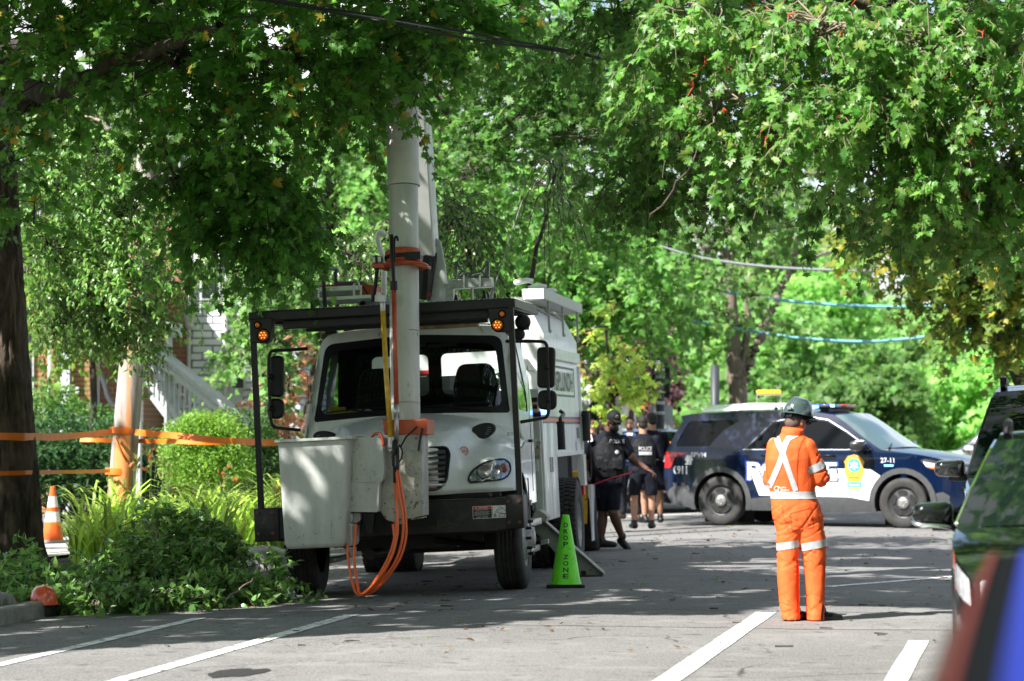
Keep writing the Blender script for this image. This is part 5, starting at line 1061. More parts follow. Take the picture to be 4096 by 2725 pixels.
def n3(p, sc, off=0.): return noise.noise(Vector((p.x * sc[0] + off, p.y * sc[1], p.z * sc[2])))
# ---------------------------------------------------------------- the worker in orange
gw = ground(805, 620.5); zcw = (gw - CAM).dot(FWD); PW = zcw and FPX / zcw
W = thing('person', 'worker in orange coveralls with silver tape and a grey hard hat, back to the camera', 'person', mtx=Matrix.Translation((gw.x, gw.y, 0)) @ Matrix.Rotation(YAW, 4, 'Z'))
Q = lambda u, v, y=0.: Vector(((u - 805) / PW, y, (620.5 - v) / PW))
SK1 = skin('skin_tan', (.46, .24, .16))
b = MB(); hc = Q(798, 421.5, .03); ya_ = -rad(52)
R1, M1 = head(b, hc, ya_, rad(16), 1.0, Q(792.5, 436, .0))
loft(b, [(*Q(798, 517, .0), .16, .11, 0), (*Q(793, 496, 0), .13, .10, 0), (*Q(790, 465, 0), .14, .10, 0), (*Q(791, 443, 0), .15, .09, 0), (*Q(793, 436, 0), .07, .07, 0)])
el = Q(820, 477, .02); er = Q(771, 480, .10)
cap(b, Q(806, 446, -.05), el, .05, .042); cap(b, el, Q(810, 472, .24), .042, .03); hand(b, Q(810, 472, .24), (-.35, .8, .25), (.5, .1, .8), 1, .8, -1)
cap(b, Q(775, 444, .06), er, .05, .042); cap(b, er, Q(793, 474, .32), .042, .03); hand(b, Q(793, 474, .32), (.4, .8, .2), (-.4, 0, .9), 1, .8, 1)
for pts in (((788.5, 520), (788, 556), (791, 600)), ((808, 520), (812.5, 556), (816, 602))): cap(b, Q(*pts[0]), Q(*pts[1]), .07, .055); cap(b, Q(*pts[1]), Q(*pts[2]), .052, .035)
fuse('body', b, SK1, W, .0085, 2)
def fold(p, n):
    d = .012 * n3(p, (6, 6, 2.5)) + .003 * n3(p, (20, 20, 9), 5)
    hip = max(0, 1 - abs(p.z - .80) / .22); knee = max(0, 1 - abs(p.z - .52) / .16); arm = 1 if p.x > .09 and p.z > 1.05 else 0; ank = max(0, 1 - abs(p.z - .12) / .14)
    q = Vector((p.x + p.z * .5, p.y, p.z - p.x * .6)); a = abs(n3(q, (4, 4, 13), 11)); d -= .009 * max(0, .16 - a) / .16 * max(hip, knee, arm * .9, ank, .12)
    q = Vector((p.x - p.z * .4, p.y, p.z + p.x * .7)); a = abs(n3(q, (4, 4, 15), 31)); d -= .008 * max(0, .14 - a) / .14 * max(hip * .8, knee, arm, ank, .08)
    return d
b = MB()
tz = lambda v: (620.5 - v) / PW
def sec(ul, ur, v, ry, y=0., yaw=-.25): c = Q((ul + ur) / 2, v, y); return (c.x, c.y, c.z, (ur - ul) / 2 / PW, ry, 0)
loft(b, [sec(776, 824, 530, .13), sec(773, 824.5, 517, .145), sec(772.5, 820, 505, .14), sec(772, 815.5, 496, .13), sec(770, 815, 489, .135), sec(766.5, 814.5, 475, .145), sec(765.5, 815, 460, .15), sec(767.5, 815, 448, .135), sec(773, 812, 440.5, .11), sec(780, 805, 435.5, .08), sec(783.5, 802, 431, .062)], 36, 2.25)
cap(b, Q(807, 448, -.03), Q(820, 476, .0), .082, .083); cap(b, Q(821, 478, .0), Q(812, 473, .20), .080, .052); cap(b, Q(776, 447, .05), Q(772, 480, .10), .075, .070); cap(b, Q(772, 480, .10), Q(791, 475, .28), .070, .05)
loft(b, [(*Q(791, 619.5, -.02), .080, .105, 0), (*Q(790, 600, 0), .084, .105, 0), (*Q(788.5, 575, 0), .090, .108, 0), (*Q(787.8, 556, .0), .088, .105, 0), (*Q(788, 540, 0), .098, .115, 0), (*Q(791, 522, 0), .12, .125, 0), (*Q(793, 510, 0), .10, .10, 0)])
loft(b, [(*Q(815.3, 620, -.02), .072, .10, 0), (*Q(815.8, 600, 0), .078, .105, 0), (*Q(815.2, 575, 0), .088, .11, 0), (*Q(814.2, 556, .0), .094, .112, 0), (*Q(812, 540, 0), .112, .125, 0), (*Q(808, 522, 0), .125, .13, 0), (*Q(805, 510, 0), .10, .10, 0)])
cap(b, Q(817, 612, .06), Q(820, 617, .16), .055, .05)
M_cov = mat('hi_vis_orange', (.90, .125, .022), .7, c2=(.82, .105, .018), nscale=5, bump=.25, bscale=190)
cv_ = fuse('coverall', b, M_cov, W, .0085, 3, fold); bv = tree_of(cv_)
M_tape = mat('silver_tape', (.52, .53, .54), .35, metal=.15, c2=(.46, .47, .48), nscale=30, bump=.1, bscale=300)
b = MB(); X2 = lambda pts: [(Q(u, v).x, Q(u, v).z) for u, v in pts]
U = lambda x, y: (750 + .07975 * x, 387.5 + .07975 * y)
for P in ([U(330, 575), U(350, 700), U(400, 840), U(455, 1000), U(505, 1150), U(560, 1300)], [U(590, 585), U(470, 650), U(425, 735), U(395, 850), U(340, 1000), U(280, 1150), U(238, 1250)]):
    project(b, bv, strip_poly([tuple(p) for p in X2(P)], .043), .0045, .016)
ring_band(b, bv, Q(793.5, 495.3, 0), (0, 0, 1), .060, .005)
ring_band(b, bv, Q(788.5, 545, 0), (-.17, 0, 1), .060, .0045, .16); ring_band(b, bv, Q(812.5, 545, 0), (-.2, 0, 1), .062, .0045, .16)
ring_band(b, bv, Q(815.5, 468, -.01), Q(820, 476) - Q(809, 452), .062, .0045, .14); ring_band(b, bv, Q(773.5, 468, .085), Q(772, 480, .1) - Q(776, 447, .05), .055, .0045, .12)
tp = b.build('reflective_tape', M_tape, W, smooth=True)
b = MB(); M_seam = mat('orange_seam', (.50, .06, .008), .8)
for P, w_ in (([U(690, 628), U(640, 680), U(600, 780), U(580, 900), U(572, 1050), U(576, 1200), U(596, 1380)], .007), ([U(765, 1385), U(770, 1430)], .006), ([(805, 487.5 + 25), (806, 487.5 + 36), (812, 487.5 + 40), (810, 487.5 + 20), (789, 487.5 + 26), (791, 487.5 + 43), (812, 487.5 + 39.5)], .006), ([(796.5, 560), (797, 585), (797, 606)], .004), ([(823, 560), (823, 580), (824, 603)], .009), ([(781.5, 507), (782, 515), (787, 530), (796, 542)], .004), ([U(400, 560), U(470, 548), U(560, 560), U(620, 590)], .006)):
    project(b, bv, strip_poly([tuple(p) for p in X2(P)], w_), .0025, .012)
b.build('seam', M_seam, W)
b = MB(); project(b, bv, [tuple(p) for p in X2([(821.5, 603.5), (823.3, 603.8), (821, 619), (819, 619)])], .004, .012); b.build('zip', M_ink, W)
# collar
b = MB(); b.lathe([(.072, -.02), (.078, .02), (.085, .045), (.092, .02), (.095, -.015), (.09, -.03)], Q(793, 434, .0), (.12, .05, 1), 28); b.build('collar', M_cov, W, smooth=True)
# logo print: a Q mark and two short words
b = MB(); cx, cz = Q(*U(385, 1272)).x, Q(*U(385, 1272)).z
def onb(x, z):
    h = bv.ray_cast(Vector((x, -1.5, z)), Vector((0, 1, 0))); return (h[0] + Vector((0, -.005, 0))) if h[0] is not None else Vector((x, -.15, z))
s_ = Q(*U(100, 0)).x - Q(*U(0, 0)).x; c = Q(*U(325, 1270))
ringp = [(c.x + .016 * math.cos(a), c.z + .018 * math.sin(a)) for a in np.linspace(0, 2 * math.pi, 20)]; b.tube([onb(*p) for p in ringp], .0035, 5); b.tube([onb(c.x + .004, c.z - .008), onb(c.x + .020, c.z - .024)], .0035, 5)
for wtxt, (uu, vv), wd in (('Hydro', U(387, 1256), .068), ('Québec', U(423, 1286), .072)):
    q = Q(uu, vv); text_on(b, wtxt, wd, .020, lambda x, y: onb(q.x + x, q.z + y), .012, shear=.3)
b.build('logo_print', mat('white_fabric_print', (.75, .66, .6), .6), W)
b = MB(); shoe(b, Q(795, 612, .02), rad(60), 1.1); shoe(b, Q(820.5, 612.5, .0), rad(72), 1.05); fuse('boots', b, mat('black_leather', (.012, .012, .012), .3), W, .009, 2)
b = MB(); b.lathe([(.115, -.02), (.12, 0), (.118, .005)], M1(0, -.02, .05), R1.to_3x3() @ Vector((0, 0, 1)), 24)
HM = Matrix.Translation(M1(0, -.002, .048)) @ R1 @ Matrix.Rotation(rad(4), 4, 'X')
b = MB(); helmet_shell(b, .93); b.v = [HM @ p for p in b.v];
hh = b.build('hard_hat', mat('helmet_grey_green', (.055, .085, .085), .18, coat=1., c2=(.045, .07, .07), nscale=6), W, smooth=True); hh.data.set_sharp_from_angle(angle=rad(60))
b = MB(); b.box((.04, -.146, .03), (.05, .012, .03)); b.box((-.07, -.13, .03), (.03, .012, .03)); b.v = [HM @ p for p in b.v]; b.build('slot_clip', mat('helmet_clip', (.12, .16, .16), .3), hh, bevel=.004)
b = MB(); b.lathe([(.108, -.03), (.112, -.012), (.108, .0)], (0, -.01, -.01), n=28); b.v = [Vector((p.x * .85, p.y * 1.02, p.z)) for p in b.v]; b.cyl((-.035, -.120, -.028), (-.035, -.138, -.030), .022, n=16); b.box((.01, -.118, -.026), (.09, .012, .034)); b.v = [HM @ p for p in b.v]; b.build('suspension_band', M_blkp, hh, smooth=False, bevel=.003)
b = MB(); ell(b, M1(0, -.028, .022), (.0775, .088, .085), R1); ell(b, M1(0, -.045, -.03), (.066, .066, .06), R1); fuse('hair', b, mat('short_grey_hair', (.07, .05, .045), .8, c2=(.16, .10, .08), nscale=90, bump=.4, bscale=200), W, .009, 2)
b = MB()
for k in (-1, 1): b.ball(M1(k * .034, .098, .012), (.026, .010, .017)); b.tube([M1(k * .058, .09, .018), M1(k * .080, .04, .018), M1(k * .082, -.005, .012)], .0045, 5)
b.build('glasses', mat('dark_lens', (.008, .008, .009), .12), W, smooth=True)
# ---------------------------------------------------------------- police officers and bystanders
M_navy = mat('navy_uniform', (.004, .005, .010), .8, spec=.2, c2=(.008, .009, .016), nscale=10, bump=.2, bscale=80)
M_vest = mat('black_vest', (.004, .0045, .006), .7, spec=.25, c2=(.010, .011, .013), nscale=16, bump=.3, bscale=50)
M_bshoe = mat('black_shoe', (.010, .010, .011), .45)
M_hair = mat('black_hair', (.010, .008, .007), .6, bump=.5, bscale=160)
def clothfold(p, n): return .007 * n3(p, (12, 12, 8)) + .004 * n3(p, (30, 30, 22), 4)
SKD = skin('skin_dark', (.115, .050, .030)); SKM = skin('skin_medium', (.42, .22, .14))
# officer walking with an outstretched hand
MT = cam_frame(610, 548, 38.0); O1 = thing('person', 'bearded police officer in cap and shorts walking with one hand stretched out', 'person', mtx=MT)
s1 = FPX / 38.0; K = lambda u, v, y=0.: Vector(((u - 610) / s1, y, (548.5 - v) / s1)); C2 = lambda x, y, d=0.: K(575 + .1036 * x, 400 + .1036 * y, d)
b = MB(); R_, M_ = head(b, C2(372, 205, -.04), math.pi + rad(22), rad(14), 1.04, C2(330, 320, .02))
loft(b, [(*C2(320, 800), .20, .15, 0), (*C2(320, 650), .22, .17, 0), (*C2(320, 480), .20, .15, 0), (*C2(320, 370), .2, .12, 0), (*C2(330, 320), .09, .08, 0)])
cap(b, C2(470, 380, .0), C2(555, 565, -.06), .062, .052); cap(b, C2(555, 565, -.06), C2(690, 652, -.16), .052, .034); hand(b, C2(690, 655, -.16), (.9, -.25, -.42), (.35, -.1, .9), 1.08, .75, -1, .0105)
cap(b, C2(160, 380, 0), C2(110, 560, .02), .062, .050); cap(b, C2(110, 560, .02), C2(95, 690, -.10), .050, .034); hand(b, C2(95, 695, -.10), (.1, -.3, -.9), (-.9, 0, .1), 1.05, 1.0, 1, .0105)
for P, rr in (((C2(270, 860, .03), C2(270, 1085, .02), C2(252, 1335, .05)), 1), ((C2(370, 860, -.02), C2(365, 1065, -.08), C2(452, 1300, .16)), 1)):
    cap(b, P[0], P[1], .10, .068); cap(b, P[1], P[1].lerp(P[2], .35), .064, .068); cap(b, P[1].lerp(P[2], .35), P[2], .066, .040)
fuse('body', b, SKD, O1, .0085, 2)
b = MB(); loft(b, [(*C2(318, 740), .215, .17, 0), (*C2(315, 640), .235, .19, 0), (*C2(318, 500), .225, .17, 0), (*C2(318, 380), .215, .14, 0), (*C2(325, 325), .15, .11, 0), (*C2(335, 290), .09, .085, 0)])
cap(b, C2(465, 385, 0), C2(515, 495, -.03), .085, .078); cap(b, C2(165, 380, 0), C2(115, 500, .01), .092, .085); fuse('shirt', b, M_navy, O1, .011, 2, clothfold)
b = MB(); loft(b, [(*C2(315, 735), .225, .19, 0), (*C2(312, 640), .248, .21, 0), (*C2(318, 500), .225, .195, 0), (*C2(325, 400), .185, .165, 0), (*C2(330, 340), .13, .13, 0)])
for (x, y) in ((430, 610), (395, 600), (235, 600), (280, 620)): c_ = C2(x, y, -.18); b.box(c_, (.07, .07, .13))
cap(b, C2(290, 290, -.10), C2(350, 370, -.17), .02, .022); cap(b, C2(440, 470, -.12), C2(440, 560, -.16), .035, .035)
vst = fuse('vest', b, M_vest, O1, .011, 2, clothfold); bvv = tree_of(vst)
b = MB(); loft(b, [(*C2(270, 1055, .02), .085, .10, 0), (*C2(272, 950, .02), .10, .125, 0), (*C2(290, 840, .0), .13, .15, 0), (*C2(310, 740), .16, .15, 0)]); loft(b, [(*C2(368, 1045, -.06), .085, .10, 0), (*C2(368, 950, -.04), .10, .125, 0), (*C2(355, 840, .0), .13, .15, 0), (*C2(330, 740), .16, .15, 0)]); loft(b, [(*C2(318, 830), .215, .16, 0), (*C2(316, 720), .225, .18, 0)])
b.box(C2(205, 860, -.06), (.07, .12, .2)); b.box(C2(215, 740, -.1), (.06, .12, .12)); b.box(C2(430, 750, -.12), (.08, .1, .12)); fuse('shorts', b, M_navy, O1, .011, 2, clothfold)
b = MB(); shoe(b, C2(258, 1345, .05), rad(100), 1.1); shoe(b, C2(462, 1318, .18), rad(150), 1.1, -.45, .045); fuse('shoes', b, M_bshoe, O1, .010, 2)
b = MB(); c = M_(0, 0, .05); b.add([], []); cp = MB(); cp.lathe([(0, .115), (.05, .108), (.085, .08), (.098, .04), (.101, .0)], (0, 0, 0), (0, 0, 1), 28); cp.v = [Vector((p.x * .88, p.y * 1.05, p.z)) for p in cp.v]
cp.prism([(.075 * math.cos(a), .07 + .11 * math.sin(a)) for a in np.linspace(0, math.pi, 14)], lambda x, y, t: Vector((x, y, .004 + .006 * t - .25 * max(0, y - .09) ** 1.2 * 1.0)), 1)
CM = Matrix.Translation(M_(0, -.005, .045)) @ R_; cp.v = [CM @ p for p in cp.v]; cpo = cp.build('cap', M_vest, O1, smooth=True)
b = MB(); q = CM @ Vector((0, .098, .055)); b.cyl(q, CM @ Vector((0, .108, .053)), .024, n=14); b.build('cap_badge', mat('badge_gold', (.35, .30, .18), .35, metal=.5), cpo)
b = MB(); ell(b, M_(0, .035, -.072), (.066, .062, .055), R_); ell(b, M_(0, .07, -.06), (.036, .030, .040), R_); fuse('beard', b, M_hair, O1, .009, 2)
b = MB()
for k in (-1, 1): b.ball(M_(k * .034, .094, .008), (.027, .012, .018)); b.tube([M_(k * .06, .086, .014), M_(k * .08, .0, .014)], .006, 5)
gl_ = b.build('sunglasses', mat('dark_lens', (.008, .008, .009), .12), O1, smooth=True)
b = MB(); b.tube([M_(-.055, .102, .018), M_(-.079, .05, .020), M_(-.083, .02, .02)], .007, 5); b.build('white_temple', M_paper, gl_)
b = MB(); c_ = C2(402, 385); V = []
def onv(x, z, bv_, o=.008):
    h = bv_.ray_cast(Vector((x, -1.5, z)), Vector((0, 1, 0))); return (h[0] + Vector((0, -o, 0))) if h[0] is not None else Vector((x, -.2, z))
text_on(b, 'POLICE', .19, .050, lambda x, y: onv(c_.x + x, c_.z + y, bvv), .02); c2_ = C2(402, 490); b.ball(onv(c2_.x, c2_.z, bvv), (.028, .012, .028), 12, 8); b.build('vest_lettering', mat('grey_white_print', (.5, .5, .5), .5), O1)
b = MB(); c_ = C2(140, 355, -.13); P = rounded([(-.035, -.05), (.035, -.05), (.04, .04), (0, .055), (-.04, .04)], .012); RM = Matrix.Rotation(rad(-18), 3, 'Y') @ Matrix.Rotation(rad(-25), 3, 'Z')
b.prism(P, lambda x, z, t: c_ + RM @ Vector((x, .012 * t - .006, z)), 1); pt = b.build('shoulder_patch', M_paper, O1); b = MB(); b.prism([(.023 * math.cos(a), .028 * math.sin(a)) for a in np.linspace(0, 6.28, 13)[:-1]], lambda x, z, t: c_ + RM @ Vector((x, -.010 + .003 * t, z)), 1); b.build('patch_emblem', mat('patch_gold', (.45, .36, .12), .5), pt)
st = thing('red_stick', 'thin red stick held low across the walking officer', 'stick', mtx=MT); b = MB(); p0 = C2(155, 805, -.26); p1 = C2(545, 682, -.30); p2 = C2(566, 674, -.30); b.tube([p0, p0.lerp(p1, .5) + Vector((0, 0, .012)), p1], .0095, 8); b.build('shaft', mat('red_shaft', (.50, .03, .05), .4), st, smooth=True); b = MB(); b.tube([p1, p2], .012, 8); b.build('tip', M_ink, st)
# generic bystander seen small
def person(label, u, v, zc, H=1.76, face=0., skinm=SKM, top=M_navy, low=M_navy, shorts=True, hair=M_hair, text=None, beard=False, legs=((-.11, 0), (.11, 0)), arms='front', shirt2=None, vestm=None, lean=0., feet=(0, 0)):
    MT = cam_frame(u, v, zc) @ Matrix.Rotation(face, 4, 'Z'); P = thing('person', label, 'person', mtx=MT); k = H / 1.76
    V = lambda x, y, z: Vector((x * k, y * k, z * k)); b = MB(); hc = V(0, .02, 1.62); R, M = head(b, hc, 0, 0, k, V(0, -.01, 1.42))
    loft(b, [(*V(0, 0, .90), .16, .11, 0), (*V(0, 0, 1.1), .15, .10, 0), (*V(0, 0, 1.3), .18, .11, 0), (*V(0, 0, 1.42), .15, .08, 0), (*V(0, 0, 1.46), .06, .06, 0)])
    for i, sx in enumerate((-1, 1)):
        sh = V(sx * .20, 0, 1.39)
        if arms == 'front': e = V(sx * .27, .02, 1.12); w_ = V(sx * .12, .24, 1.08)
        elif arms == 'fold': e = V(sx * .25, .05, 1.12); w_ = V(sx * -.04, .22, 1.16)
        else: e = V(sx * .27, -.02, 1.12); w_ = V(sx * .27, .06, .88)
        cap(b, sh, e, .048 * k, .042 * k); cap(b, e, w_, .042 * k, .030 * k); hand(b, w_, (w_ - e) if arms != 'down' else (0, .2, -1), (sx, 0, .5), k, .6, -sx, .011)
        lx, ly = legs[i]; kn = V(lx * .98, ly * .5 + .02, .50); an = V(lx, ly, .10); cap(b, V(sx * .09, 0, .88), kn, .085 * k, .058 * k); cap(b, kn, kn.lerp(an, .35), .054 * k, .060 * k); cap(b, kn.lerp(an, .35), an, .058 * k, .036 * k)
    fuse('body', b, skinm, P, .011, 1)
    b = MB(); loft(b, [(*V(0, 0, .92), .19, .14, 0), (*V(0, 0, 1.08), .185, .135, 0), (*V(0, 0, 1.28), .215, .145, 0), (*V(0, 0, 1.40), .19, .11, 0), (*V(0, 0, 1.475), .075, .07, 0)])
    for sx in (-1, 1):
        sh = V(sx * .195, 0, 1.38); e = V(sx * .26, .01, 1.14); cap(b, sh, e, .074 * k, .066 * k)
        if not shorts and shirt2: cap(b, V(sx * .27, .02, 1.12), V(sx * .14, .21, 1.08) if arms == 'front' else V(sx * .27, .05, .92), .060 * k, .045 * k)
    s_ = fuse('shirt', b, top, P, .013, 2, clothfold)
    if vestm:
        b = MB(); loft(b, [(*V(0, 0, 1.0), .20, .165, 0), (*V(0, 0, 1.12), .20, .165, 0), (*V(0, 0, 1.28), .205, .17, 0), (*V(0, 0, 1.40), .15, .13, 0)]); s_ = fuse('vest', b, vestm, P, .013, 2, clothfold)
    if text:
        bv_ = tree_of(s_); b = MB(); dr = Vector((0, 1, 0));
        def on(x, z):
            h = bv_.ray_cast(Vector((-x, -1.5, z)) if False else Vector((x, -1.5, z)), dr); return (h[0] + Vector((0, -.008, 0))) if h[0] is not None else Vector((x, -.2, z))
        tx, tz_ = text; text_on(b, 'POLICE', .20 * k, .058 * k, lambda x, y: on(tx + x, tz_ * k + y), .02)
        V2, F2 = sheet2d([(tx - .10, tz_ * k - .095), (tx + .10, tz_ * k - .095), (tx + .10, tz_ * k - .045), (tx - .10, tz_ * k - .045)], [], .05); b.add([on(x, z) for x, z in V2], F2); b.build('back_lettering', mat('grey_white_print', (.5, .5, .5), .5), P)
    b = MB(); zl = .54 if shorts else .12
    for i, sx in enumerate((-1, 1)):
        lx, ly = legs[i]; L = [(*V(lx, ly * (.6 if shorts else 1.), zl), .088 * k if shorts else .068 * k, .10 * k if shorts else .085 * k, 0)]
        L += [(*V(lx, ly * .5, .62), .098 * k, .115 * k, 0), (*V(sx * .095, 0, .82), .105 * k, .13 * k, 0), (*V(sx * .08, 0, .95), .11 * k, .13 * k, 0)]; loft(b, L)
    loft(b, [(*V(0, 0, .86), .18, .135, 0), (*V(0, 0, 1.0), .185, .14, 0)])
    if shorts: b.box(V(.19, 0, .90), (.07, .12, .16)); b.box(V(-.19, .03, .93), (.06, .1, .1))
    fuse('shorts' if shorts else 'trousers', b, low, P, .013, 2, clothfold)
    b = MB()
    for i, sx in enumerate((-1, 1)): lx, ly = legs[i]; shoe(b, V(lx, ly, .12), rad(15) * sx, 1.05 * k)
    fuse('shoes', b, M_bshoe if shorts else mat('brown_shoe', (.05, .025, .015), .4), P, .012, 1)
    b = MB(); ell(b, M(0, -.025, .050), (.080 * k, .096 * k, .078 * k), R); ell(b, M(0, -.055, -.01), (.070 * k, .060 * k, .065 * k), R); fuse('hair', b, hair, P, .011, 1)
    b = MB()
    for sx in (-1, 1): b.ball(M(sx * .030, .078, .010), (.012 * k, .007, .007 * k), 8, 6)
    b.build('eyes', mat('eye_dark', (.02, .014, .01), .3), P, smooth=True)
    b = MB();
    for sx in (-1, 1): b.tube([M(sx * .012, .086, .026), M(sx * .05, .074, .028)], .005 * k, 5)
    b.build('eyebrows', hair, P)
    if beard: b = MB(); ell(b, M(0, .042, -.075), (.050 * k, .046 * k, .038 * k), R); ell(b, M(0, .076, -.038), (.026 * k, .012 * k, .007 * k), R); fuse('beard', b, hair, P, .010, 1)
    if shirt2: b = MB(); b.prism([(-.035, 1.2), (.035, 1.2), (.055, 1.47), (-.055, 1.47)], lambda x, z, t: V(x, .145 + .02 * t - (z - 1.2) * .22, z), 1); b.build('white_shirt', shirt2, P)
    return P
person('officer with back turned, POLICE on the vest, standing before the blue-jacketed man', 643, 528, 45.1, 1.77, 0., legs=((-.135, 0), (.13, .02)), arms='front', text=(.03, 1.25), vestm=M_vest)
person('officer with dark hair standing half hidden behind the officer lettered POLICE', 652, 521, 47.8, 1.84, rad(20), legs=((-.12, .0), (.14, .0)), arms='fold', vestm=M_vest)
person('bearded man in bright blue jacket and white shirt facing the officers', 630, 518, 50.2, 1.80, math.pi - rad(8), skinm=skin('skin_light', (.50, .27, .19)), top=mat('blue_jacket', (.06, .16, .52), .7, c2=(.05, .13, .44), nscale=6), low=mat('dark_trousers', (.012, .013, .02), .8), shorts=False, beard=True, shirt2=M_paper, legs=((-.12, .0), (.14, -.18)), arms='front')
person('brown haired person in dark clothes half hidden behind the walking officer', 592, 522, 44.5, 1.62, rad(160), hair=mat('brown_hair', (.10, .04, .02), .6, bump=.4, bscale=120), shorts=False, legs=((-.09, 0), (.09, .0)), arms='down')
# ============================================================ CARS
def dens(P, n=4):
    return [tuple(q)[:2] for q in catmull([(x, z, 0) for x, z in P], n)]
class Car:
    """body shell: two side panels and one strip swept over nose, glass, roof and tail. x forward, y left, z up"""
    def __init__(s, root, L, Wd, groups, arches, zb, zr, wr, mats, bulge=.10, tum=.17, endtaper=.17, windows=(), bottom=.24):
        s.root, s.L2, s.W2, s.zb, s.zr, s.bulge, s.tum, s.et = root, L / 2, Wd / 2, zb, zr, bulge, tum, endtaper; s.arches = arches; s.wr = wr; s.mats = mats
        s.groups = [(t, dens(P)) for t, P in groups]; out = []
        for t, P in s.groups: out += P[:-1]
        out.append(s.groups[-1][1][-1]); s.outline = out      # rear bottom -> over the top -> front bottom
        bot = []
        for ax in sorted(arches, reverse=True):
            R = wr * 1.17; a0 = math.asin(max(-1, min(1, (bottom - wr) / R))); bot += [(ax + R * math.cos(a), wr + R * math.sin(a)) for a in np.linspace(a0, math.pi - a0, 16)]
        s.side_poly = out + bot
        b = MB()
        for sd in (-1, 1): b.sheet(s.side_poly, list(windows), .11, lambda x, z: s.P(x, z, sd), flip=(sd > 0))
        s.strip(b, 'b'); s.body = b.build('body', mats['paint'], root, smooth=True); s.body.data.set_sharp_from_angle(angle=rad(42))
        for t, nm in (('w', 'windshield'), ('r', 'rear_window')):
            b = MB(); s.strip(b, t)
            if b.v: b.build(nm, mats.get('glass', M_tint), root, smooth=True)
        for sd in (-1, 1):
            for wq in windows:
                b = MB(); b.sheet(wq, [], .12, lambda x, z: s.P(x, z, sd, -.008), flip=(sd > 0)); b.build('side_window', mats.get('sglass', M_tint), root, smooth=True)
        b = MB(); b.bb((-s.L2 * .88, -s.W2 * .62, bottom), (s.L2 * .88, s.W2 * .62, bottom + .25));
        for ax in arches:
            arc = [(ax + wr * 1.18 * math.cos(a), wr + wr * 1.18 * math.sin(a)) for a in np.linspace(-.3, math.pi + .3, 16)]; n = len(arc)
            for sd in (-1, 1): b.add([Vector((x, sd * s.W2 * .60, z)) for x, z in arc] + [Vector((x, sd * (abs(s.P(x, max(z, .3), sd).y) - .01), z)) for x, z in arc], [(i, i + 1, n + i + 1, n + i) for i in range(n - 1)]); b.box((ax, sd * s.W2 * .6, wr), (wr * 2.2, .01, wr * 1.8))
        b.build('underbody', M_dark, root)
    def w(s, x, z):
        t = abs(x) / s.L2; pl = 1 - .03 * t * t - s.et * t ** 9
        k = 1 - .05 * max(0, (.45 - z) / .25) ** 2;
        if z > s.zb - .06: q = max(0, (z - s.zb + .06)) / (s.zr - s.zb + .06); k -= s.tum * (q ** 1.15) + .0 * q
        return s.W2 * pl * k + (.012 * math.exp(-((z - s.zb + .12) / .05) ** 2))
    def P(s, x, z, sd, off=0.): return Vector((x, sd * (s.w(x, z) + off), z))
    def strip(s, b, tag_, n=14):
        for t, P in s.groups:
            if t != tag_: continue
            rows = []
            for x, z in P:
                wv = s.w(x, z); row = []; fr = smoothstep(.80, 1.0, abs(x) / s.L2)
                for i in range(n + 1):
                    q = -1 + 2 * i / n; e = 1 - q * q; row.append(Vector((x + math.copysign(s.bulge * e * fr, x) + (.10 * e if t in ('w',) else 0) - (.06 * e if t == 'r' else 0), wv * q, z + .035 * e * (1 - fr))))
                rows.append(row)
            m = len(rows); b.add([p for r_ in rows for p in r_], [(j * (n + 1) + i, (j + 1) * (n + 1) + i, (j + 1) * (n + 1) + i + 1, j * (n + 1) + i + 1) for j in range(m - 1) for i in range(n)])
    def side(s, name, poly, m, off=.004, sd=-1, parent=None, sp=.1, edge=True):
        b = MB(); b.sheet(poly, [], sp, lambda x, z: s.P(x, z, sd, off), flip=(sd > 0))
        if edge and off > .008:
            n = len(poly); b.add([s.P(x, z, sd, off) for x, z in poly] + [s.P(x, z, sd, -.01) for x, z in poly], [(i, (i + 1) % n, n + (i + 1) % n, n + i) for i in range(n)])
        o = b.build(name, m, parent or s.root, smooth=True); o.data.set_sharp_from_angle(angle=rad(40)); return o
    def fx(s, z, front=True):      # x of nose (or tail) at height z
        pts = [p for p in s.outline if (p[0] > s.L2 * .6) == front and (p[0] > 0) == front and abs(p[0]) > s.L2 * .6]; pts = sorted([(p[1], p[0]) for p in pts]); return float(np.interp(z, [p[0] for p in pts], [p[1] for p in pts]))
    def F(s, y, z, off=0., front=True):
        x = s.fx(z, front); wv = s.w(x, z); q = max(-1, min(1, y / wv)); e = 1 - q * q; fr = smoothstep(.80, 1.0, abs(x) / s.L2); return Vector((x + math.copysign(s.bulge * e * fr + off, x), y, z))
    def face(s, name, poly, m, off=.012, front=True, parent=None, sp=.08):
        b = MB(); b.sheet(poly, [], sp, lambda y, z: s.F(y, z, off, front)); n = len(poly); b.add([s.F(y, z, off, front) for y, z in poly] + [s.F(y, z, -.02, front) for y, z in poly], [(i, (i + 1) % n, n + (i + 1) % n, n + i) for i in range(n)])
        return b.build(name, m, parent or s.root, smooth=False)
    def arch_poly(s, ax, wdt=.075, zlow=.24, ztop=None):
        R = s.wr * 1.17; a0 = math.asin((zlow - s.wr) / R); A = [(ax + R * math.cos(a), s.wr + R * math.sin(a)) for a in np.linspace(a0, math.pi - a0, 18)]
        B = [(ax + (R + wdt) * math.cos(a), s.wr + (R + wdt) * math.sin(a)) for a in np.linspace(math.pi - a0, a0, 18)]; B[0] = (B[0][0], zlow); B[-1] = (B[-1][0], zlow); return A + B
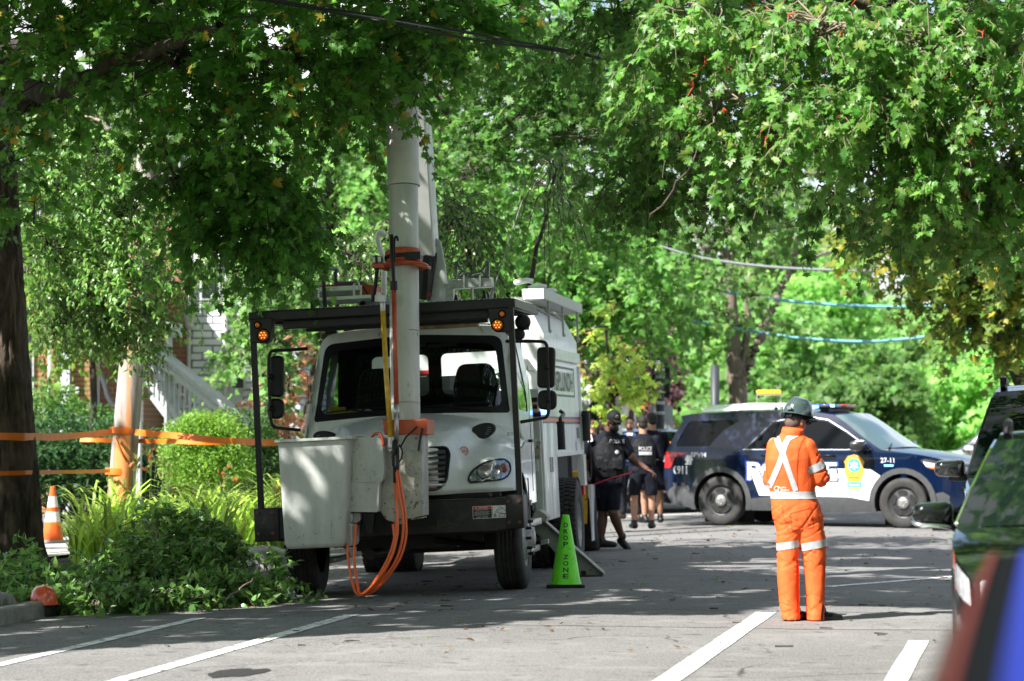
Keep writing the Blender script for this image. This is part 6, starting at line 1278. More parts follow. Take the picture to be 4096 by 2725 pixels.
    def wheel(s, ax, sd, rimtype='steel', steer=0.):
        R = s.wr; wd = .225; yy = sd * (s.W2 - wd * .5 - .015); w_ = bpy.data.objects.new('wheel', None); COL.objects.link(w_); w_.parent = s.root; w_.location = (ax, yy, R); w_.rotation_euler = (0, 0, steer)
        prof = [(R * .66, -wd * .46), (R * .80, -wd * .52), (R * .93, -wd * .49), (R * .985, -wd * .42), (R, -wd * .32), (R, -.03), (R - .008, -.025), (R - .008, -.017), (R, -.012), (R, .012), (R - .008, .017), (R - .008, .025), (R, .03), (R, wd * .32), (R * .985, wd * .42), (R * .93, wd * .49), (R * .80, wd * .52), (R * .66, wd * .46)]
        b = MB(); b.lathe(prof, (0, 0, 0), (0, 1, 0), 44); b.build('tyre', M_rub, w_, smooth=True)
        if rimtype == 'steel':
            mm = mat('black_steel_rim', (.02, .021, .022), .4, c2=(.045, .045, .045), nscale=14)
            b = MB(); b.lathe([(R * .67, sd * wd * .46), (R * .64, sd * wd * .40), (R * .58, sd * wd * .28), (R * .54, sd * wd * .26), (R * .48, sd * wd * .36), (R * .30, sd * wd * .33), (R * .22, sd * wd * .40), (0, sd * wd * .40)], (0, 0, 0), (0, 1, 0), 40); rim = b.build('rim', mm, w_, smooth=True)
            b = MB()
            for i in range(5):
                a = 2 * math.pi * i / 5 + .35; c = Vector((math.cos(a) * R * .41, sd * wd * .345, math.sin(a) * R * .41)); tx = Vector((-math.sin(a), 0, math.cos(a))); rx_ = Vector((math.cos(a), 0, math.sin(a)))
                pts = [c + tx * (.075 * math.cos(t)) + rx_ * (.030 * math.sin(t)) + Vector((0, sd * .006, 0)) for t in np.linspace(0, 2 * math.pi, 15)[:-1]]; b.add(pts, [tuple(range(14))])
            b.build('rim_opening', M_dark, rim)
            b = MB()
            for i in range(5):
                a = 2 * math.pi * i / 5 + .35; c = Vector((math.cos(a) * R * .41, sd * (wd * .345 + .006), math.sin(a) * R * .41)); tx = Vector((-math.sin(a), 0, math.cos(a))); rx_ = Vector((math.cos(a), 0, math.sin(a)))
                b.tube([c + tx * (.080 * math.cos(t)) + rx_ * (.035 * math.sin(t)) for t in np.linspace(0, 2 * math.pi, 17)], .006, 5, False)
            b.build('opening_lip', mm, rim)
            b = MB(); b.lathe([(R * .24, sd * wd * .40), (R * .23, sd * wd * .46), (R * .12, sd * wd * .52), (0, sd * wd * .52)], (0, 0, 0), (0, 1, 0), 24)
            for i in range(5): a = 2 * math.pi * i / 5; b.ball((math.cos(a) * R * .15, sd * wd * .5, math.sin(a) * R * .15), .012, 8, 6)
            b.build('hub_cap', mat('hub_chrome', (.55, .54, .52), .3, metal=.8, c2=(.35, .34, .33), nscale=30), rim, smooth=True)
        else:
            b = MB(); b.lathe([(R * .67, sd * wd * .46), (R * .64, sd * wd * .40), (R * .60, sd * wd * .1)], (0, 0, 0), (0, 1, 0), 40)
            for i in range(10): a = 2 * math.pi * i / 10; b.tube([Vector((0, sd * wd * .38, 0)), Vector((math.cos(a) * R * .62, sd * wd * .36, math.sin(a) * R * .62))], .02, 6)
            b.cyl((0, sd * wd * .3, 0), (0, sd * wd * .42, 0), .06); rim = b.build('rim', M_steel, w_, smooth=True); b = MB(); b.cyl((0, 0, 0), (0, sd * wd * .12, 0), R * .6, n=30); b.build('brake_disc', M_blkr, rim)
        return w_
    def mirror(s, x, z, sd, m, sz=(.12, .26, .17), chrome=None, base=None):
        y0 = sd * s.w(x, s.zb); b = MB(); c = Vector((x, y0 + sd * (.03 + sz[1] / 2), z)); P = rounded([(-sz[1] / 2, -sz[2] / 2), (sz[1] / 2, -sz[2] / 2 * .8), (sz[1] / 2, sz[2] / 2 * .75), (-sz[1] / 2, sz[2] / 2)], .05, 5)
        secs = [(-.5, .93), (-.2, 1.0), (.2, .96), (.42, .8), (.5, .55)]; vs = []; n = len(P)
        for tx, k in secs: vs += [c + Vector((tx * sz[0] * 1.3, sd * p[0] * k, p[1] * k)) for p in P]
        b.add(vs, [(j * n + i, j * n + (i + 1) % n, (j + 1) * n + (i + 1) % n, (j + 1) * n + i) for j in range(4) for i in range(n)] + [tuple(range(n))[::-1], tuple(range(4 * n, 5 * n))]); mo = b.build('wing_mirror', m, s.root, smooth=True); mo.data.set_sharp_from_angle(angle=rad(50))
        b = MB(); b.tube([Vector((x + .02, y0 - sd * .03, z - sz[2] * .40)), Vector((x + .01, y0 + sd * .06, z - sz[2] * .46)), c + Vector((0, 0, -sz[2] * .46))], .028, 8); b.build('mirror_stalk', base or M_blkp, mo, smooth=True)
        b = MB(); b.add([c + Vector((-sz[0] * .66, sd * p[0] * .8, p[1] * .8)) for p in P], [tuple(range(n))]); b.build('mirror_glass', M_steel, mo)
        if chrome:
            b = MB(); zc_ = z - sz[2] * .44; b.tube(catmull([Vector((x - .02, y0 - sd * .0, zc_ - .04)), c + Vector((sz[0] * .55, -sd * sz[1] * .3, -sz[2] * .45)), c + Vector((sz[0] * .55, sd * sz[1] * .35, -sz[2] * .38)), c + Vector((0, sd * sz[1] * .5, -sz[2] * .15))], 5), .013, 8); b.build('chrome_trim', chrome, mo, smooth=True)
        return mo
# ---------------------------------------------------------------- police SUV
gF = atz(897.7, 500, 45.1); AN = rad(27.5)
fwd_ = RGT * math.cos(AN) - FWD * math.sin(AN); rz = math.atan2(fwd_.y, fwd_.x)
pw = Vector((gF.x, gF.y, 0)) + RGT * .10; lf = Vector((-fwd_.y, fwd_.x, 0)); cen = pw - fwd_ * 1.575 + lf * .90; cen.z = 0
PS = thing('police_car', 'dark blue and white police SUV parked across the street, lettered POLICE and 911', 'police car', cen, rz)
M_pblue = mat('police_blue_paint', (.0018, .009, .034), .16, coat=.35, c2=(.0015, .007, .028), nscale=3)
M_clad = mat('grey_cladding', (.045, .048, .052), .55, c2=(.065, .066, .068), nscale=12)
M_pwhite = mat('police_white', (.78, .79, .80), .3, coat=.6)
grp = [('b', [(-2.18, .30), (-2.36, .36), (-2.45, .52), (-2.50, .72), (-2.505, .86), (-2.48, 1.02), (-2.46, 1.12), (-2.42, 1.21)]), ('r', [(-2.42, 1.21), (-2.30, 1.42), (-2.15, 1.66)]),
       ('b', [(-2.15, 1.66), (-2.22, 1.70), (-2.1, 1.735), (-1.7, 1.765), (-1.1, 1.785), (-.4, 1.79), (.1, 1.77), (.42, 1.725)]), ('w', [(.42, 1.725), (.62, 1.60), (.90, 1.40), (1.22, 1.20)]),
       ('b', [(1.22, 1.20), (1.40, 1.175), (1.75, 1.135), (2.10, 1.075), (2.33, 1.00), (2.45, .93), (2.49, .82), (2.51, .66), (2.50, .48), (2.43, .34), (2.25, .27)])]
rw = [(-2.27, 1.235), (-2.05, 1.63), (-1.15, 1.655), (-1.42, 1.50), (-1.60, 1.30), (-1.64, 1.235)]; mw = [(-1.00, 1.19), (-.58, 1.60), (-.28, 1.66), (-.18, 1.665), (-.20, 1.195)]; fw = [(-.10, 1.195), (-.10, 1.665), (.30, 1.63), (.62, 1.46), (1.02, 1.205)]
rw = rounded(rw, .06); mw = rounded(mw, .05); fw = rounded(fw, .05)
pc = Car(PS, 5.02, 1.98, grp, (1.575, -1.45), 1.19, 1.76, .385, dict(paint=M_pblue, glass=mat('police_windshield', (.10, .16, .15), .06, spec=1., coat=1.)), tum=.19, windows=(rw, mw, fw))
for ax in (1.575, -1.45):
    for sd in (-1, 1): pc.wheel(ax, sd, 'steel')
for sd in (-1, 1):
    for ax in (1.575, -1.45): pc.side('arch_cladding', pc.arch_poly(ax, .085), M_clad, .020, sd)
    pc.side('sill_cladding', rounded([(-.93, .24), (1.06, .24), (1.08, .40), (.7, .46), (.2, .47), (-.5, .47), (-.95, .42)], .03), M_clad, .018, sd)
    pc.side('bumper_cladding', [(-2.44, .50), (-2.30, .32), (-1.96, .26), (-1.93, .50), (-2.0, .62), (-2.3, .60)], M_clad, .012, sd)
    pc.side('white_panel', [(-.93, .90), (-.88, .72), (-.78, .475), (-.5, .475), (.7, .465), (1.05, .41), (1.10, .62), (1.22, .80), (1.05, .90)] if True else [], M_pwhite, .0025, sd)
    pc.side('white_front_panel', [(2.02, .30), (2.02, .52), (2.2, .56), (2.3, .50), (2.3, .33)], M_clad, .004, sd)
    pc.side('tail_lamp', rounded([(-2.48, .88), (-2.46, 1.15), (-1.98, 1.13), (-2.25, 1.06), (-2.34, .90)], .02), mat('tail_lamp_red', (.42, .005, .01), .15, coat=1.), .008, sd)
    pc.side('headlight', rounded([(2.42, .84), (1.98, .91), (1.86, 1.04), (1.95, 1.06), (2.3, .98), (2.42, .93)], .02), mat('lamp_glass_dark', (.06, .06, .065), .1, coat=1.), .008, sd)
    h_ = pc.side('headlight_reflector', rounded([(2.10, .92), (1.95, .94), (1.90, 1.02), (2.10, .985)], .02), mat('lamp_white', (.75, .72, .68), .2), .013, sd); pc.side('turn_lamp', [(2.16, .895), (2.02, .915), (2.0, .94), (2.14, .93)], M_amber, .016, sd)
    b = MB();
    for x0, z0 in ((-.62, 1.10), (.38, 1.10)): b.tube([pc.P(x0 - .11, z0, sd, .03), pc.P(x0 + .11, z0, sd, .03)], .016, 8);
    b.build('door_handle', M_blkp, PS, smooth=True)
    b = MB()
    for x0, za, zb_ in ((-1.02, .50, 1.16), (-.14, .48, 1.17), (1.10, .50, 1.17)): b.tube([pc.P(x0 + (0 if x0 > -1 else .0), z_, sd, -.002) for z_ in np.linspace(za, zb_, 6)], .005, 4)
    b.build('door_gap', M_dark, PS)
    b = MB(); b.tube([pc.P(x, z, sd, .006) for x, z in ((-1.05, 1.185), (-.6, 1.187), (0, 1.187), (.6, 1.19), (1.05, 1.195))], .011, 6); b.tube([pc.P(x, z, sd, .004) for x, z in ((-1.02, 1.20), (-.6, 1.62), (-.28, 1.678), (.1, 1.683), (.32, 1.65), (.64, 1.475), (1.06, 1.20))], .012, 6); b.build('window_trim', mat('trim_grey', (.10, .11, .12), .3, metal=.5), PS)
    pc.mirror(.93, 1.255, sd, mat('mirror_black', (.02, .02, .022), .3, coat=.5), (.15, .27, .18))
    b = MB(); b.tube([pc.P(-.63, 1.20, sd, -.002), pc.P(-.50, 1.63, sd, -.002)], .014, 6); b.build('window_divider', M_blkp, PS)
for sd in (-1,):
    side3 = lambda cx, cz, off: (lambda x, y: pc.P(cx + x, cz + y, sd, off))
    b = MB(); text_on(b, 'POLICE', 1.56, .33, side3(-.23, .855, .005), .045, .95); b.build('letter_outline', mat('letter_blue', (.02, .05, .28), .4), PS)
    b = MB(); text_on(b, 'POLICE', 1.50, .285, side3(-.23, .855, .008), .022, .98); b.build('letters', mat('letter_white', (.70, .72, .75), .35), PS)
    b = MB(); text_on(b, '911', .19, .13, side3(-2.12, .86, .012), .02); b.tube([pc.P(x, z, sd, .012) for x, z in ((-2.245, .92), (-2.27, .88), (-2.265, .83), (-2.235, .80))], .013, 5); text_on(b, 'SPVM', .27, .075, side3(-1.82, 1.105, .010), .012)
    for i in range(6): a = i * math.pi / 3; b.add([pc.P(-1.99 + math.cos(a + q) * r_, 1.03 + math.sin(a + q) * r_, sd, .010) for r_, q in ((.02, -.9), (.075, -.35), (.075, .35), (.02, .9))], [(0, 1, 2, 3)])
    b.add([pc.P(-1.99 + math.cos(a) * .045, 1.03 + math.sin(a) * .045, sd, .011) for a in np.linspace(0, 6.28, 13)[:-1]], [tuple(range(12))])
    text_on(b, '27-11', .22, .075, side3(1.34, 1.035, .008), .014); b.build('white_markings', mat('marking_white', (.70, .70, .72), .45), PS)
    shield = [(-.145, .10), (-.165, .16), (-.13, .20), (-.10, .245), (0, .27), (.10, .245), (.13, .20), (.165, .16), (.145, .10), (.16, .0), (.13, -.08), (.11, -.12), (.13, -.26), (-.13, -.26), (-.11, -.12), (-.13, -.08), (-.16, 0)]
    sp_ = lambda P, cx=.80, cz=.85: [(cx + x, cz + z) for x, z in P]
    o1 = pc.side('door_crest', sp_(shield), mat('crest_gold', (.62, .33, .05), .45), .006, sd, edge=False)
    pc.side('crest_ground', sp_([(.1 * math.cos(a), .105 + .10 * math.sin(a)) for a in np.linspace(0, 6.28, 25)[:-1]]), mat('crest_blue', (.03, .30, .62), .45), .009, sd, o1, edge=False)
    pc.side('crest_banner', sp_([(-.115, -.235), (.115, -.235), (.115, -.15), (-.115, -.15)]), mat('crest_blue', (.03, .30, .62), .45), .009, sd, o1, edge=False)
    b = MB()
    for i in range(6): a = i * math.pi / 3 + math.pi / 2; b.add([pc.P(.80 + math.cos(a + q) * r_, .955 + math.sin(a + q) * r_, sd, .012) for r_, q in ((.0, -.9), (.068, -.28), (.068, .28), (.0, .9))], [(0, 1, 2, 3)])
    text_on(b, 'Montréal', .17, .045, side3(.80, .657, .012), .006); b.build('crest_star', M_paper, o1)
    b = MB(); text_on(b, 'POLICE SPVM', .15, .022, side3(.80, .765, .010), .004); b.build('crest_text', mat('crest_brown', (.2, .10, .02), .5), o1)
    for k in range(2): pc.side('chevron_mark', [(-2.30 + k * .16, .66), (-2.22 + k * .16, .66), (-2.18 + k * .16, .52), (-2.26 + k * .16, .52)], mat('chevron_grey', (.08, .085, .09), .4), .013, sd, edge=False)
    b = MB(); b.box(pc.P(-2.0, .955, sd, .008), (.10, .02, .02)); b.build('side_marker', M_paper, PS)
    b = MB(); b.box(pc.P(1.36, .955, sd, .012), (.14, .02, .025)); b.build('side_strobe', mat('blue_led', (.05, .1, .9), .2, emit=(.1, .25, 1), estr=4), PS)
# front fascia
pc.face('grille', [(-.55, .60), (.55, .60), (.60, .92), (-.60, .92)], M_blkp, .015); pc.face('lower_grille', [(-.75, .34), (.75, .34), (.70, .50), (-.70, .50)], M_blkp, .015)
for sd in (-1, 1): pc.face('headlight_face', [(sd * .62, .86), (sd * .80, .86), (sd * .80, .95), (sd * .62, .95)], mat('lamp_glass_dark', (.06, .06, .065), .1, coat=1.), .012); pc.face('fog_pocket', [(sd * .60, .52), (sd * .80, .52), (sd * .80, .72), (sd * .64, .72)], M_blkp, .012)
b = MB(); b.tube([Vector((1.28, -.15, 1.235)), Vector((1.15, .3, 1.30))], .012, 6); b.tube([Vector((1.28, -.75, 1.225)), Vector((1.17, -.3, 1.30))], .012, 6); b.build('wiper', M_blkp, PS)
b = MB(); b.box((.10, -.0, 1.86), (.28, 1.15, .045)); lbz = b.build('light_bar', M_blkp, PS, bevel=.012)
b = MB(); b.box((.10, .0, 1.815), (.14, .9, .05)); b.build('light_bar_foot', M_blkp, lbz)
b = MB(); b.box((.11, .33, 1.875), (.27, .46, .045)); b.build('red_lens', mat('red_lens', (.45, .01, .01), .15, coat=1.), lbz, bevel=.01)
b = MB(); b.box((.11, -.33, 1.875), (.27, .46, .045)); b.build('blue_lens', mat('blue_lens', (.02, .06, .5), .15, coat=1.), lbz, bevel=.01)
b = MB(); b.box((.25, -.50, 1.875), (.03, .12, .04)); b.box((.0, -.58, 1.86), (.10, .03, .04)); b.build('lit_blue_led', mat('blue_led', (.05, .1, .9), .2, emit=(.15, .35, 1), estr=8), lbz)
b = MB(); b.tube([(-.9, .0, 1.82), (-.9, 0, 1.98)], .008, 6); b.lathe([(.03, 0), (.03, .03), (0, .04)], (-.9, 0, 1.815)); b.build('roof_antenna', M_blkp, PS)
b = MB(); text_on(b, '27-11', .55, .26, lambda x, y: Vector((.18 + y, -.05 + x, 1.83)) if False else Vector((.30 - .0 + y * .6, x, 1.795)), .02);
# ---------------------------------------------------------------- two dark SUVs parked, facing the camera
M_bcar = mat('black_green_paint', (.003, .0045, .004), .08, coat=.5, spec=.3)
M_bcar2 = mat('black_paint', (.008, .009, .010), .14, coat=1.)
M_chr = mat('chrome', (.75, .76, .78), .08, metal=1.)
def suv_groups(L2, h, hood, k=0.):
    r = -L2
    return [('b', [(r + .25, .30), (r + .10, .38), (r + .02, .55), (r, .85), (r + .04, 1.02), (r + .08, hood + .02)]), ('r', [(r + .08, hood + .02), (r + .24, h - .30), (r + .42, h - .08)]), ('b', [(r + .42, h - .08), (r + .38, h - .045), (r + .6, h - .015), (-.9, h), (-.2 + k, h - .005), (.12 + k, h - .05)]),
            ('w', [(.12 + k, h - .05), (.45 + k, h - .22), (.78 + k, hood + .12), (.98 + k, hood)]), ('b', [(.98 + k, hood), (1.3 + k * .8, hood - .03), (L2 - .45, hood - .10), (L2 - .16, hood - .20), (L2 - .05, hood - .32), (L2, .62), (L2 - .01, .45), (L2 - .10, .32), (L2 - .3, .26)])]
def suv(name, label, X, Yf, L, Wd, h, hood, paint, wr=.36, rails=False, facing=-1, tum=.17, k=0., rot=None, cat='car', rim='alloy', chrome=None, group=None):
    L2 = L / 2; root = thing(name, label, cat, (X, Yf + L2, 0), -math.pi / 2 if facing < 0 else math.pi / 2, group)
    belt = hood + .02; g_ = suv_groups(L2, h, hood, k)
    rwq = rounded([(-L2 + .35, belt + .03), (-L2 + .55, h - .14), (-.95, h - .11), (-.95, belt + .02)], .05); mwq = rounded([(-.87, belt + .02), (-.87, h - .11), (-.05, h - .11), (-.05, belt + .01)], .05); fwq = rounded([(.03, belt + .01), (.03, h - .12), (.20, h - .17), (.75, belt + .06), (.80, belt)], .04)
    c = Car(root, L, Wd, g_, (L2 - .92, -L2 + .95), belt, h, wr, dict(paint=paint, glass=mat('car_glass', (.004, .008, .007), .04, spec=.3)), tum=tum, windows=(rwq, mwq, fwq))
    for ax in (L2 - .92, -L2 + .95):
        for sd in (-1, 1): c.wheel(ax, sd, rim)
    for sd in (-1, 1):
        c.side('headlight', rounded([(L2 - .10, hood - .36), (L2 - .42, hood - .28), (L2 - .50, hood - .17), (L2 - .35, hood - .15), (L2 - .12, hood - .22)], .02), mat('lamp_clear', (.35, .36, .38), .1, coat=1., c2=(.7, .7, .72), nscale=18), .008, sd)
        c.face('headlight_face', rounded([(sd * Wd * .28, hood - .36), (sd * Wd * .41, hood - .38), (sd * Wd * .41, hood - .22), (sd * Wd * .28, hood - .26)], .02), mat('lamp_clear', (.35, .36, .38), .1, coat=1.), .012)
        b = MB(); b.box(c.F(sd * Wd * .36, hood - .31, .02), (.03, .14, .035)); b.build('lit_strip', mat('daytime_lamp', (.9, .9, .9), .2, emit=(1, 1, 1), estr=.8), root)
        c.side('tail_lamp', rounded([(-L2 + .04, .82), (-L2 + .06, 1.0), (-L2 + .35, 1.0), (-L2 + .25, .84)], .02), mat('tail_lamp_red', (.42, .005, .01), .15, coat=1.), .008, sd)
        for ax in (L2 - .92, -L2 + .95): c.side('arch_trim', c.arch_poly(ax, .05), M_blkp, .012, sd)
        c.side('sill', [(-L2 + 1.4, .24), (L2 - 1.37, .24), (L2 - 1.35, .36), (-L2 + 1.4, .36)], M_blkp, .012, sd)
        b = MB()
        for x0 in (-.91, -.01, .86): b.tube([c.P(x0, z_, sd, -.002) for z_ in np.linspace(.38, belt, 5)], .005, 4)
        b.build('door_gap', M_dark, root)
        b = MB(); b.tube([c.P(x, belt - .005, sd, .006) for x in np.linspace(-L2 + .4, .86, 8)], .010, 6); b.tube([c.P(x, z, sd, .008) for x, z in ((.86, belt), (.50, h - .32), (.14, h - .10), (-.3, h - .055), (-1.2, h - .06))], .012, 6); b.build('window_trim', chrome or M_blkp, root)
        c.mirror(.72, belt + .05, sd, paint, (.15, .23, .15), chrome)
        b = MB(); b.tube([c.P(x0 + q, belt - .12, sd, .03) for x0 in (-.75,) for q in (0, .2)], .014, 6); b.tube([c.P(.1 + q, belt - .12, sd, .03) for q in (0, .2)], .014, 6); b.build('door_handle', chrome or M_blkp, root)
        if rails: b = MB(); yr = sd * (c.w(-.5, h - .03) - .05); b.tube(catmull([(.02, yr, h - .02), (-.15, yr, h + .055), (-.9, yr, h + .06), (-L2 + .75, yr, h + .05), (-L2 + .6, yr, h - .0)], 5), .022, 8); b.box((-.12, yr, h + .03), (.22, .05, .07)); b.build('roof_rail', M_blkp, root, smooth=False)
    c.face('grille', rounded([(-Wd * .25, hood - .52), (Wd * .25, hood - .52), (Wd * .27, hood - .22), (-Wd * .27, hood - .22)], .04), M_blkp, .015); c.face('lower_grille', rounded([(-Wd * .36, .30), (Wd * .36, .30), (Wd * .32, .46), (-Wd * .32, .46)], .04), M_blkp, .015)
    b = MB(); b.box(c.F(0, .50, .03), (.01, .30, .15)); b.build('number_plate', M_paper, root)
    b = MB(); b.tube([Vector((1.0, -.1, hood + .045)), Vector((.86, .45, hood + .12))], .012, 6); b.tube([Vector((1.0, -.62, hood + .03)), Vector((.86, -.1, hood + .13))], .012, 6); b.build('wiper', M_blkp, root)
    return root, c
suv('parked_car', 'dark green black SUV with chrome mirror trim and a bright headlight', .44, 15.3, 4.6, 1.86, 1.56, 1.03, M_bcar, .36, True, tum=.27, chrome=M_chr)
suv('parked_car', 'taller black SUV with large black mirror parked behind the dark SUV with chrome trim', .46, 20.6, 5.2, 2.04, 1.90, 1.20, M_bcar2, .40, True, tum=.22)
nr, nc = suv('parked_car', 'out of focus dark van with red and blue roof stripes', .65, 1.9, 5.5, 1.80, 1.37, .93, mat('near_grey_paint', (.004, .0045, .0055), .9, spec=.05), .33, False, 1, k=1.25)
for yy, wd_, m_, nm in ((.742, .012, mat('red_stripe', (.10, .008, .007), .6), 'red_stripe'), (.665, .05, mat('blue_stripe_bright', (.001, .006, .19), .5), 'blue_stripe')):
    b = MB(); xs9 = np.linspace(-2.2, 1.35, 14); top = sorted([p for t, P in nc.groups for p in P if p[1] > 1.2 and -2.3 < p[0] < 1.5]); zf = lambda x: float(np.interp(x, [p[0] for p in top], [p[1] for p in top]))
    b.add([Vector((x, yy + q * wd_ / 2, zf(x) + .035 * (1 - ((yy + q * wd_ / 2) / nc.w(x, zf(x))) ** 2) + .006)) for x in xs9 for q in (-1, 1)], [(2 * i, 2 * i + 1, 2 * i + 3, 2 * i + 2) for i in range(13)]); b.build(nm, m_, nr)
# far vehicles
o_, c_ = suv('parked_car', 'silver and black car facing the camera behind the officers', 0, 0, 4.5, 1.82, 1.46, .98, mat('silver_paint', (.30, .33, .37), .2, coat=1.), .33, False); p = atz(650, 430, 56.5); o_.location = (p.x, p.y, 0); o_.rotation_euler = (0, 0, -math.pi / 2 + rad(16))
o_, c_ = suv('parked_car', 'white SUV with dark windows parked beyond the police car hood', 0, 0, 4.7, 1.85, 1.62, 1.0, mat('white_car_paint', (.75, .76, .76), .2, coat=1.), .35, False); p = atz(1004, 430, 66); o_.location = (p.x, p.y, -.03); o_.rotation_euler = (0, 0, YAW + rad(168))
# white van with amber beacon behind the police car
pv = atz(776, 430, 53.5); VN = thing('white_van', 'white van with an amber beacon bar on roof legs behind the police car', 'van', (pv.x, pv.y, 0), YAW + rad(4))
b = MB(); P = rounded([(-.95, .35), (.95, .35), (.97, .9), (.80, 1.80), (.60, 1.96), (-.60, 1.96), (-.80, 1.80), (-.97, .9)], [.05, .05, .1, .15, .18, .18, .15, .1]); b.prism(P, lambda x, z, t: Vector((x, 4.6 * t, z)), 1); b.build('body', M_pwhite, VN, bevel=.04)
b = MB(); b.prism(rounded([(-.78, 1.15), (.78, 1.15), (.68, 1.72), (-.68, 1.72)], .08), lambda x, z, t: Vector((x, -.012 + .01 * t, z)), 1); b.build('rear_window', M_tint, VN)
b = MB(); b.prism(rounded([(-.85, .42), (.85, .42), (.85, .62), (-.85, .62)], .05), lambda x, z, t: Vector((x, -.08 + .08 * t, z)), 1); b.build('bumper', M_blkp, VN, bevel=.02)
for sd in (-1, 1):
    b = MB(); b.bb((sd * .86 - .06, -.02, .85), (sd * .86 + .06, -.004, 1.25)); b.build('tail_lamp', mat('tail_lamp_red', (.42, .005, .01), .15, coat=1.), VN)
    for yy in (.9, 3.7): b = MB(); b.lathe([(.2, -.1), (.33, -.1), (.34, 0), (.33, .1), (.2, .1), (0, .1)], (sd * .84, yy, .34), (sd, 0, 0), 24); b.build('wheel', M_rub, VN, smooth=True)
b = MB()
for x in (-.21, .23): b.tube([(x, .9, 1.94), (x, .9, 2.14)], .012, 6)
b.tube([(-.22, .9, 2.12), (.24, .9, 2.12)], .012, 6); b.build('beacon_stand', M_steel, VN)
b = MB(); b.box((0.01, .9, 2.175), (.46, .16, .075)); b.build('amber_beacon', mat('amber_beacon', (.85, .42, .01), .2, coat=1.), VN, bevel=.025)
# ============================================================ TREES AND PLANTS
R_ = np.array(RGT); F_ = np.array(FWD); Z_ = np.array([0, 0, 1.])
def nrm(a): return a / np.maximum(np.linalg.norm(a, axis=-1, keepdims=True), 1e-9)
half = [(0, 0), (.12, .08), (.36, .03), (.30, .20), (.33, .27), (.60, .40), (.44, .45), (.50, .66), (.31, .57), (.17, .52), (.25, .76), (.12, .76), (0, 1.02)]
MAPLE = [(x, y) for x, y in half] + [(-x, y) for x, y in half[-2:0:-1]]
h2 = [(0, 0), (.34, .04), (.28, .26), (.58, .44), (.26, .55), (0, 1.0)]
MAPLE2 = h2 + [(-x, y) for x, y in h2[-2:0:-1]]
OVAL = [(0, 0), (.20, .22), (.24, .48), (.12, .78), (0, 1.05), (-.12, .78), (-.24, .48), (-.20, .22)]
QUAD = [(0, 0), (.38, .45), (0, 1.), (-.38, .45)]
def leaves(name, P, D, N, S, shape, cols, m, parent=None, fold=.10, loc=None):
    """one polygon fan per leaf, creased along the midrib"""
    sh = np.array(shape); k = len(sh); n = len(P); D = nrm(D); N = nrm(N - D * np.sum(N * D, 1, keepdims=True)); B = np.cross(N, D)
    x = sh[:, 0][None, :, None]; y = sh[:, 1][None, :, None]; s = S[:, None, None]
    rl = np.random.default_rng(n); fo = (fold * 2 * (.2 + 2.2 * rl.random(n)))[:, None, None]; cu = (rl.normal(size=n) * .22 + .16)[:, None, None]; sk = (rl.normal(size=n) * .15)[:, None, None]
    V = P[:, None, :] + s * (B[:, None, :] * (x * (1 + sk) + sk * y * y) + D[:, None, :] * y + N[:, None, :] * (np.abs(x) * fo - y * y * cu))
    if loc is not None: V = V - np.array(loc)
    if k > 4:
        C = P + S[:, None] * D * .42; C = C - (np.array(loc) if loc is not None else 0); V = np.concatenate([V, C[:, None, :]], 1); idx = np.arange(k); tri = np.stack([idx, (idx + 1) % k, np.full(k, k)], 1)
        F = (np.arange(n)[:, None, None] * (k + 1) + tri[None]).reshape(-1, 3); kk = k + 1
    else: F = np.arange(n * k).reshape(n, k); kk = k
    return obj_np(name, V.reshape(-1, 3), F, m, parent, np.repeat(cols, kk, 0))
def tubes(name, segs, m, parent=None, sides=5, loc=None):
    """segs: list of (points (k,3), radii (k,))"""
    Vs, Fs, o = [], [], 0
    for pts, rr in segs:
        pts = np.asarray(pts, float); k = len(pts); T_ = nrm(np.gradient(pts, axis=0)); a = np.where(np.abs(T_[:, 2:3]) > .9, np.array([[1., 0, 0]]), np.array([[0, 0, 1.]])); X = nrm(np.cross(T_, a)); Y = np.cross(T_, X)
        an = np.linspace(0, 2 * np.pi, sides, endpoint=False); V = pts[:, None] + np.asarray(rr)[:, None, None] * (X[:, None] * np.cos(an)[None, :, None] + Y[:, None] * np.sin(an)[None, :, None])
        i = np.arange(k - 1)[:, None]; j = np.arange(sides)[None]; F = np.stack([i * sides + j, i * sides + (j + 1) % sides, (i + 1) * sides + (j + 1) % sides, (i + 1) * sides + j], -1).reshape(-1, 4)
        Vs.append(V.reshape(-1, 3)); Fs.append(F + o); o += k * sides
    V = np.concatenate(Vs); V = V - (np.array(loc) if loc is not None else 0)
    return obj_np(name, V, np.concatenate(Fs), m, parent, smooth=True)
def BL(u, v, zc, ru, rv, rz, wt=1.):    # crown mass seen at (u, v), ru x rv pixels, rz metres deep
    return (np.array(atz(u, v, zc)), (ru * zc / FPX, rz, rv * zc / FPX), wt)
def sample(blobs, n, rng, shell=.45):
    w_ = np.array([b[2] * b[1][0] * b[1][2] for b in blobs]); ids = rng.choice(len(blobs), n, p=w_ / w_.sum()); d = nrm(rng.normal(size=(n, 3))); r = (shell + (1 - shell) * rng.random(n) ** .5) * np.where(rng.random(n) < .25, rng.random(n), 1)
    C = np.array([blobs[i][0] for i in ids]); Rr = np.array([blobs[i][1] for i in ids]); o = (d[:, :1] * Rr[:, :1]) * R_ + (d[:, 1:2] * Rr[:, 1:2]) * F_ + (d[:, 2:] * Rr[:, 2:]) * Z_
    return C + o * r[:, None], nrm(o), ids, C
GREEN = np.array([[.050, .120, .018], [.065, .150, .022], [.040, .100, .018], [.080, .165, .025]])
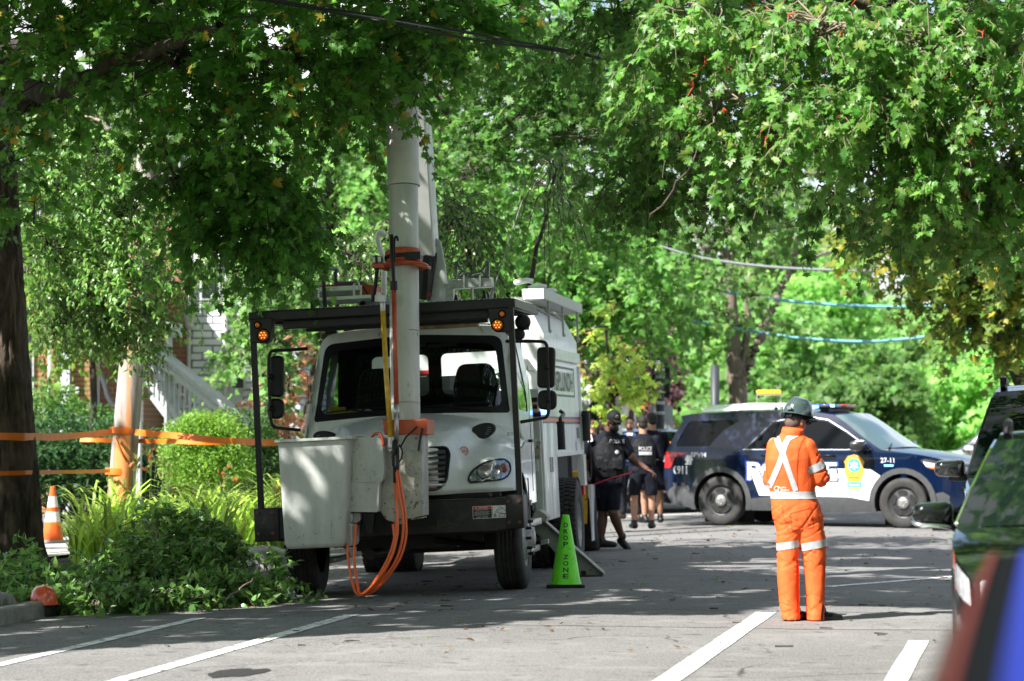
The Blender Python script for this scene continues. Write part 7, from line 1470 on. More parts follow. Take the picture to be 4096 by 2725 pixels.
def pal(base, n, rng, var=.22, odd=None, podd=.0):
    c = base[rng.integers(0, len(base), n)] * (1 + var * rng.normal(size=(n, 1)).clip(-2, 2)); c = c * (1 + .05 * rng.normal(size=(n, 3)))
    if odd is not None: k = rng.random(n) < podd; c[k] = np.array(odd)[rng.integers(0, len(odd), k.sum())]
    return c.clip(.004, .9)
def crown(parent, blobs, ntw, nl, tlen, size, shape, base, m, droop=.35, seed=1, twigr=.004, odd=None, podd=0., loc=None, up=.8, name='crown', bark=None, branch=.35, twigs=True, shell=.45, gap=None, bias=0.):
    rng = np.random.default_rng(seed); P0, O, ids, C = sample(blobs, ntw, rng, shell)
    if gap is not None:      # natural clumping: drop twigs where a slow noise is low
        k = np.array([noise.noise(Vector(p * gap[0])) > gap[1] for p in P0]); P0, O, ids, C = P0[k], O[k], ids[k], C[k]; ntw = len(P0)
    D0 = nrm(O * np.array([1, 1, .4]) + .5 * rng.normal(size=(ntw, 3)) + np.array([0, 0, .1]) + bias * R_); L = tlen * (.6 + .8 * rng.random(ntw)); ts = np.linspace(0, 1, 5)
    K = P0[:, None] + D0[:, None] * (L[:, None] * ts[None])[..., None] + np.array([0, 0, -1.])[None, None] * (droop * L[:, None] * ts[None] ** 2)[..., None]
    t = np.tile((np.arange(nl) + .5) / nl, (ntw, 1)) * .85 + .15; t = (t + .05 * rng.normal(size=t.shape)).clip(0.02, 1); f = t * 4; i0 = np.floor(f).astype(int).clip(0, 3); fr = (f - i0)[..., None]; ar = np.arange(ntw)[:, None]
    A = K[ar, i0] * (1 - fr) + K[ar, i0 + 1] * fr; Tn = nrm(K[ar, i0 + 1] - K[ar, i0]); side = np.where(np.arange(nl) % 2 == 0, 1., -1.)[None, :, None]; S_ = nrm(np.cross(Tn, np.array([0, 0, 1.]) + .6 * rng.normal(size=Tn.shape)))
    dl = nrm(Tn * .5 + S_ * side * .9 + .35 * rng.normal(size=Tn.shape) + np.array([0, 0, -.35 - droop * .5])); nn = nrm(np.array([0, 0, up * .6]) + np.array(SUN) * .55 + .25 * O[:, None] + .55 * rng.normal(size=Tn.shape))
    n = ntw * nl; A = A.reshape(-1, 3); dl = dl.reshape(-1, 3); nn = nn.reshape(-1, 3); s = size * (.50 + .70 * rng.random(n)); A = A + dl * (s * .25)[:, None]
    tw = 1 + .14 * rng.normal(size=(ntw, 1)); col = pal(base, n, rng, .16, odd, podd) * np.repeat(tw, nl, 0).clip(.6, 1.5)
    o = leaves(name, A, dl, nn, s, shape, col, m, parent, loc=loc)
    if twigs and bark is not None:
        sg = []
        for q in range(ntw):
            if rng.random() < branch:
                mid = (C[q] + P0[q]) / 2 + rng.normal(size=3) * .06 + np.array([0, 0, .05]); sg.append((np.array([C[q] + rng.normal(size=3) * .05, mid, P0[q]]), np.array([twigr * 3, twigr * 2, twigr * 1.3])))
            sg.append((K[q], twigr * np.array([1.2, 1.1, .9, .7, .4])))
        tubes('twigs', sg, bark, parent, 4, loc)
    return o
def bark_mat(name, c1, c2, sc=9., st=(1, 1, .18), bump=1.):
    return mat(name, c1, .9, c2=c2, nscale=sc, bump=bump, bscale=16, stretch=st, mixlo=.42, mixhi=.62)
M_bark = bark_mat('maple_bark', (.075, .058, .042), (.022, .017, .013)); M_bark2 = bark_mat('grey_bark', (.20, .165, .125), (.11, .09, .07)); M_twig = mat('twig_bark', (.05, .04, .03), .8); M_twig2 = mat('pale_twig', (.22, .18, .13), .8)
LM = leaf_mat('maple_leaf'); LM2 = leaf_mat('soft_leaf', .5, .45, .35); LMg = leaf_mat('glossy_leaf', .34, .38, .6)
def limb(pts, r0, r1, n=8, wob=.03, seed=0):
    rng = np.random.default_rng(seed); c = np.array([tuple(p) for p in catmull([Vector(p) for p in pts], n)]); c[1:-1] += rng.normal(size=(len(c) - 2, 3)) * wob * .4; return (c, np.linspace(r0, r1, len(c)))
def tree(label, base, trunkpts, tr0, tr1, limbs=(), barkm=None, name='tree', cat='tree', group=None, root_flare=1.35):
    """empty at the base, a tapered trunk and its limbs; crowns are added to it"""
    base = Vector(base); o = thing(name, label, cat, base, 0, group); l = np.array(base); bm_ = barkm or M_bark
    c, r = limb(trunkpts, tr0, tr1, 10, .02, hash(label) % 99 if False else len(label)); k = np.linspace(0, 1, len(r)); r = r * (1 + (root_flare - 1) * np.exp(-k * len(r) / 3.5))
    tubes('trunk', [(c, r)], bm_, o, 18, l)
    if limbs: tubes('limb', [limb(p, a, b_, 8, .04, i + 3) for i, (p, a, b_) in enumerate(limbs)], bm_, o, 9, l)
    return o
# ---- big left maple whose dark crown hangs over the street
b1 = atz(9, 572, 31.5); b1.z = .0
A1 = tree('big dark barked maple with orange tape on its trunk, crown hanging over the street', b1, [b1, atz(8, 480, 31.5), atz(3, 400, 31.6), atz(-2, 300, 31.7), atz(-8, 160, 31.6), atz(-14, 0, 31.5), atz(-20, -160, 31.5)], .36, .20,
          [([atz(-2, 150, 31.4), atz(20, 95, 30.), atz(60, 92, 28.8), atz(100, 70, 28.), atz(150, 52, 27.2), atz(220, 25, 26)], .13, .04), ([atz(-8, 110, 31.4), atz(30, 102, 30.4), atz(52, 100, 30.2)], .12, .10),
           ([atz(-10, 60, 31.4), atz(120, 10, 30), atz(250, -40, 28)], .13, .06), ([atz(150, 52, 27.2), atz(210, 90, 27.5), atz(250, 160, 28), atz(265, 230, 28)], .035, .01), ([atz(100, 70, 28.), atz(160, 130, 27.6), atz(175, 190, 28)], .03, .01), ([atz(-14, -40, 31.5), atz(150, -220, 27), atz(330, -320, 23)], .16, .05), ([atz(-16, -60, 31.5), atz(-60, -260, 26), atz(-120, -420, 21)], .16, .05)])
def bark_trunk(o, pts, r0, r1, l, flare=.5, amp=.022, nr=260, ns=110):
    c = np.array([tuple(p) for p in catmull([Vector(p) for p in pts], 12)]); t0 = np.linspace(0, 1, len(c)); t = np.linspace(0, 1, nr) ** 1.5; C = np.stack([np.interp(t, t0, c[:, i]) for i in range(3)], 1); V = []
    for i in range(nr):
        h = C[i, 2] - C[0, 2]; R = lerp(r0, r1, t[i])
        for j in range(ns):
            a = 2 * math.pi * j / ns; ca, sa = math.cos(a), math.sin(a); k = R * (1 + flare * math.exp(-max(h, 0) / .28) * (1 + .45 * math.sin(a * 5 + 1)) + .05 * noise.noise(Vector((ca * 1.5, sa * 1.5, h * .8))))
            q = Vector((ca * 7.5 + .5 * noise.noise(Vector((ca * 3, sa * 3, h * 2))), sa * 7.5, h * 1.7)); k += amp * (1 - 3.2 * abs(noise.noise(q)))  + amp * .4 * noise.noise(q * 3.1)
            V.append((C[i, 0] + ca * k, C[i, 1] + sa * k, C[i, 2]))
    i = np.arange(nr - 1)[:, None]; j = np.arange(ns)[None]; F = np.stack([i * ns + j, i * ns + (j + 1) % ns, (i + 1) * ns + (j + 1) % ns, (i + 1) * ns + j], -1).reshape(-1, 4)
    for ch in list(o.children):
        if ch.name.startswith('trunk'): bpy.data.objects.remove(ch)
    return obj_np('trunk', np.array(V) - np.array(l), F, M_barkr, o, smooth=True)
M_barkr = mat('rough_bark', (.105, .078, .054), .95, c2=(.028, .02, .015), nscale=7, bump=1., bscale=30, stretch=(1, 1, .35), mixlo=.4, mixhi=.62)
bark_trunk(A1, [b1 + Vector((0, 0, -.1)), atz(8, 480, 31.5), atz(3, 400, 31.6), atz(-2, 300, 31.7), atz(-8, 160, 31.6), atz(-14, 0, 31.5), atz(-20, -160, 31.5)], .34, .20, b1)
flare = []
rng = np.random.default_rng(5)
DK = np.array([[0.0675, 0.195, 0.0258], [0.0844, 0.232, 0.0287], [0.0574, 0.1671, 0.0258]]); YL = [[.40, .30, .03], [.34, .28, .04]]
crown(A1, [BL(70, 30, 29, 95, 45, 1.4), BL(180, 60, 27.5, 90, 55, 1.3), BL(60, 95, 29.5, 60, 35, .8, .7), BL(290, 60, 27, 80, 60, 1.3), BL(370, 70, 27.5, 60, 60, 1.2, .9), BL(250, 120, 28, 65, 45, 1.1, .8), BL(350, 110, 28, 40, 22, .8, .7), BL(170, 120, 28, 55, 25, .9, .6), BL(120, -25, 28, 160, 40, 1.8), BL(330, -20, 27.5, 140, 40, 1.6), BL(395, 18, 26.4, 45, 30, .4), BL(440, 32, 26.5, 40, 32, .4), BL(375, 45, 26.4, 32, 24, .35), BL(425, 58, 26.5, 26, 14, .3), BL(480, 15, 27, 45, 30, .6), BL(8, 165, 30.4, 32, 45, .5, .7), BL(22, 225, 30.4, 20, 30, .4, .6)],
      980, 15, .46, .105, MAPLE, DK, LM, .45, 11, .004, YL, .035, b1, bark=M_twig)
crown(A1, [BL(245, 190, 28.5, 55, 50, .9), BL(278, 225, 28.6, 36, 34, .7), BL(250, 262, 28.6, 14, 20, .5, .7), BL(200, 225, 28.5, 24, 18, .6, .6), BL(180, 180, 28.4, 30, 25, .6, .5)],
      300, 13, .40, .100, MAPLE, DK * 1.05, LM, .9, 12, .004, None, 0, b1, bark=M_twig, name='lower_crown')
# the part of that crown above the frame, which shades the road and the truck
def shade_crown(parent, n, loc, seed=21):
    rng = np.random.default_rng(seed); out = []
    while len(out) < n:
        gx = rng.uniform(-15, 4); gy = rng.uniform(18.5, 41); nn_ = noise.noise(Vector((gx * .45, gy * .5, 3.1))); fine = noise.noise(Vector((gx * 1.7, gy * 1.4, 9.7)))
        e = float(np.interp(gx, [-12, -9, -7.8, -5.75, -4.4, -4.0, -2.6, -2.3, -.9, -.2, 4], [18.5, 19.6, 20.4, 22.2, 23.0, 24.6, 24.9, 26.2, 26.2, 25.0, 24.8])) + .25 * noise.noise(Vector((gx * .8, 1, 5)))
        if gy < e: continue
        gap = False
        if 33.1 < gy < 35.2 and -6.2 < gx < -2.8: gap = True        # sun on the front of the chip box
        if 30.9 < gy < 33.4 and -3.9 < gx < .6 : gap = nn_ > -.25
        if gy > 37.9: gap = gx > -6.5
        if gx < -5.5 and gy > 33.4: gap = True                      # sun on the lily bed, the pole and the house
        if gx > 1.0: gap = True
        if gx < -1.8 and 25.8 < gy < 33 and noise.noise(Vector((gx * 2.3, gy * 2.3, 20))) > .27: gap = True
        if any(abs(gx - a) < c and abs(gy - b_) < c * 1.15 for a, b_, c in ((-6.2, 26.95, .17), (-5.75, 27.2, .16), (-5.95, 27.6, .13), (-5.45, 27.35, .13), (-4.9, 29.6, .22), (-4.2, 29.9, .25), (-5.5, 29.4, .2), (-3.1, 30.4, .4), (-3.6, 29.8, .25), (-4.4, 28.9, .2), (-3.9, 28.2, .18))): continue
        if gap and rng.random() > .03: continue
        if fine < -.30 and rng.random() > .08: continue
        if fine > .50 and rng.random() > .3: continue
        h = rng.uniform(6.4, 9.0) + max(0, gy - 38) * .12; out.append((gx - SUN.x / SUN.z * -h * -1 * -1 if False else gx + SUN.x / SUN.z * h, gy + SUN.y / SUN.z * h, h))
    P = np.array(out); D = nrm(rng.normal(size=(n, 3)) + np.array([0, 0, -.5])); N = nrm(rng.normal(size=(n, 3)) * .6 + np.array([-.3, -.3, .9])); S = .25 * (.6 + .7 * rng.random(n))
    return leaves('upper_crown', P, D, N, S, MAPLE2, pal(DK, n, rng), LM, parent, loc=loc)
shade_crown(A1, 40000, b1)
# ---- fine leaved tree drooping in front at the left (sunlit upper part)
b2 = atz(-25, 545, 36); b2.z = .02
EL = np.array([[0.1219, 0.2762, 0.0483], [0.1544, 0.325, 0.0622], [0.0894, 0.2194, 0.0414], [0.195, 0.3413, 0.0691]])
A2 = tree('fine leaved tree with long drooping sunlit twigs behind the big maple trunk', b2, [b2, atz(-20, 400, 36), atz(-15, 250, 36), atz(0, 130, 35.5)], .16, .07,
          [([atz(-10, 200, 36), atz(40, 130, 35), atz(90, 118, 34.5), atz(120, 140, 34.3), atz(140, 185, 34.2)], .035, .008), ([atz(-15, 250, 36), atz(40, 180, 34.8), atz(110, 210, 34.4), atz(170, 280, 34.2)], .03, .008), ([atz(-16, 300, 36), atz(40, 240, 34.8), atz(100, 290, 34.5), atz(140, 350, 34.3)], .025, .008), ([atz(5, 130, 35.5), atz(30, 105, 35), atz(75, 98, 34.6), atz(100, 125, 34.5)], .02, .006)], M_twig2)
crown(A2, [BL(35, 135, 34.5, 45, 25, .6), BL(100, 145, 34.5, 35, 28, .6, .8), BL(60, 190, 34.5, 60, 35, .8), BL(130, 215, 34.4, 45, 38, .7), BL(50, 250, 34.6, 50, 35, .8), BL(180, 255, 34.3, 26, 24, .5, .8), BL(120, 275, 34.4, 50, 25, .6, .9)], 760, 17, .42, .080, OVAL, EL, LMg, .55, 31, .003, None, 0, b2, bark=M_twig, up=.6, bias=.7)
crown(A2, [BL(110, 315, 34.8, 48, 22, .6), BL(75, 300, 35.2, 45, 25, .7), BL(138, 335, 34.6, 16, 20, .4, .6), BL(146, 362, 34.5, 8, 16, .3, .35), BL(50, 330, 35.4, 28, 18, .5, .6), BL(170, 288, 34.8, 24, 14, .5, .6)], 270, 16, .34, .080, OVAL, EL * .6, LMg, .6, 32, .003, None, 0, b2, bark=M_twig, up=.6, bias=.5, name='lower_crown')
LMr = leaf_mat('right_maple_leaf', .42, .38, .4)
# ---- right maple near the camera, sunlit with red leaf stalks
b3 = Vector((4.9, 22.5, .10)); BR = np.array([[0.1013, 0.27, 0.0405], [0.081, 0.2228, 0.0378], [0.1283, 0.3038, 0.0473], [0.1485, 0.3105, 0.0607]])
A3 = tree('bright sunlit maple with red leaf stalks hanging over the parked cars', b3, [b3, Vector((4.8, 22.5, 2)), Vector((4.6, 22.3, 4.2)), Vector((4.2, 22, 7))], .24, .12,
          [([Vector((4.6, 22.3, 4.2)), atz(1000, 60, 23), atz(900, 20, 22.5), atz(800, -20, 22)], .07, .03), ([Vector((4.6, 22.3, 3.8)), atz(1010, 190, 22.6), atz(950, 150, 22), atz(880, 170, 21.6)], .05, .015), ([atz(900, 20, 22.5), atz(860, 90, 22), atz(845, 170, 21.7), atz(830, 210, 21.6)], .02, .006), ([atz(800, -20, 22), atz(740, 60, 21.8), atz(700, 150, 21.8), atz(650, 220, 22)], .025, .006), ([atz(1010, 190, 22.6), atz(980, 230, 22.4), atz(960, 240, 22.3)], .015, .005)])
E_bl = [BL(700, 25, 22, 60, 40, .9), BL(820, 30, 21.5, 70, 45, 1.), BL(930, 40, 21.5, 70, 50, 1.), BL(1010, 60, 21.5, 40, 60, .8), BL(650, 70, 22.5, 38, 42, .7, .8), BL(730, 95, 21.8, 55, 45, .8), BL(800, 120, 21.4, 45, 40, .7), BL(880, 110, 21.6, 50, 45, .8), BL(960, 130, 21.6, 50, 50, .8), BL(1010, 170, 22, 35, 40, .6), BL(920, 190, 21.6, 45, 30, .6, .9), BL(870, 175, 21.7, 30, 30, .5, .7), BL(975, 215, 21.8, 35, 28, .5, .8), BL(745, 155, 22, 40, 25, .5, .6)]
crown(A3, E_bl, 1500, 12, .24, .080, MAPLE, BR * .82, LMr, .95, 41, .0035, [[.20, .28, .05], [.16, .26, .05]], .07, b3, bark=M_twig2, up=.75, gap=(1.6, -.24))
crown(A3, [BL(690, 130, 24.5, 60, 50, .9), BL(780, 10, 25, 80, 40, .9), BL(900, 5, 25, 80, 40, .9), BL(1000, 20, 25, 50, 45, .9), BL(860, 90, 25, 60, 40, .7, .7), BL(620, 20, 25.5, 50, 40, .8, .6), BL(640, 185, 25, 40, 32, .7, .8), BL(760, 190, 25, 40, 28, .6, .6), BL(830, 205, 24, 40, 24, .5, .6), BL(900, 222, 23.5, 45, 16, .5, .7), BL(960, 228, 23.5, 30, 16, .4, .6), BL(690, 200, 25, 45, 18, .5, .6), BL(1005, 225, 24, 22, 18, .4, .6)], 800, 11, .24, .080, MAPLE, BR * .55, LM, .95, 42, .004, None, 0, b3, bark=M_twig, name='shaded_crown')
rng = np.random.default_rng(43); n = 30000; P = np.stack([rng.uniform(-1.5, 9, n), rng.uniform(4, 24, n), rng.uniform(5.2, 9.5, n)], 1); k = (P[:, 2] > 1.62 + (430 / FPX) * (P[:, 1] + .6)) & (P[:, 0] > -1.4); P = P[k]; n = len(P)
leaves('upper_crown', P, rng.normal(size=(n, 3)), rng.normal(size=(n, 3)) * .6 + np.array([0, 0, 1.]), .22 * (.7 + .6 * rng.random(n)), MAPLE2, pal(BR, n, rng), LM, A3, loc=b3)
rng = np.random.default_rng(9); P0, O, _, _ = sample(E_bl, 130, rng, .8); k = (P0 - np.array(CAM)) @ F_ < 21.9; P0 = P0[k]; sg = []
for p in P0:
    for q in range(4): d = nrm(rng.normal(size=3) + np.array([0, 0, -.2])); sg.append((np.array([p, p + d * .035, p + d * .075 + np.array([0, 0, -.01])]), np.array([.0045, .0035, .003])))
tubes('leaf_stalks', sg, mat('red_leaf_stalk', (.50, .075, .035), .5), A3, 4, np.array(b3))['kind'] = 'stuff'
# ---- middle maples behind and above the truck
def simple_tree(label, zc, ub, blobs, ntw, nl, size, base, seed, shape=MAPLE2, m=None, tlen=.6, droop=.4, trunk_r=.13, fork=None, barkm=None, twigr=.006, group=None, z0=0., leafname='tree', odd=None, podd=0, gap=None, trunk_top=None, bark=True, up=.8, cat='tree'):
    p = atz(ub, 430, zc); p.z = z0 if p.x > -8.8 else vz(p.x); top = Vector(blobs[0][0]) if trunk_top is None else trunk_top
    mid = p.lerp(top, .5) + Vector((.1, 0, 0)); lm = [([mid + (top - mid) * .2, (mid + Vector(b_[0])) / 2 + Vector((0, 0, .3)), Vector(b_[0])], trunk_r * .45, trunk_r * .12) for b_ in blobs[1:9]] if fork is None else fork
    o = tree(label, p, [p, p.lerp(mid, .5), mid, top], trunk_r, trunk_r * .45, lm, barkm or M_bark, leafname, cat, group)
    crown(o, blobs, ntw, nl, tlen, size, shape, base, m or LM2, droop, seed, twigr, odd, podd, np.array(p), bark=(M_twig if bark else None), gap=gap, up=up); return o
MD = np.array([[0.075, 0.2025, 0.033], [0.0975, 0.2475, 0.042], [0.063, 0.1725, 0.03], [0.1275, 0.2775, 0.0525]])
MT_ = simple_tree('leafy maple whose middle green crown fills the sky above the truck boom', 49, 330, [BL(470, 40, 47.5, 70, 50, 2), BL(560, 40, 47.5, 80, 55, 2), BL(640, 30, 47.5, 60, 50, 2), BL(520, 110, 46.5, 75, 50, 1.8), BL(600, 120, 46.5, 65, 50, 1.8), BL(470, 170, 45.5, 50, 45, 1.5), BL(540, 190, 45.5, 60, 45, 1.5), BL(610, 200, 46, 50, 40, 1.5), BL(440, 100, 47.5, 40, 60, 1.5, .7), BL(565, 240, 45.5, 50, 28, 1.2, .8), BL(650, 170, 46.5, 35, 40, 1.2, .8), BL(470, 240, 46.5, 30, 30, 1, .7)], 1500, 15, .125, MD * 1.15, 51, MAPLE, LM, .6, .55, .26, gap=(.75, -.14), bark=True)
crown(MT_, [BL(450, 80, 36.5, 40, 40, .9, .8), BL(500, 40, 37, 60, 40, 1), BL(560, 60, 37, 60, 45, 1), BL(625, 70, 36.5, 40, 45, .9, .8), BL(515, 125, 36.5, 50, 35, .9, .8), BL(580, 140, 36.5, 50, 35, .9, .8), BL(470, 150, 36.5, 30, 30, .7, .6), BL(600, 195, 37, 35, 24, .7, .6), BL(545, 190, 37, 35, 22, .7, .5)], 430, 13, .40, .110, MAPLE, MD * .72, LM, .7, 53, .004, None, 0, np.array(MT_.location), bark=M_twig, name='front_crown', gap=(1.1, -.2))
simple_tree('drooping fine leaved tree hanging beside the turret of the truck', 38, 560, [BL(455, 215, 35, 28, 30, .7), BL(475, 265, 35, 20, 28, .5), BL(350, 265, 38, 30, 30, .8, .8), BL(385, 235, 38, 10, 22, .5), BL(555, 175, 35, 22, 28, .6, .6)], 300, 15, .085, EL * .72, 52, OVAL, LMg, .5, .9, .10, bark=True)
# ---- bright trees in the background
BG = np.array([[0.1275, 0.2925, 0.06], [0.1575, 0.3375, 0.075], [0.0975, 0.2325, 0.048], [0.195, 0.375, 0.09]]); BGD = BG * .58; YG = np.array([[.20, .24, .035], [.28, .25, .03], [.15, .22, .035], [.34, .27, .03]])
simple_tree('bright green tree seen between the painted brick house and the boom', 58, 300, [BL(330, 200, 58, 75, 70, 3), BL(270, 250, 57, 55, 55, 2.5), BL(350, 270, 57, 50, 45, 2.5), BL(300, 120, 60, 80, 50, 3), BL(390, 150, 59, 50, 60, 2.5), BL(290, 310, 56, 40, 35, 2), BL(255, 340, 55, 30, 40, 1.6, .7)], 950, 13, .17, BG, 61, droop=.4, tlen=.9, trunk_r=.22)
simple_tree('tall dark tree rising behind the ochre house', 68, 30, [BL(30, 150, 68, 60, 60, 3), BL(110, 150, 68, 55, 55, 3), BL(-20, 190, 68, 50, 50, 3), BL(70, 90, 68, 80, 50, 3), BL(160, 110, 68, 50, 50, 3), BL(60, 220, 68, 60, 35, 2.5), BL(140, 200, 68, 35, 40, 2.5), BL(190, 160, 68, 40, 50, 2.5)], 800, 13, .2, BG * .55, 60, tlen=.9, trunk_r=.22, bark=False)
simple_tree('small yellow green tree in front of the ochre house', 49, 88, [BL(88, 260, 49, 45, 45, 1.4), BL(60, 310, 49, 28, 28, 1.1), BL(115, 320, 49, 28, 28, 1.1), BL(80, 345, 49, 30, 16, 1, .6)], 330, 13, .15, np.array([[.14, .27, .035], [.18, .30, .04], [.11, .23, .03]]), 62, trunk_r=.09, tlen=.6)
simple_tree('slender tree with green and dead orange leaves beside the staircase', 50, 257, [BL(268, 300, 50, 18, 40, 1.2), BL(250, 325, 50, 16, 14, 1., .6), BL(278, 345, 49, 12, 30, .8), BL(234, 348, 50, 9, 6, .6, .4), BL(272, 395, 49, 12, 18, .8, .7)], 170, 12, .13, BG * .7, 63, trunk_r=.08, tlen=.5)
simple_tree('tree with clusters of dead orange brown leaves behind the truck mirror', 53, 282, [BL(284, 385, 52, 14, 26, .8), BL(276, 420, 52, 16, 22, .8), BL(290, 350, 52, 10, 18, .6)], 80, 12, .13, np.array([[.42, .24, .13], [.36, .20, .11], [.12, .18, .04], [.46, .28, .16]]), 64, trunk_r=.06, tlen=.4)
simple_tree('mid green tree rising behind the chip box', 57, 505, [BL(540, 255, 56, 60, 40, 2.5), BL(600, 265, 57, 55, 45, 2.5), BL(480, 270, 56, 40, 35, 2.), BL(570, 310, 56, 45, 28, 2, .8), BL(640, 290, 56, 45, 40, 2), BL(615, 340, 56, 35, 24, 1.6, .7), BL(430, 230, 58, 50, 60, 2, .7)], 1000, 13, .16, MD * 1.15, 65, tlen=.8, droop=.45, trunk_r=.2)
simple_tree('young tree turning yellow and orange beyond the truck', 51, 606, [BL(606, 330, 51, 18, 16, .8), BL(622, 355, 51, 22, 18, .7), BL(598, 372, 51, 18, 12, .6), BL(620, 395, 51, 24, 14, .7), BL(632, 378, 51, 16, 10, .5), BL(610, 412, 51, 16, 8, .5)], 190, 12, .12, np.array([[.32, .48, .08], [.34, .50, .09], [.24, .40, .06], [.42, .50, .09]]), 66, trunk_r=.05, tlen=.4, gap=(2.0, -.02), odd=[[.45, .17, .06], [.38, .26, .05]], podd=.05)
# forked tree behind the police car
pf = atz(738, 432, 62); pf.z = 0; q = lambda u, v, z=62: atz(u, v, z)
FT = tree('large forked tree with a pale trunk standing behind the police car', pf, [pf, q(738, 402), q(735, 370), q(733, 335), q(731, 300), q(725, 250)], .22, .10, [([q(742, 385), q(748, 365), q(762, 335), q(775, 300), q(782, 285), q(793, 262), q(795, 230)], .13, .07), ([q(741, 375), q(746, 340), q(748, 300), q(752, 240)], .10, .05), ([q(786, 278), q(805, 262), q(835, 250), q(860, 245)], .05, .02), ([q(731, 300), q(700, 240), q(680, 200)], .07, .02), ([q(733, 320), q(710, 305), q(680, 300)], .04, .015)], M_bark2, root_flare=1.25)
crown(FT, [BL(730, 230, 62, 60, 40, 2.5), BL(790, 230, 61, 50, 35, 2), BL(670, 250, 61, 50, 40, 2.2), BL(715, 290, 60, 35, 28, 1.6), BL(680, 310, 60, 40, 24, 1.5), BL(750, 325, 60, 24, 18, 1.2, .8), BL(830, 255, 61, 40, 28, 1.6, .5), BL(745, 170, 62, 90, 45, 3), BL(640, 215, 60, 40, 30, 2)], 820, 13, .8, .17, MAPLE2, BG * .75, LM2, .45, 67, .008, None, 0, np.array(pf), bark=M_bark2, gap=(.4, -.1))
simple_tree('maple with yellowing leaves hanging under the gap of blue sky', 47, 1075, [BL(960, 255, 46, 60, 40, 1.8), BL(1010, 290, 46, 40, 45, 1.5), BL(885, 232, 46, 35, 14, 1.3, .6), BL(968, 302, 46, 24, 18, 1.2), BL(985, 325, 46, 35, 18, 1.2), BL(870, 225, 46, 30, 24, 1., .6), BL(1015, 220, 46, 40, 40, 1.6), BL(915, 215, 46, 40, 24, 1.2, .7), BL(1020, 350, 46, 18, 16, .8, .6)], 640, 13, .15, np.array([[.12, .20, .03], [.18, .23, .03], [.09, .17, .03], [.15, .22, .035]]), 68, MAPLE2, tlen=.55, droop=.5, trunk_r=.2, odd=[[.36, .32, .03], [.30, .28, .03]], podd=.10)
# plum coloured trees and the far row, each a tree of its own
PL = np.array([[.085, .035, .040], [.065, .028, .034], [.11, .05, .055]])
simple_tree('plum leaved tree behind the traffic light pole', 78, 640, [BL(640, 365, 78, 26, 40, 2), BL(655, 400, 78, 24, 26, 2), BL(625, 400, 78, 16, 26, 1.6)], 330, 12, .2, PL, 71, tlen=.7, trunk_r=.12, bark=False)
simple_tree('plum leaved bush between the traffic light pole and the dark pole', 76, 690, [BL(690, 415, 76, 28, 20, 2), BL(675, 395, 76, 18, 16, 1.6), BL(710, 428, 76, 20, 12, 1.5)], 240, 12, .2, PL, 72, tlen=.6, trunk_r=.1, bark=False)
far = [(600, 300, 95, 45, 90, 1.0, 'mid green tree in the far row above the officers'), (690, 330, 90, 50, 75, 1.15, 'bright tree in the far row beside the forked trunk, above the street signs'), (780, 360, 84, 45, 60, .95, 'dense tree directly behind the forked trunk'), (835, 330, 105, 45, 80, 1.25, 'pale green tree in the far row above the police windshield'), (865, 395, 80, 48, 48, .62, 'dark grey green tree behind the police car hood'), (905, 385, 88, 34, 60, .75, 'dark olive tree in the far row beside the red building'), (985, 395, 82, 48, 55, 1.35, 'bright yellow green tree behind the white SUV'), (920, 345, 125, 28, 30, 1.15, 'small distant tree under the gap of sky'), (745, 400, 74, 30, 40, .8, 'low dark tree between the thin dark pole and the forked trunk'), (1030, 340, 98, 40, 60, 1.1, 'tall tree mostly hidden behind the yellowing maple'), (520, 330, 92, 50, 90, .85, 'far tree hidden mostly by the chip box'), (860, 350, 112, 40, 60, 1.0, 'rounded distant tree beside the sky gap, above the police car roof')]
for i, (u, v, zc, ru, rv, k, lb) in enumerate(far):
    rr = np.random.default_rng(100 + i); bl = [BL(u, v, zc, ru * .7, rv * .6, 3)] + [BL(u + rr.uniform(-.8, .8) * ru, v + rr.uniform(-.8, .75) * rv, zc + rr.uniform(-2, 2), ru * rr.uniform(.3, .5), rv * rr.uniform(.22, .4), 2, 1) for _ in range(9)]
    simple_tree(lb, zc, u, bl, 620, 13, .26, BG * k, 120 + i, tlen=1.1, trunk_r=.2, group='trees in the far row beyond the crossing', bark=False, twigr=.01, up=.7)
# distant wood closing the view
rng = np.random.default_rng(77); n = 26000; u_ = rng.uniform(-120, 1150, n); top = 250 + 60 * np.sin(u_ * .013) + 25 * np.sin(u_ * .045 + 1); top = np.where((u_ > 872) & (u_ < 932), 318, np.where((u_ > 944) & (u_ < 975), 378, top)); v_ = top + (440 - top) * rng.random(n) ** .8; zc_ = rng.uniform(138, 160, n)
P = np.array([tuple(atz(a, b_, c)) for a, b_, c in zip(u_, v_, zc_)]); lump = np.array([noise.noise(Vector((a * .02, b_ * .03, 1))) for a, b_ in zip(u_, v_)])
o = leaves('distant_wood', P, rng.normal(size=(n, 3)), rng.normal(size=(n, 3)) + np.array([0, 0, .8]), .75 * (.6 + .8 * rng.random(n)), QUAD, pal(BG * .9, n, rng) * (1 + .35 * lump[:, None]), LM2); tag(o, 'distant green wood closing the street', 'wood', kind='stuff')
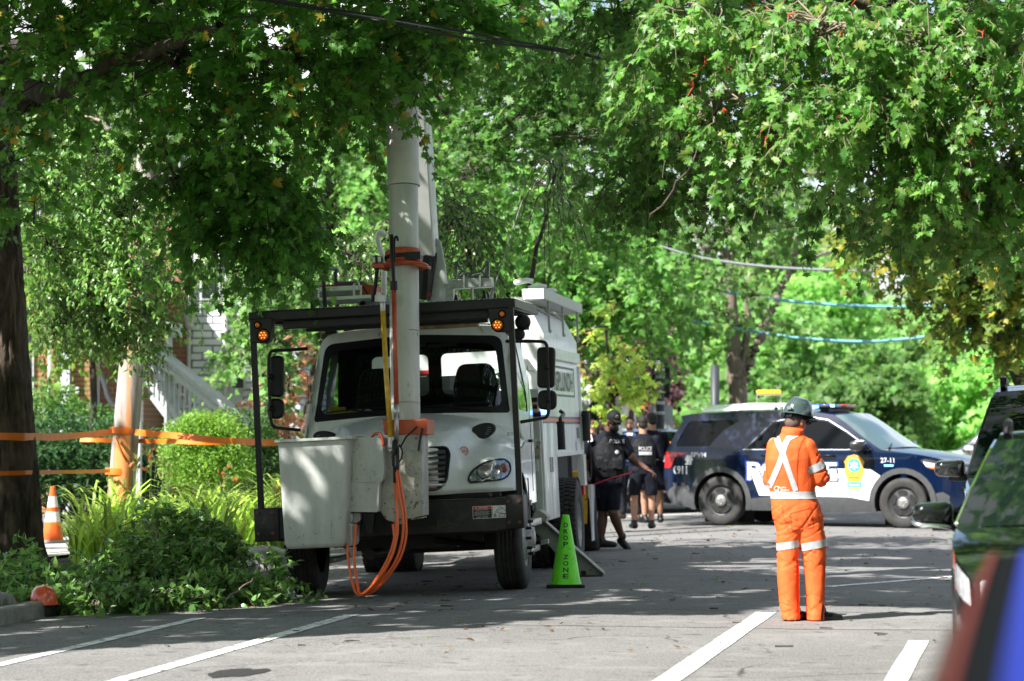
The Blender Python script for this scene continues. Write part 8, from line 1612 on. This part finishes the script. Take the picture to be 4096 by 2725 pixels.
# ---- shrubs
def shrub(label, cat, name, zc, u, blobs, n, size, base, seed, shape=OVAL, m=None, z=None, stems=M_twig, shell=.7, up=.5):
    p = atz(u, 440, zc); p.z = vz(p.x) if z is None else z; o = thing(name, label, cat, p); rng = np.random.default_rng(seed); P, O, ids, C = sample(blobs, n, rng, shell)
    P = C + (P - C) * (1 + .75 * np.array([noise.noise(Vector(q * 3.6)) for q in P]))[:, None] + rng.normal(size=P.shape) * size * .6; P[:, 2] = np.maximum(P[:, 2], p.z + .02); leaves('foliage', P, nrm(O + .8 * rng.normal(size=P.shape)), nrm(O * .5 + np.array([0, 0, up]) + .6 * rng.normal(size=P.shape)), size * (.6 + .7 * rng.random(n)), shape, pal(base, n, rng, .2), m or LM2, o, loc=np.array(p))
    sg = [(np.array([np.array(p) + rng.normal(size=3) * np.array([.12, .12, 0]), (np.array(p) + C[i]) / 2 + rng.normal(size=3) * .1, P[i]]), np.array([.018, .012, .005])) for i in rng.integers(0, n, 26)]; tubes('stems', sg, stems, o, 5, np.array(p)); return o
shrub('dark green hedge along the lawn between tree trunk and pole', 'hedge', 'hedge', 46, 80, [BL(60, 450, 46, 35, 35, .9), BL(100, 455, 46, 35, 32, .9), BL(130, 460, 46, 24, 28, .8), BL(30, 455, 46, 30, 35, .9), BL(80, 480, 46, 60, 20, .8), BL(-10, 450, 46, 30, 35, .9)], 9000, .10, np.array([[.030, .090, .024], [.040, .11, .03], [.024, .07, .02]]), 201)
shrub('paler weedy shrub growing at the foot of the ochre house', 'shrub', 'shrub', 50, 55, [BL(50, 405, 50, 24, 22, .6), BL(85, 420, 50, 24, 16, .6), BL(110, 425, 50, 16, 14, .5)], 2200, .10, BG * .8, 202)
shrub('round bright green cedar bush standing beside the utility pole', 'bush', 'cedar_bush', 43, 208, [BL(200, 440, 43, 32, 24, .45), BL(218, 428, 43, 22, 16, .35), BL(190, 462, 43, 32, 24, .45), BL(225, 452, 43, 26, 24, .4), BL(210, 475, 43, 34, 18, .45), BL(205, 422, 43, 14, 10, .25), BL(178, 430, 43, 12, 10, .25)], 15000, .052, np.array([[.15, .30, .035], [.19, .35, .045], [.11, .23, .03]]), 203, OVAL, stems=mat('red_brown_stem', (.14, .06, .03), .8))
shrub('darker cedar bush half hidden behind the bright round one', 'bush', 'cedar_bush', 45, 248, [BL(245, 435, 45, 26, 20, .5), BL(255, 465, 45, 26, 28, .5), BL(268, 450, 45, 14, 26, .4), BL(240, 478, 45, 30, 18, .5)], 6000, .07, np.array([[.035, .095, .02], [.05, .12, .025]]), 204)
# ---- daylilies: arching strap leaves
def straps(n, xr, yr, zf, hgt, wid, base, seed, name, label, cat, mask=None, blades=1):
    rng = np.random.default_rng(seed); x = rng.uniform(*xr, n); y = rng.uniform(*yr, n)
    if mask is not None: k = np.array([mask(a, b_) for a, b_ in zip(x, y)]); x, y = x[k], y[k]; n = len(x)
    z = np.array([zf(a) for a in x]); an = rng.uniform(0, 2 * np.pi, n); d = np.stack([np.cos(an), np.sin(an), np.zeros(n)], 1); h = hgt * (.45 + .6 * rng.random(n)) * (.8 + .7 * np.array([noise.noise(Vector((a * 1.4, b_ * .9, 2))) for a, b_ in zip(x, y)])); out = h * rng.uniform(.25, .9, n); t = np.linspace(0, 1, 6)
    base0 = np.stack([x, y, z], 1); C = base0[:, None] + d[:, None] * (out[:, None] * t[None] ** 1.6)[..., None] + np.array([0, 0, 1.])[None, None] * (h[:, None] * (1.35 * t[None] - .62 * t[None] ** 3.0))[..., None]
    sd = np.stack([-d[:, 1], d[:, 0], np.zeros(n)], 1); wv = (wid * np.array([.7, 1, 1, .9, .6, .05]))[None, :, None]; V = np.concatenate([C - sd[:, None] * wv, C + sd[:, None] * wv], 1)
    i = np.arange(5); q = np.stack([i, i + 1, i + 7, i + 6], 1); F = (np.arange(n)[:, None, None] * 12 + q[None]).reshape(-1, 4); o = obj_np(name, V.reshape(-1, 3), F, LM2, None, np.repeat(pal(base, n, rng, .18), 12, 0), smooth=True); tag(o, label, cat, kind='stuff'); return o
LG = np.array([[0.253, 0.4301, 0.0483], [0.3162, 0.506, 0.0645], [0.1898, 0.3416, 0.043], [0.3795, 0.5313, 0.0968]])
def u_of(a, b_): p = Vector((a, b_, 0)) - CAM; return 512 + FPX * p.dot(RGT) / p.dot(FWD)
cl = lambda a, b_: noise.noise(Vector((a * 1.3, b_ * 1.1, 4))) > -.32 and u_of(a, b_) > 72
straps(5200, (-11.2, -9.1), (31.8, 42.5), vz, .98, .019, LG * np.array([[1.], [1.], [.55], [.8]]), 301, 'daylily_bed', 'bright green daylily leaves filling the bed by the kerb', 'daylilies', cl)
straps(1300, (-12.2, -10.8), (34.5, 38.5), vz, .60, .018, LG * .75, 302, 'daylily_clump', 'daylily clump at the foot of the utility pole', 'daylilies', cl)
straps(16000, (-11.3, -8.98), (22, 31.5), vz, .07, .004, np.array([[.05, .13, .02], [.07, .16, .025]]), 303, 'grass', 'short grass between kerb and sidewalk', 'grass')
straps(9000, (-22, -13.15), (37, 43), vz, .09, .008, np.array([[.045, .12, .02], [.06, .14, .025]]), 304, 'lawn', 'lawn behind the sidewalk', 'lawn')
soil = MB(); V, F = sheet2d([(-11.2, 31.2), (-8.97, 31.2), (-8.97, 42.6), (-11.2, 42.6)], [], .3); soil.add([(x, y, vz(x) + .012 + .03 * noise.noise(Vector((x * 3, y * 3, 0)))) for x, y in V], F); o = soil.build('planting_soil', M_soil, smooth=True); o['kind'] = 'structure'
# flower stalks, each clump a thing
for i, (u, v0, v1, zc) in enumerate(((116, 468, 515, 37.5), (133, 452, 515, 37.8), (150, 455, 505, 38), (168, 458, 505, 38), (228, 468, 510, 38.5), (273, 480, 520, 37))):
    rng = np.random.default_rng(400 + i); p = atz(u, v1 + 30, zc); p.z = vz(p.x); sg = []; nb = []
    for j in range(5): du = rng.uniform(-9, 9); dv = rng.uniform(0, 22); a = np.array(p) + rng.normal(size=3) * np.array([.05, .05, 0]); e = np.array(atz(u + du, v0 + dv, zc)); sg.append((np.array([a, (a + e) / 2 + rng.normal(size=3) * .02, e]), np.array([.006, .005, .004]))); nb += [e + rng.normal(size=3) * .025 for _ in range(5)]
    o = thing('flower_stalks', ['daylily stalks near the striped cone with an orange bloom', 'tall daylily stalks touching the utility pole', 'budding daylily stalks half behind the utility pole', 'daylily stalks between the utility pole and the white post', 'tall daylily stalks before the bright cedar bush', 'daylily stalks with orange blooms beside the truck'][i], 'flowers', p, group='daylily flower stalks'); tubes('stalk', sg, mat('stalk_green', (.16, .22, .06), .6), o, 5, np.array(p))
    nb = np.array(nb); n = len(nb); leaves('buds', nb, rng.normal(size=(n, 3)) * .4 + np.array([0, 0, 1.]), rng.normal(size=(n, 3)), np.full(n, .07), OVAL, pal(np.array([[.25, .28, .10], [.20, .26, .06]]), n, rng, .2, [[.75, .18, .04]], .18), LM2, o, loc=np.array(p))
# ---- pile of cut branches on the kerb
def heap(label, name, blobs, ntw, nl, seed, loc, base, size=.085, branches=()):
    o = thing(name, label, 'branches', loc); rng = np.random.default_rng(seed); P0, O, ids, C = sample(blobs, ntw, rng, .3); P0[:, 2] = np.maximum(P0[:, 2], -.08)
    D0 = nrm(rng.normal(size=(ntw, 3)) * np.array([1.3, 1, .35]) + np.array([-.2, -.5, .12])); L = .42 * (.6 + .8 * rng.random(ntw)); ts = np.linspace(0, 1, 5); K = P0[:, None] + D0[:, None] * (L[:, None] * ts)[..., None] - np.array([0, 0, 1.]) * (.5 * L[:, None] * ts ** 2)[..., None]
    gzv = np.vectorize(lambda x: gz(x) if x > -8.95 else vz(x)); K[..., 2] = np.maximum(K[..., 2], gzv(K[..., 0]) + .015)
    t = rng.random((ntw, nl)); f = t * 4; i0 = np.floor(f).astype(int).clip(0, 3); fr = (f - i0)[..., None]; ar = np.arange(ntw)[:, None]; A = (K[ar, i0] * (1 - fr) + K[ar, i0 + 1] * fr).reshape(-1, 3); n = len(A)
    dl = nrm(np.repeat(D0, nl, 0) * .4 + rng.normal(size=(n, 3)) * .8 + np.array([0, 0, -.35])); s = size * (.6 + .6 * rng.random(n)); nn = nrm(rng.normal(size=(n, 3)) * .6 + np.array([0, -.3, .7])); A[:, 2] += .02
    leaves('foliage', A, dl, nn, s, OVAL, pal(base, n, rng, .2), LMg, o, loc=np.array(loc)); tubes('twigs', [(K[i], np.array([.005, .0045, .004, .003, .002])) for i in range(ntw)], M_twig, o, 4, np.array(loc))
    if branches: tubes('branch', [limb(p, a, b_, 5, .02, i) for i, (p, a, b_) in enumerate(branches)], M_bark2, o, 8, np.array(loc))
    return o
lp = ground(170, 600); PG = np.array([[0.0864, 0.1987, 0.038], [0.1123, 0.2419, 0.0484], [0.0605, 0.1469, 0.0311], [0.1469, 0.2765, 0.0518]])
heap('big heap of freshly cut leafy branches lying across the kerb', 'branch_pile', [BL(180, 565, 28.2, 66, 26, .8), BL(135, 572, 28, 42, 24, .6), BL(180, 530, 28.8, 36, 24, .5, .6), BL(225, 585, 27.6, 38, 15, .5, .8), BL(150, 592, 26.9, 70, 11, .6), BL(100, 590, 27.2, 35, 18, .5, .8), BL(210, 545, 28.6, 30, 22, .5, .6)], 640, 17, 501, Vector((lp.x, lp.y, gz(lp.x))), PG, .085,
     [([atz(60, 597, 27.2), atz(85, 603, 27), atz(103, 603, 26.8)], .05, .035), ([atz(96, 607, 26.9), atz(112, 590, 27), atz(135, 578, 27.4)], .018, .01), ([atz(150, 520, 28.5), atz(160, 545, 28.2), atz(158, 575, 28)], .01, .006), ([atz(225, 600, 26.6), atz(240, 588, 26.9), atz(255, 578, 27.2)], .012, .006)])
lq = atz(20, 590, 27.5); heap('smaller scatter of cut leafy twigs on the grass by the big trunk', 'cut_twigs', [BL(15, 578, 28.5, 30, 12, .6), BL(55, 597, 27, 35, 7, .4), BL(30, 562, 30.2, 26, 6, .4, .6)], 120, 14, 502, Vector((lq.x, lq.y, vz(lq.x))), PG * 1.3, .09)
lq = ground(272, 596); heap('small leafy twigs lying against the front tyre of the truck', 'cut_twigs', [BL(268, 590, 27.8, 18, 9, .3), BL(276, 575, 28.2, 6, 14, .2)], 46, 13, 503, Vector((lq.x, lq.y, gz(lq.x))), PG * 1.35, .085)
lq = TRK @ Vector((.66, 2.7, 1.97)); heap('leafy cut twigs lying on top of the truck tool cabinet', 'cut_twigs', [(np.array(TRK @ Vector((.55, 2.6, 2.06))), (.26, .2, .05), 1)], 26, 9, 504, lq, BG * .8, .07)
# boulders
def boulder(label, p, r, seed, m):
    b = MB(); b.ball((0, 0, 0), 1, 40, 26); rr = Vector(r); vs = []
    for q in b.v: d = 1 + .28 * noise.noise(q * 1.3 + Vector((seed, 0, 0))) + .10 * noise.noise(q * 3.7 + Vector((0, seed, 0))) + .03 * noise.noise(q * 9); vs.append(Vector((q.x * rr.x, q.y * rr.y, max(q.z, -.5) * rr.z)) * d)
    b.v = vs; o = b.build('boulder', m, smooth=True); o.location = p; tag(o, label, 'rock')
M_rock = mat('granite', (.40, .395, .38), .85, c2=(.20, .195, .19), nscale=5, bump=.7, bscale=22, mixlo=.4, mixhi=.6)
p = atz(262, 562, 33.5); p.z = -.02; boulder('large pale grey boulder at the bed corner behind the truck tyre', p, (.38, .5, .26), 2.1, M_rock)
p = atz(233, 566, 32.6); p.z = -.03; boulder('flat pale stone beside the large boulder', p, (.30, .35, .12), 7.7, M_rock)
p = atz(-10, 606, 26.2); p.z = -.02; boulder('dark grey kerb stone beside the orange helmet', p, (.20, .30, .15), 4.4, M_kerb)
p = atz(178, 488, 39.5); p.z = .05; boulder('tan rock half hidden among the daylilies', p, (.35, .3, .24), 9.2, mat('tan_rock', (.42, .32, .22), .85, c2=(.25, .18, .12), nscale=6, bump=.5))
# the wooded street behind the photographer, seen mirrored in paint and glass
rng = np.random.default_rng(90); n = 24000; x = rng.uniform(-45, 40, n); y = rng.uniform(-34, -24, n); z = .5 + 22 * rng.random(n); lump = np.array([noise.noise(Vector((a * .35, 1, c * .4))) for a, c in zip(x, z)]); k = lump > -.12 - .012 * (22 - z); P = np.stack([x, y, z], 1)[k]; n = len(P)
o = leaves('street_wood', P, rng.normal(size=(n, 3)), rng.normal(size=(n, 3)) + np.array([0, .4, .8]), .7 * (.6 + .8 * rng.random(n)), QUAD, pal(BG * .7, n, rng), LM2); tag(o, 'leafy wood on the street behind the photographer', 'wood', kind='stuff')
# leaf and twig litter on the road
rng = np.random.default_rng(88); n = 1500; x = rng.uniform(-8.7, .2, n); y = 20 + 27 * rng.random(n); k = (noise_ := np.array([noise.noise(Vector((a * .8, b_ * .5, 6))) for a, b_ in zip(x, y)])) > -.05 + .25 * (y < 25); x, y = x[k], y[k]; n = len(x); z = np.array([gz(a) for a in x]) + .012
o = leaves('leaf_litter', np.stack([x, y, z], 1), np.stack([rng.normal(size=n), rng.normal(size=n), .02 * rng.normal(size=n)], 1), np.stack([.2 * rng.normal(size=n), .2 * rng.normal(size=n), np.ones(n)], 1), .03 + .05 * rng.random(n), OVAL, pal(np.array([[.10, .20, .03], [.16, .09, .04], [.22, .16, .07], [.06, .045, .03]]), n, rng, .25), LM2); tag(o, 'fallen leaves and bits scattered over the road', 'litter', kind='stuff')
n = 60; x = rng.uniform(-8, .5, n); y = 21 + 24 * rng.random(n); sg = []
for a, b_ in zip(x, y): an = rng.uniform(-.5, .5); L = rng.uniform(.03, .13); p = np.array([a, b_, gz(a) + .008]); d = np.array([math.cos(an), math.sin(an) * 1.5, 0]) * L; sg.append((np.array([p, p + d * .5 + rng.normal(size=3) * np.array([.02, .02, 0]), p + d]), np.array([.006, .005, .003])))
o = tubes('twig_litter', sg, M_twig, None, 4); tag(o, 'small broken twigs lying on the road', 'twigs', kind='stuff')
# ============================================================ POLE, TAPE, CABLES, SIGNALS, BIN
M_pole = mat('weathered_pole', (.36, .32, .29), .85, c2=(.16, .13, .11), nscale=7, bump=.8, bscale=12, stretch=(1, 1, .10), mixlo=.4, mixhi=.62, dirt=((.60, .25, .08), 2.4, .52))
zp = 38.; bp_ = atz(117, 535, zp); bp_.z = vz(bp_.x); UP = thing('utility_pole', 'weathered wooden utility pole wrapped with orange tape in the daylily bed', 'utility pole', bp_)
b = MB(); tp_ = atz(137, 300, zp + .1); dr = (tp_ - atz(121, 500, zp)).normalized(); pts = [bp_ + Vector((0, 0, -.1)), atz(121, 500, zp), atz(127, 420, zp), tp_, tp_ + dr * 3, tp_ + dr * 7]; b.tube([pts[0]] + catmull(pts[1:], 5), [.185] + list(np.linspace(.18, .13, 4 * 5 + 1)), 28); b.build('pole', M_pole, UP, smooth=True, world=True)
M_otape = mat('orange_barrier_tape', (.85, .20, .02), .45, c2=(.70, .15, .02), nscale=4)
def ribbon(b, pts, w_, wob=.02, ph=0.):
    P = catmull(pts, 8); n = len(P); vs = []
    for i, p in enumerate(P): a = math.sin(i * .55 + ph) * wob; vs += [p + Vector((0, a, w_ / 2)), p + Vector((0, -a, -w_ / 2 + abs(math.sin(i * .3 + ph)) * w_ * .12))]
    b.add(vs, [(2 * i, 2 * i + 1, 2 * i + 3, 2 * i + 2) for i in range(n - 1)])
zt = zp - .25
def bt(label, pts, w_, ph=0.): b = MB(); ribbon(b, [atz(*p) for p in pts], w_, ph=ph); o = b.build('barrier_tape', M_otape, smooth=True); tag(o, label, 'barrier tape', 'orange barrier tape strung between trunk pole and truck')
bt('upper orange tape from the big trunk to the utility pole', [(-30, 436, 31), (18, 437, 31.0), (36, 437, 31.6), (70, 436.5, 34), (112, 432, zt)], .085, .3)
bt('lower orange tape from the big trunk to the utility pole', [(-30, 474, 31), (20, 473, 31.0), (36, 472.5, 31.6), (75, 472, 34.5), (110, 471, zt)], .05, 1.2)
bt('broad orange tape from the pole towards the truck, upper edge', [(135, 432.5, zt), (170, 435.5, 37), (220, 440.5, 36.5), (262, 442.5, 36), (300, 443, 35.5)], .085, 2.1)
bt('second thinner orange tape from the pole behind the broad one', [(80, 440, zt + .5), (112, 440.5, zt + .45), (135, 441, zt + .4), (180, 442, 37.4), (225, 443, 37)], .06, .8)
b = MB()
for v0, v1 in ((428, 434.5), (468.5, 476)):
    c = atz(124.2 if v0 < 450 else 119.6, (v0 + v1) / 2, zp); b.lathe([(.186, -.04), (.190, 0), (.187, .045)], c, dr, 28)
b.tube([atz(114, 437, zp - .19), atz(120, 450, zp - .2), atz(127, 462, zp - .19)], .012, 5); b.build('tape_wrap', M_otape, UP, smooth=True, world=True)
# cables
M_cab = mat('black_cable', (.018, .018, .02), .45); M_cabl = mat('grey_cable', (.30, .31, .32), .35, metal=.3); M_teal = mat('teal_cable', (.16, .42, .46), .5)
def cable(label, pts, r, m, group): b = MB(); b.tube(catmull([atz(*p) for p in pts], 10), r, 8); o = b.build('cable', m, smooth=True); tag(o, label, 'cable', group)
g1 = 'overhead cables crossing above the truck'
cable('black upper strand of the overhead cable bundle', [(-200, -90, 27), (100, -28, 26.5), (275, 0, 26), (400, 20, 25.8), (520, 42, 25.6), (660, 66, 25.4), (800, 83, 25.2), (920, 93, 25), (1080, 102, 25)], .012, M_cab, g1)
cable('pale strand running inside the overhead cable bundle', [(-200, -87, 27), (100, -26, 26.5), (290, 3.5, 26), (400, 21.5, 25.8), (540, 45.5, 25.6), (660, 65, 25.35), (800, 82, 25.2), (920, 92.5, 25), (1080, 101, 25)], .009, M_cabl, g1)
cable('black lower strand of the overhead cable bundle', [(-200, -86, 27), (100, -25, 26.5), (285, 3.5, 26), (400, 25, 25.7), (470, 39, 25.6), (560, 51, 25.6), (660, 67.5, 25.4), (800, 84.5, 25.2), (920, 95, 25), (1080, 104, 25)], .012, M_cab, g1)
g2 = 'thin cables under the sunlit maple'
for k, v in enumerate((137, 144, 151)): cable(['upper', 'middle', 'lower'][k] + ' of three thin dark cables under the sunlit maple', [(960, v - 8, 30), (1000, v - 3, 30), (1100, v + 4, 30)], .011, M_cab, g2)
g3 = 'sagging cables over the crossing'
cable('grey cable sagging in front of the forked tree', [(560, 215, 58), (650, 243, 58), (698, 257, 58), (760, 266, 58), (830, 270, 58), (900, 270, 58), (1060, 262, 58)], .028, M_cabl, g3)
cable('upper pale teal cable sagging over the crossing', [(600, 268, 60), (715, 290, 60), (780, 300, 60), (850, 305.5, 60), (930, 306.5, 60), (1060, 300, 60)], .032, M_teal, g3)
cable('lower pale teal cable sagging over the crossing', [(640, 312, 60), (757, 332, 60), (810, 339, 60), (870, 341.5, 60), (930, 336, 60), (982, 327, 60), (1060, 308, 60)], .032, M_teal, g3)
bt2 = lambda label, pts, w_: (lambda b: tag((ribbon(b, [atz(*p) for p in pts], w_), b.build('barrier_tape', M_otape, smooth=True))[1], label, 'barrier tape', 'orange barrier tape beyond the crossing'))(MB())
bt2('far orange tape beyond the police car hood', [(925, 456, 60), (950, 457.5, 60), (990, 458.5, 60), (1060, 459, 60)], .11); bt2('far orange tape between the officers and the police car', [(640, 448, 54), (655, 447.5, 54), (672, 445, 54), (690, 442, 54)], .13)
# traffic lights and posts
M_sig = mat('signal_black', (.018, .02, .022), .45); M_post = mat('dark_post', (.035, .04, .045), .5); M_signb = mat('sign_back', (.50, .52, .54), .5, c2=(.42, .44, .46), nscale=4)
def post(name, label, cat, u, v0, zc, r, m, z0=0.): p = atz(u, 430, zc); p.z = z0; o = thing(name, label, cat, p); top = atz(u, v0, zc); b = MB(); b.tube([p, top], r, 14); b.lathe([(r * 2, 0), (r * 2, .12), (r, .2)], p, n=14); b.build('pole', m, o, smooth=True, world=True); return o
def sighead(o, u0, v0, u1, v1, zc, lit=None):
    b = MB(); a = atz(u0, v1, zc); c = atz(u1, v0, zc); M = Matrix.Translation((a + c) / 2) @ Matrix.Rotation(YAW, 4, 'Z'); W_ = (u1 - u0) * zc / FPX; H_ = (v1 - v0) * zc / FPX; bb_ = MB(); bb_.box((0, 0, 0), (W_, .2, H_)); bb_.v = [M @ p for p in bb_.v]; h = bb_.build('signal_head', M_sig, o, world=True, bevel=.02)
    b = MB(); n = max(1, round(H_ / W_ / 1.0)); n = min(n, 3)
    for i in range(n): c_ = M @ Vector((0, -.1, H_ / 2 - H_ * (i + .5) / n)); b.lathe([(W_ * .36, .0), (W_ * .36, .14)], c_, -FWD, 16, rad(-20), rad(200)); b.lathe([(0, .01), (W_ * .3, 0)], c_, -FWD, 14)
    b.build('visor', M_sig, h, world=True)
T1 = post('traffic_light', 'black traffic light pole with white bands standing behind the officers', 'traffic light', 660, 352, 60, .09, M_post)
sighead(T1, 664, 362, 670, 398, 60.3); sighead(T1, 651, 352, 657, 398, 60.2)
b = MB()
for v in (355, 362, 370, 377, 403, 413): c = atz(660, v, 60); b.lathe([(.095, -.03), (.10, 0), (.095, .03)], c, n=14)
b.build('band', M_signb, T1, world=True)
def board(name, label, u0, v0, u1, v1, zc, m, post_=True):
    p = atz((u0 + u1) / 2, 430, zc); p.z = 0; o = thing(name, label, 'sign', p, YAW); w_ = (u1 - u0) * zc / FPX; z1 = CAM.z + (422 - v0) / FPX * zc; z0 = CAM.z + (422 - v1) / FPX * zc; b = MB(); b.prism(rounded([(-w_ / 2, z0), (w_ / 2, z0), (w_ / 2, z1), (-w_ / 2, z1)], .05), lambda x, z, t: Vector((x, .03 * t, z)), 1); b.build('panel', m, o); b = MB(); b.tube([(0, .08, 0), (0, .08, z1 - .05)], .035, 8); b.build('post', M_post, o); return o
board('street_sign', 'narrow grey sign panel beside the banded traffic light pole', 650.5, 405, 657.5, 431, 60.5, M_signb); board('street_sign', 'wider grey sign panel beside the banded traffic light pole', 664, 405, 673, 431, 60.5, M_signb)
T2 = post('traffic_light', 'dark traffic light cluster beside the chip box of the truck', 'traffic light', 596, 366, 58, .07, M_post); sighead(T2, 590, 387, 602, 420, 57.8)
b = MB(); c = atz(581, 410, 57.8);
board('street_sign', 'pale rounded sign panel beside the truck rear corner', 578.5, 400, 589, 414, 58.2, M_signb)
T3 = post('traffic_light', 'dark signal box on a slim post between the young tree and the pole', 'traffic light', 636, 374, 66, .05, M_post); sighead(T3, 630.5, 376, 642, 395, 65.8)
T4 = post('white_pole', 'tall pale blue street light pole behind the young tree', 'street light', 623, 255, 72, .10, mat('pale_blue_pole', (.48, .55, .60), .4)); b = MB(); b.tube([atz(623, 262, 72), atz(616, 250, 72), atz(604, 246, 72)], .05, 8); b.ball(atz(603, 246.5, 72), (.35, .2, .08)); b.box(atz(628, 359, 71.9), (.6, .1, .3)); b.build('lamp_arm', M_signb, T4, world=True, smooth=False)
T5 = post('white_pole', 'short white post above the walking officer', 'post', 619, 383, 56, .065, M_whitep); b = MB(); b.box(atz(625.5, 405, 56), (.11, .05, .9)); b.build('white_panel', M_whitep, T5, world=True)
T6 = post('dark_pole', 'plain thin dark pole beside the forked tree', 'pole', 715, 365, 66, .10, M_post)
ps_ = thing('pedestrian_signal', 'small lit red hand signal above the officers', 'signal', atz(641.5, 440, 61)); ps_.location.z = 0; b = MB(); b.box(atz(641.5, 405, 61.06), (.17, .1, .16)); b.tube([atz(641.5, 405, 61.1) - Vector((0, 0, .05)), Vector((atz(641.5, 405, 61.1).x, atz(641.5, 405, 61.1).y, 0))], .03, 8); b.build('housing', M_sig, ps_, world=True); b = MB(); M = Matrix.Translation(atz(641.5, 405, 60.98)) @ Matrix.Rotation(YAW, 4, 'Z'); bb_ = MB(); bb_.box((0, 0, 0), (.12, .02, .12)); bb_.v = [M @ p for p in bb_.v]; bb_.build('red_light', mat('red_signal', (.9, .05, .03), .4, emit=(1, .08, .04), estr=2.5), ps_, world=True)
# white awning corner beside the red building
aw = thing('awning', 'white awning corner showing beside the chip box', 'awning', atz(588, 430, 75)); aw.location.z = 0; b = MB(); P = [atz(u, v, 75) for u, v in ((574, 372), (578, 374), (602, 394), (592, 404), (574, 405))]; b.add(P + [p + FWD * .8 for p in P], [(4, 3, 2, 1, 0), (5, 6, 7, 8, 9)] + [(i, (i + 1) % 5, 5 + (i + 1) % 5, 5 + i) for i in range(5)]); b.build('canvas', M_whitep, aw, world=True); b = MB(); b.tube([atz(590, 404, 75.3), Vector((*atz(590, 404, 75.3).xy, 0))], .04, 8); b.build('support', M_post, aw, world=True)
# wheelie bin
pb = atz(154, 470, 46.5); pb.z = vz(pb.x); BN = thing('wheelie_bin', 'dark wheeled bin with a green lid behind the utility pole', 'bin', pb, YAW); b = MB(); secs = [(.22, .0), (.30, 1.0)]; vs = [Vector((sx * w_, sy * w_, z)) for w_, z in secs for sx, sy in ((-1, -1), (1, -1), (1, 1), (-1, 1))]; b.add(vs, [(0, 1, 5, 4), (1, 2, 6, 5), (2, 3, 7, 6), (3, 0, 4, 7), (3, 2, 1, 0)]); b.build('body', mat('bin_dark', (.02, .026, .03), .5), BN, bevel=.02); b = MB(); b.box((0, 0, 1.04), (.66, .68, .07)); b.build('lid', mat('bin_green', (.02, .09, .05), .45), BN, bevel=.02); b = MB(); b.cyl((-.3, .25, .1), (.3, .25, .1), .1, n=16); b.build('wheel', M_rub, BN)
b = MB(); b.box((-.1, -.05, 1.13), (.34, .3, .11)); rb = b.build('red_box', mat('red_box', (.35, .05, .03), .5), BN, bevel=.01)
# white porch post behind the utility pole
wp = atz(139, 440, 45); wp.z = vz(wp.x); o = thing('white_post', 'slim white post directly behind the utility pole', 'post', wp); b = MB(); b.tube([wp, atz(139.5, 345, 45)], .045, 10); b.build('post', M_whitep, o, world=True)
# ============================================================ tidy the hierarchy: pieces that are separate become parts of their own
def split_loose(o):
    me = o.data; n = len(me.vertices); par = list(range(n))
    def find(a):
        while par[a] != a: par[a] = par[par[a]]; a = par[a]
        return a
    for e in me.edges:
        a, c = find(e.vertices[0]), find(e.vertices[1])
        if a != c: par[a] = c
    groups = {}
    for p in me.polygons: groups.setdefault(find(p.vertices[0]), []).append(p)
    if not 2 <= len(groups) <= 24: return
    for gi, ps in enumerate(list(groups.values())[1:] + [list(groups.values())[0]]):
        ids = sorted({v for p in ps for v in p.vertices}); mp = {v: i for i, v in enumerate(ids)}; m2 = bpy.data.meshes.new(o.name); m2.from_pydata([me.vertices[i].co[:] for i in ids], [], [[mp[v] for v in p.vertices] for p in ps])
        for m_ in me.materials: m2.materials.append(m_)
        m2.polygons.foreach_set('material_index', [p.material_index for p in ps]); m2.polygons.foreach_set('use_smooth', [p.use_smooth for p in ps]); m2.update()
        if gi == len(groups) - 1: o.data = m2
        else: c = o.copy(); c.data = m2; COL.objects.link(c)
SPLIT = 'bumper_end turret_plate canopy_bracket guard_support bolt lug_nut wiper windshield_sticker crumpled_paper tool_cabinet deck_hook cradle_bolt cabinet_door door_handle canopy_light roof_marker_lamp air_horn cab_step grab_hoop wheel_well bungee red_hose downspout post lower_rail opening_lip rim_opening steel_hook trigger slot_clip eyes eyebrows led reflective_tape hydraulic_strut ladder_rail orange_side_panel rear_fender'.split()
for o in [o for o in bpy.data.objects if o.type == 'MESH' and o.parent is not None and o.name.split('.')[0] in SPLIT]: split_loose(o)
def depth(o):
    d = 0
    while o.parent is not None: o = o.parent; d += 1
    return d
for o in list(bpy.data.objects):
    if depth(o) > 2:
        chain = []; q = o.parent
        while q is not None: chain.append(q); q = q.parent
        o.parent = chain[-2]
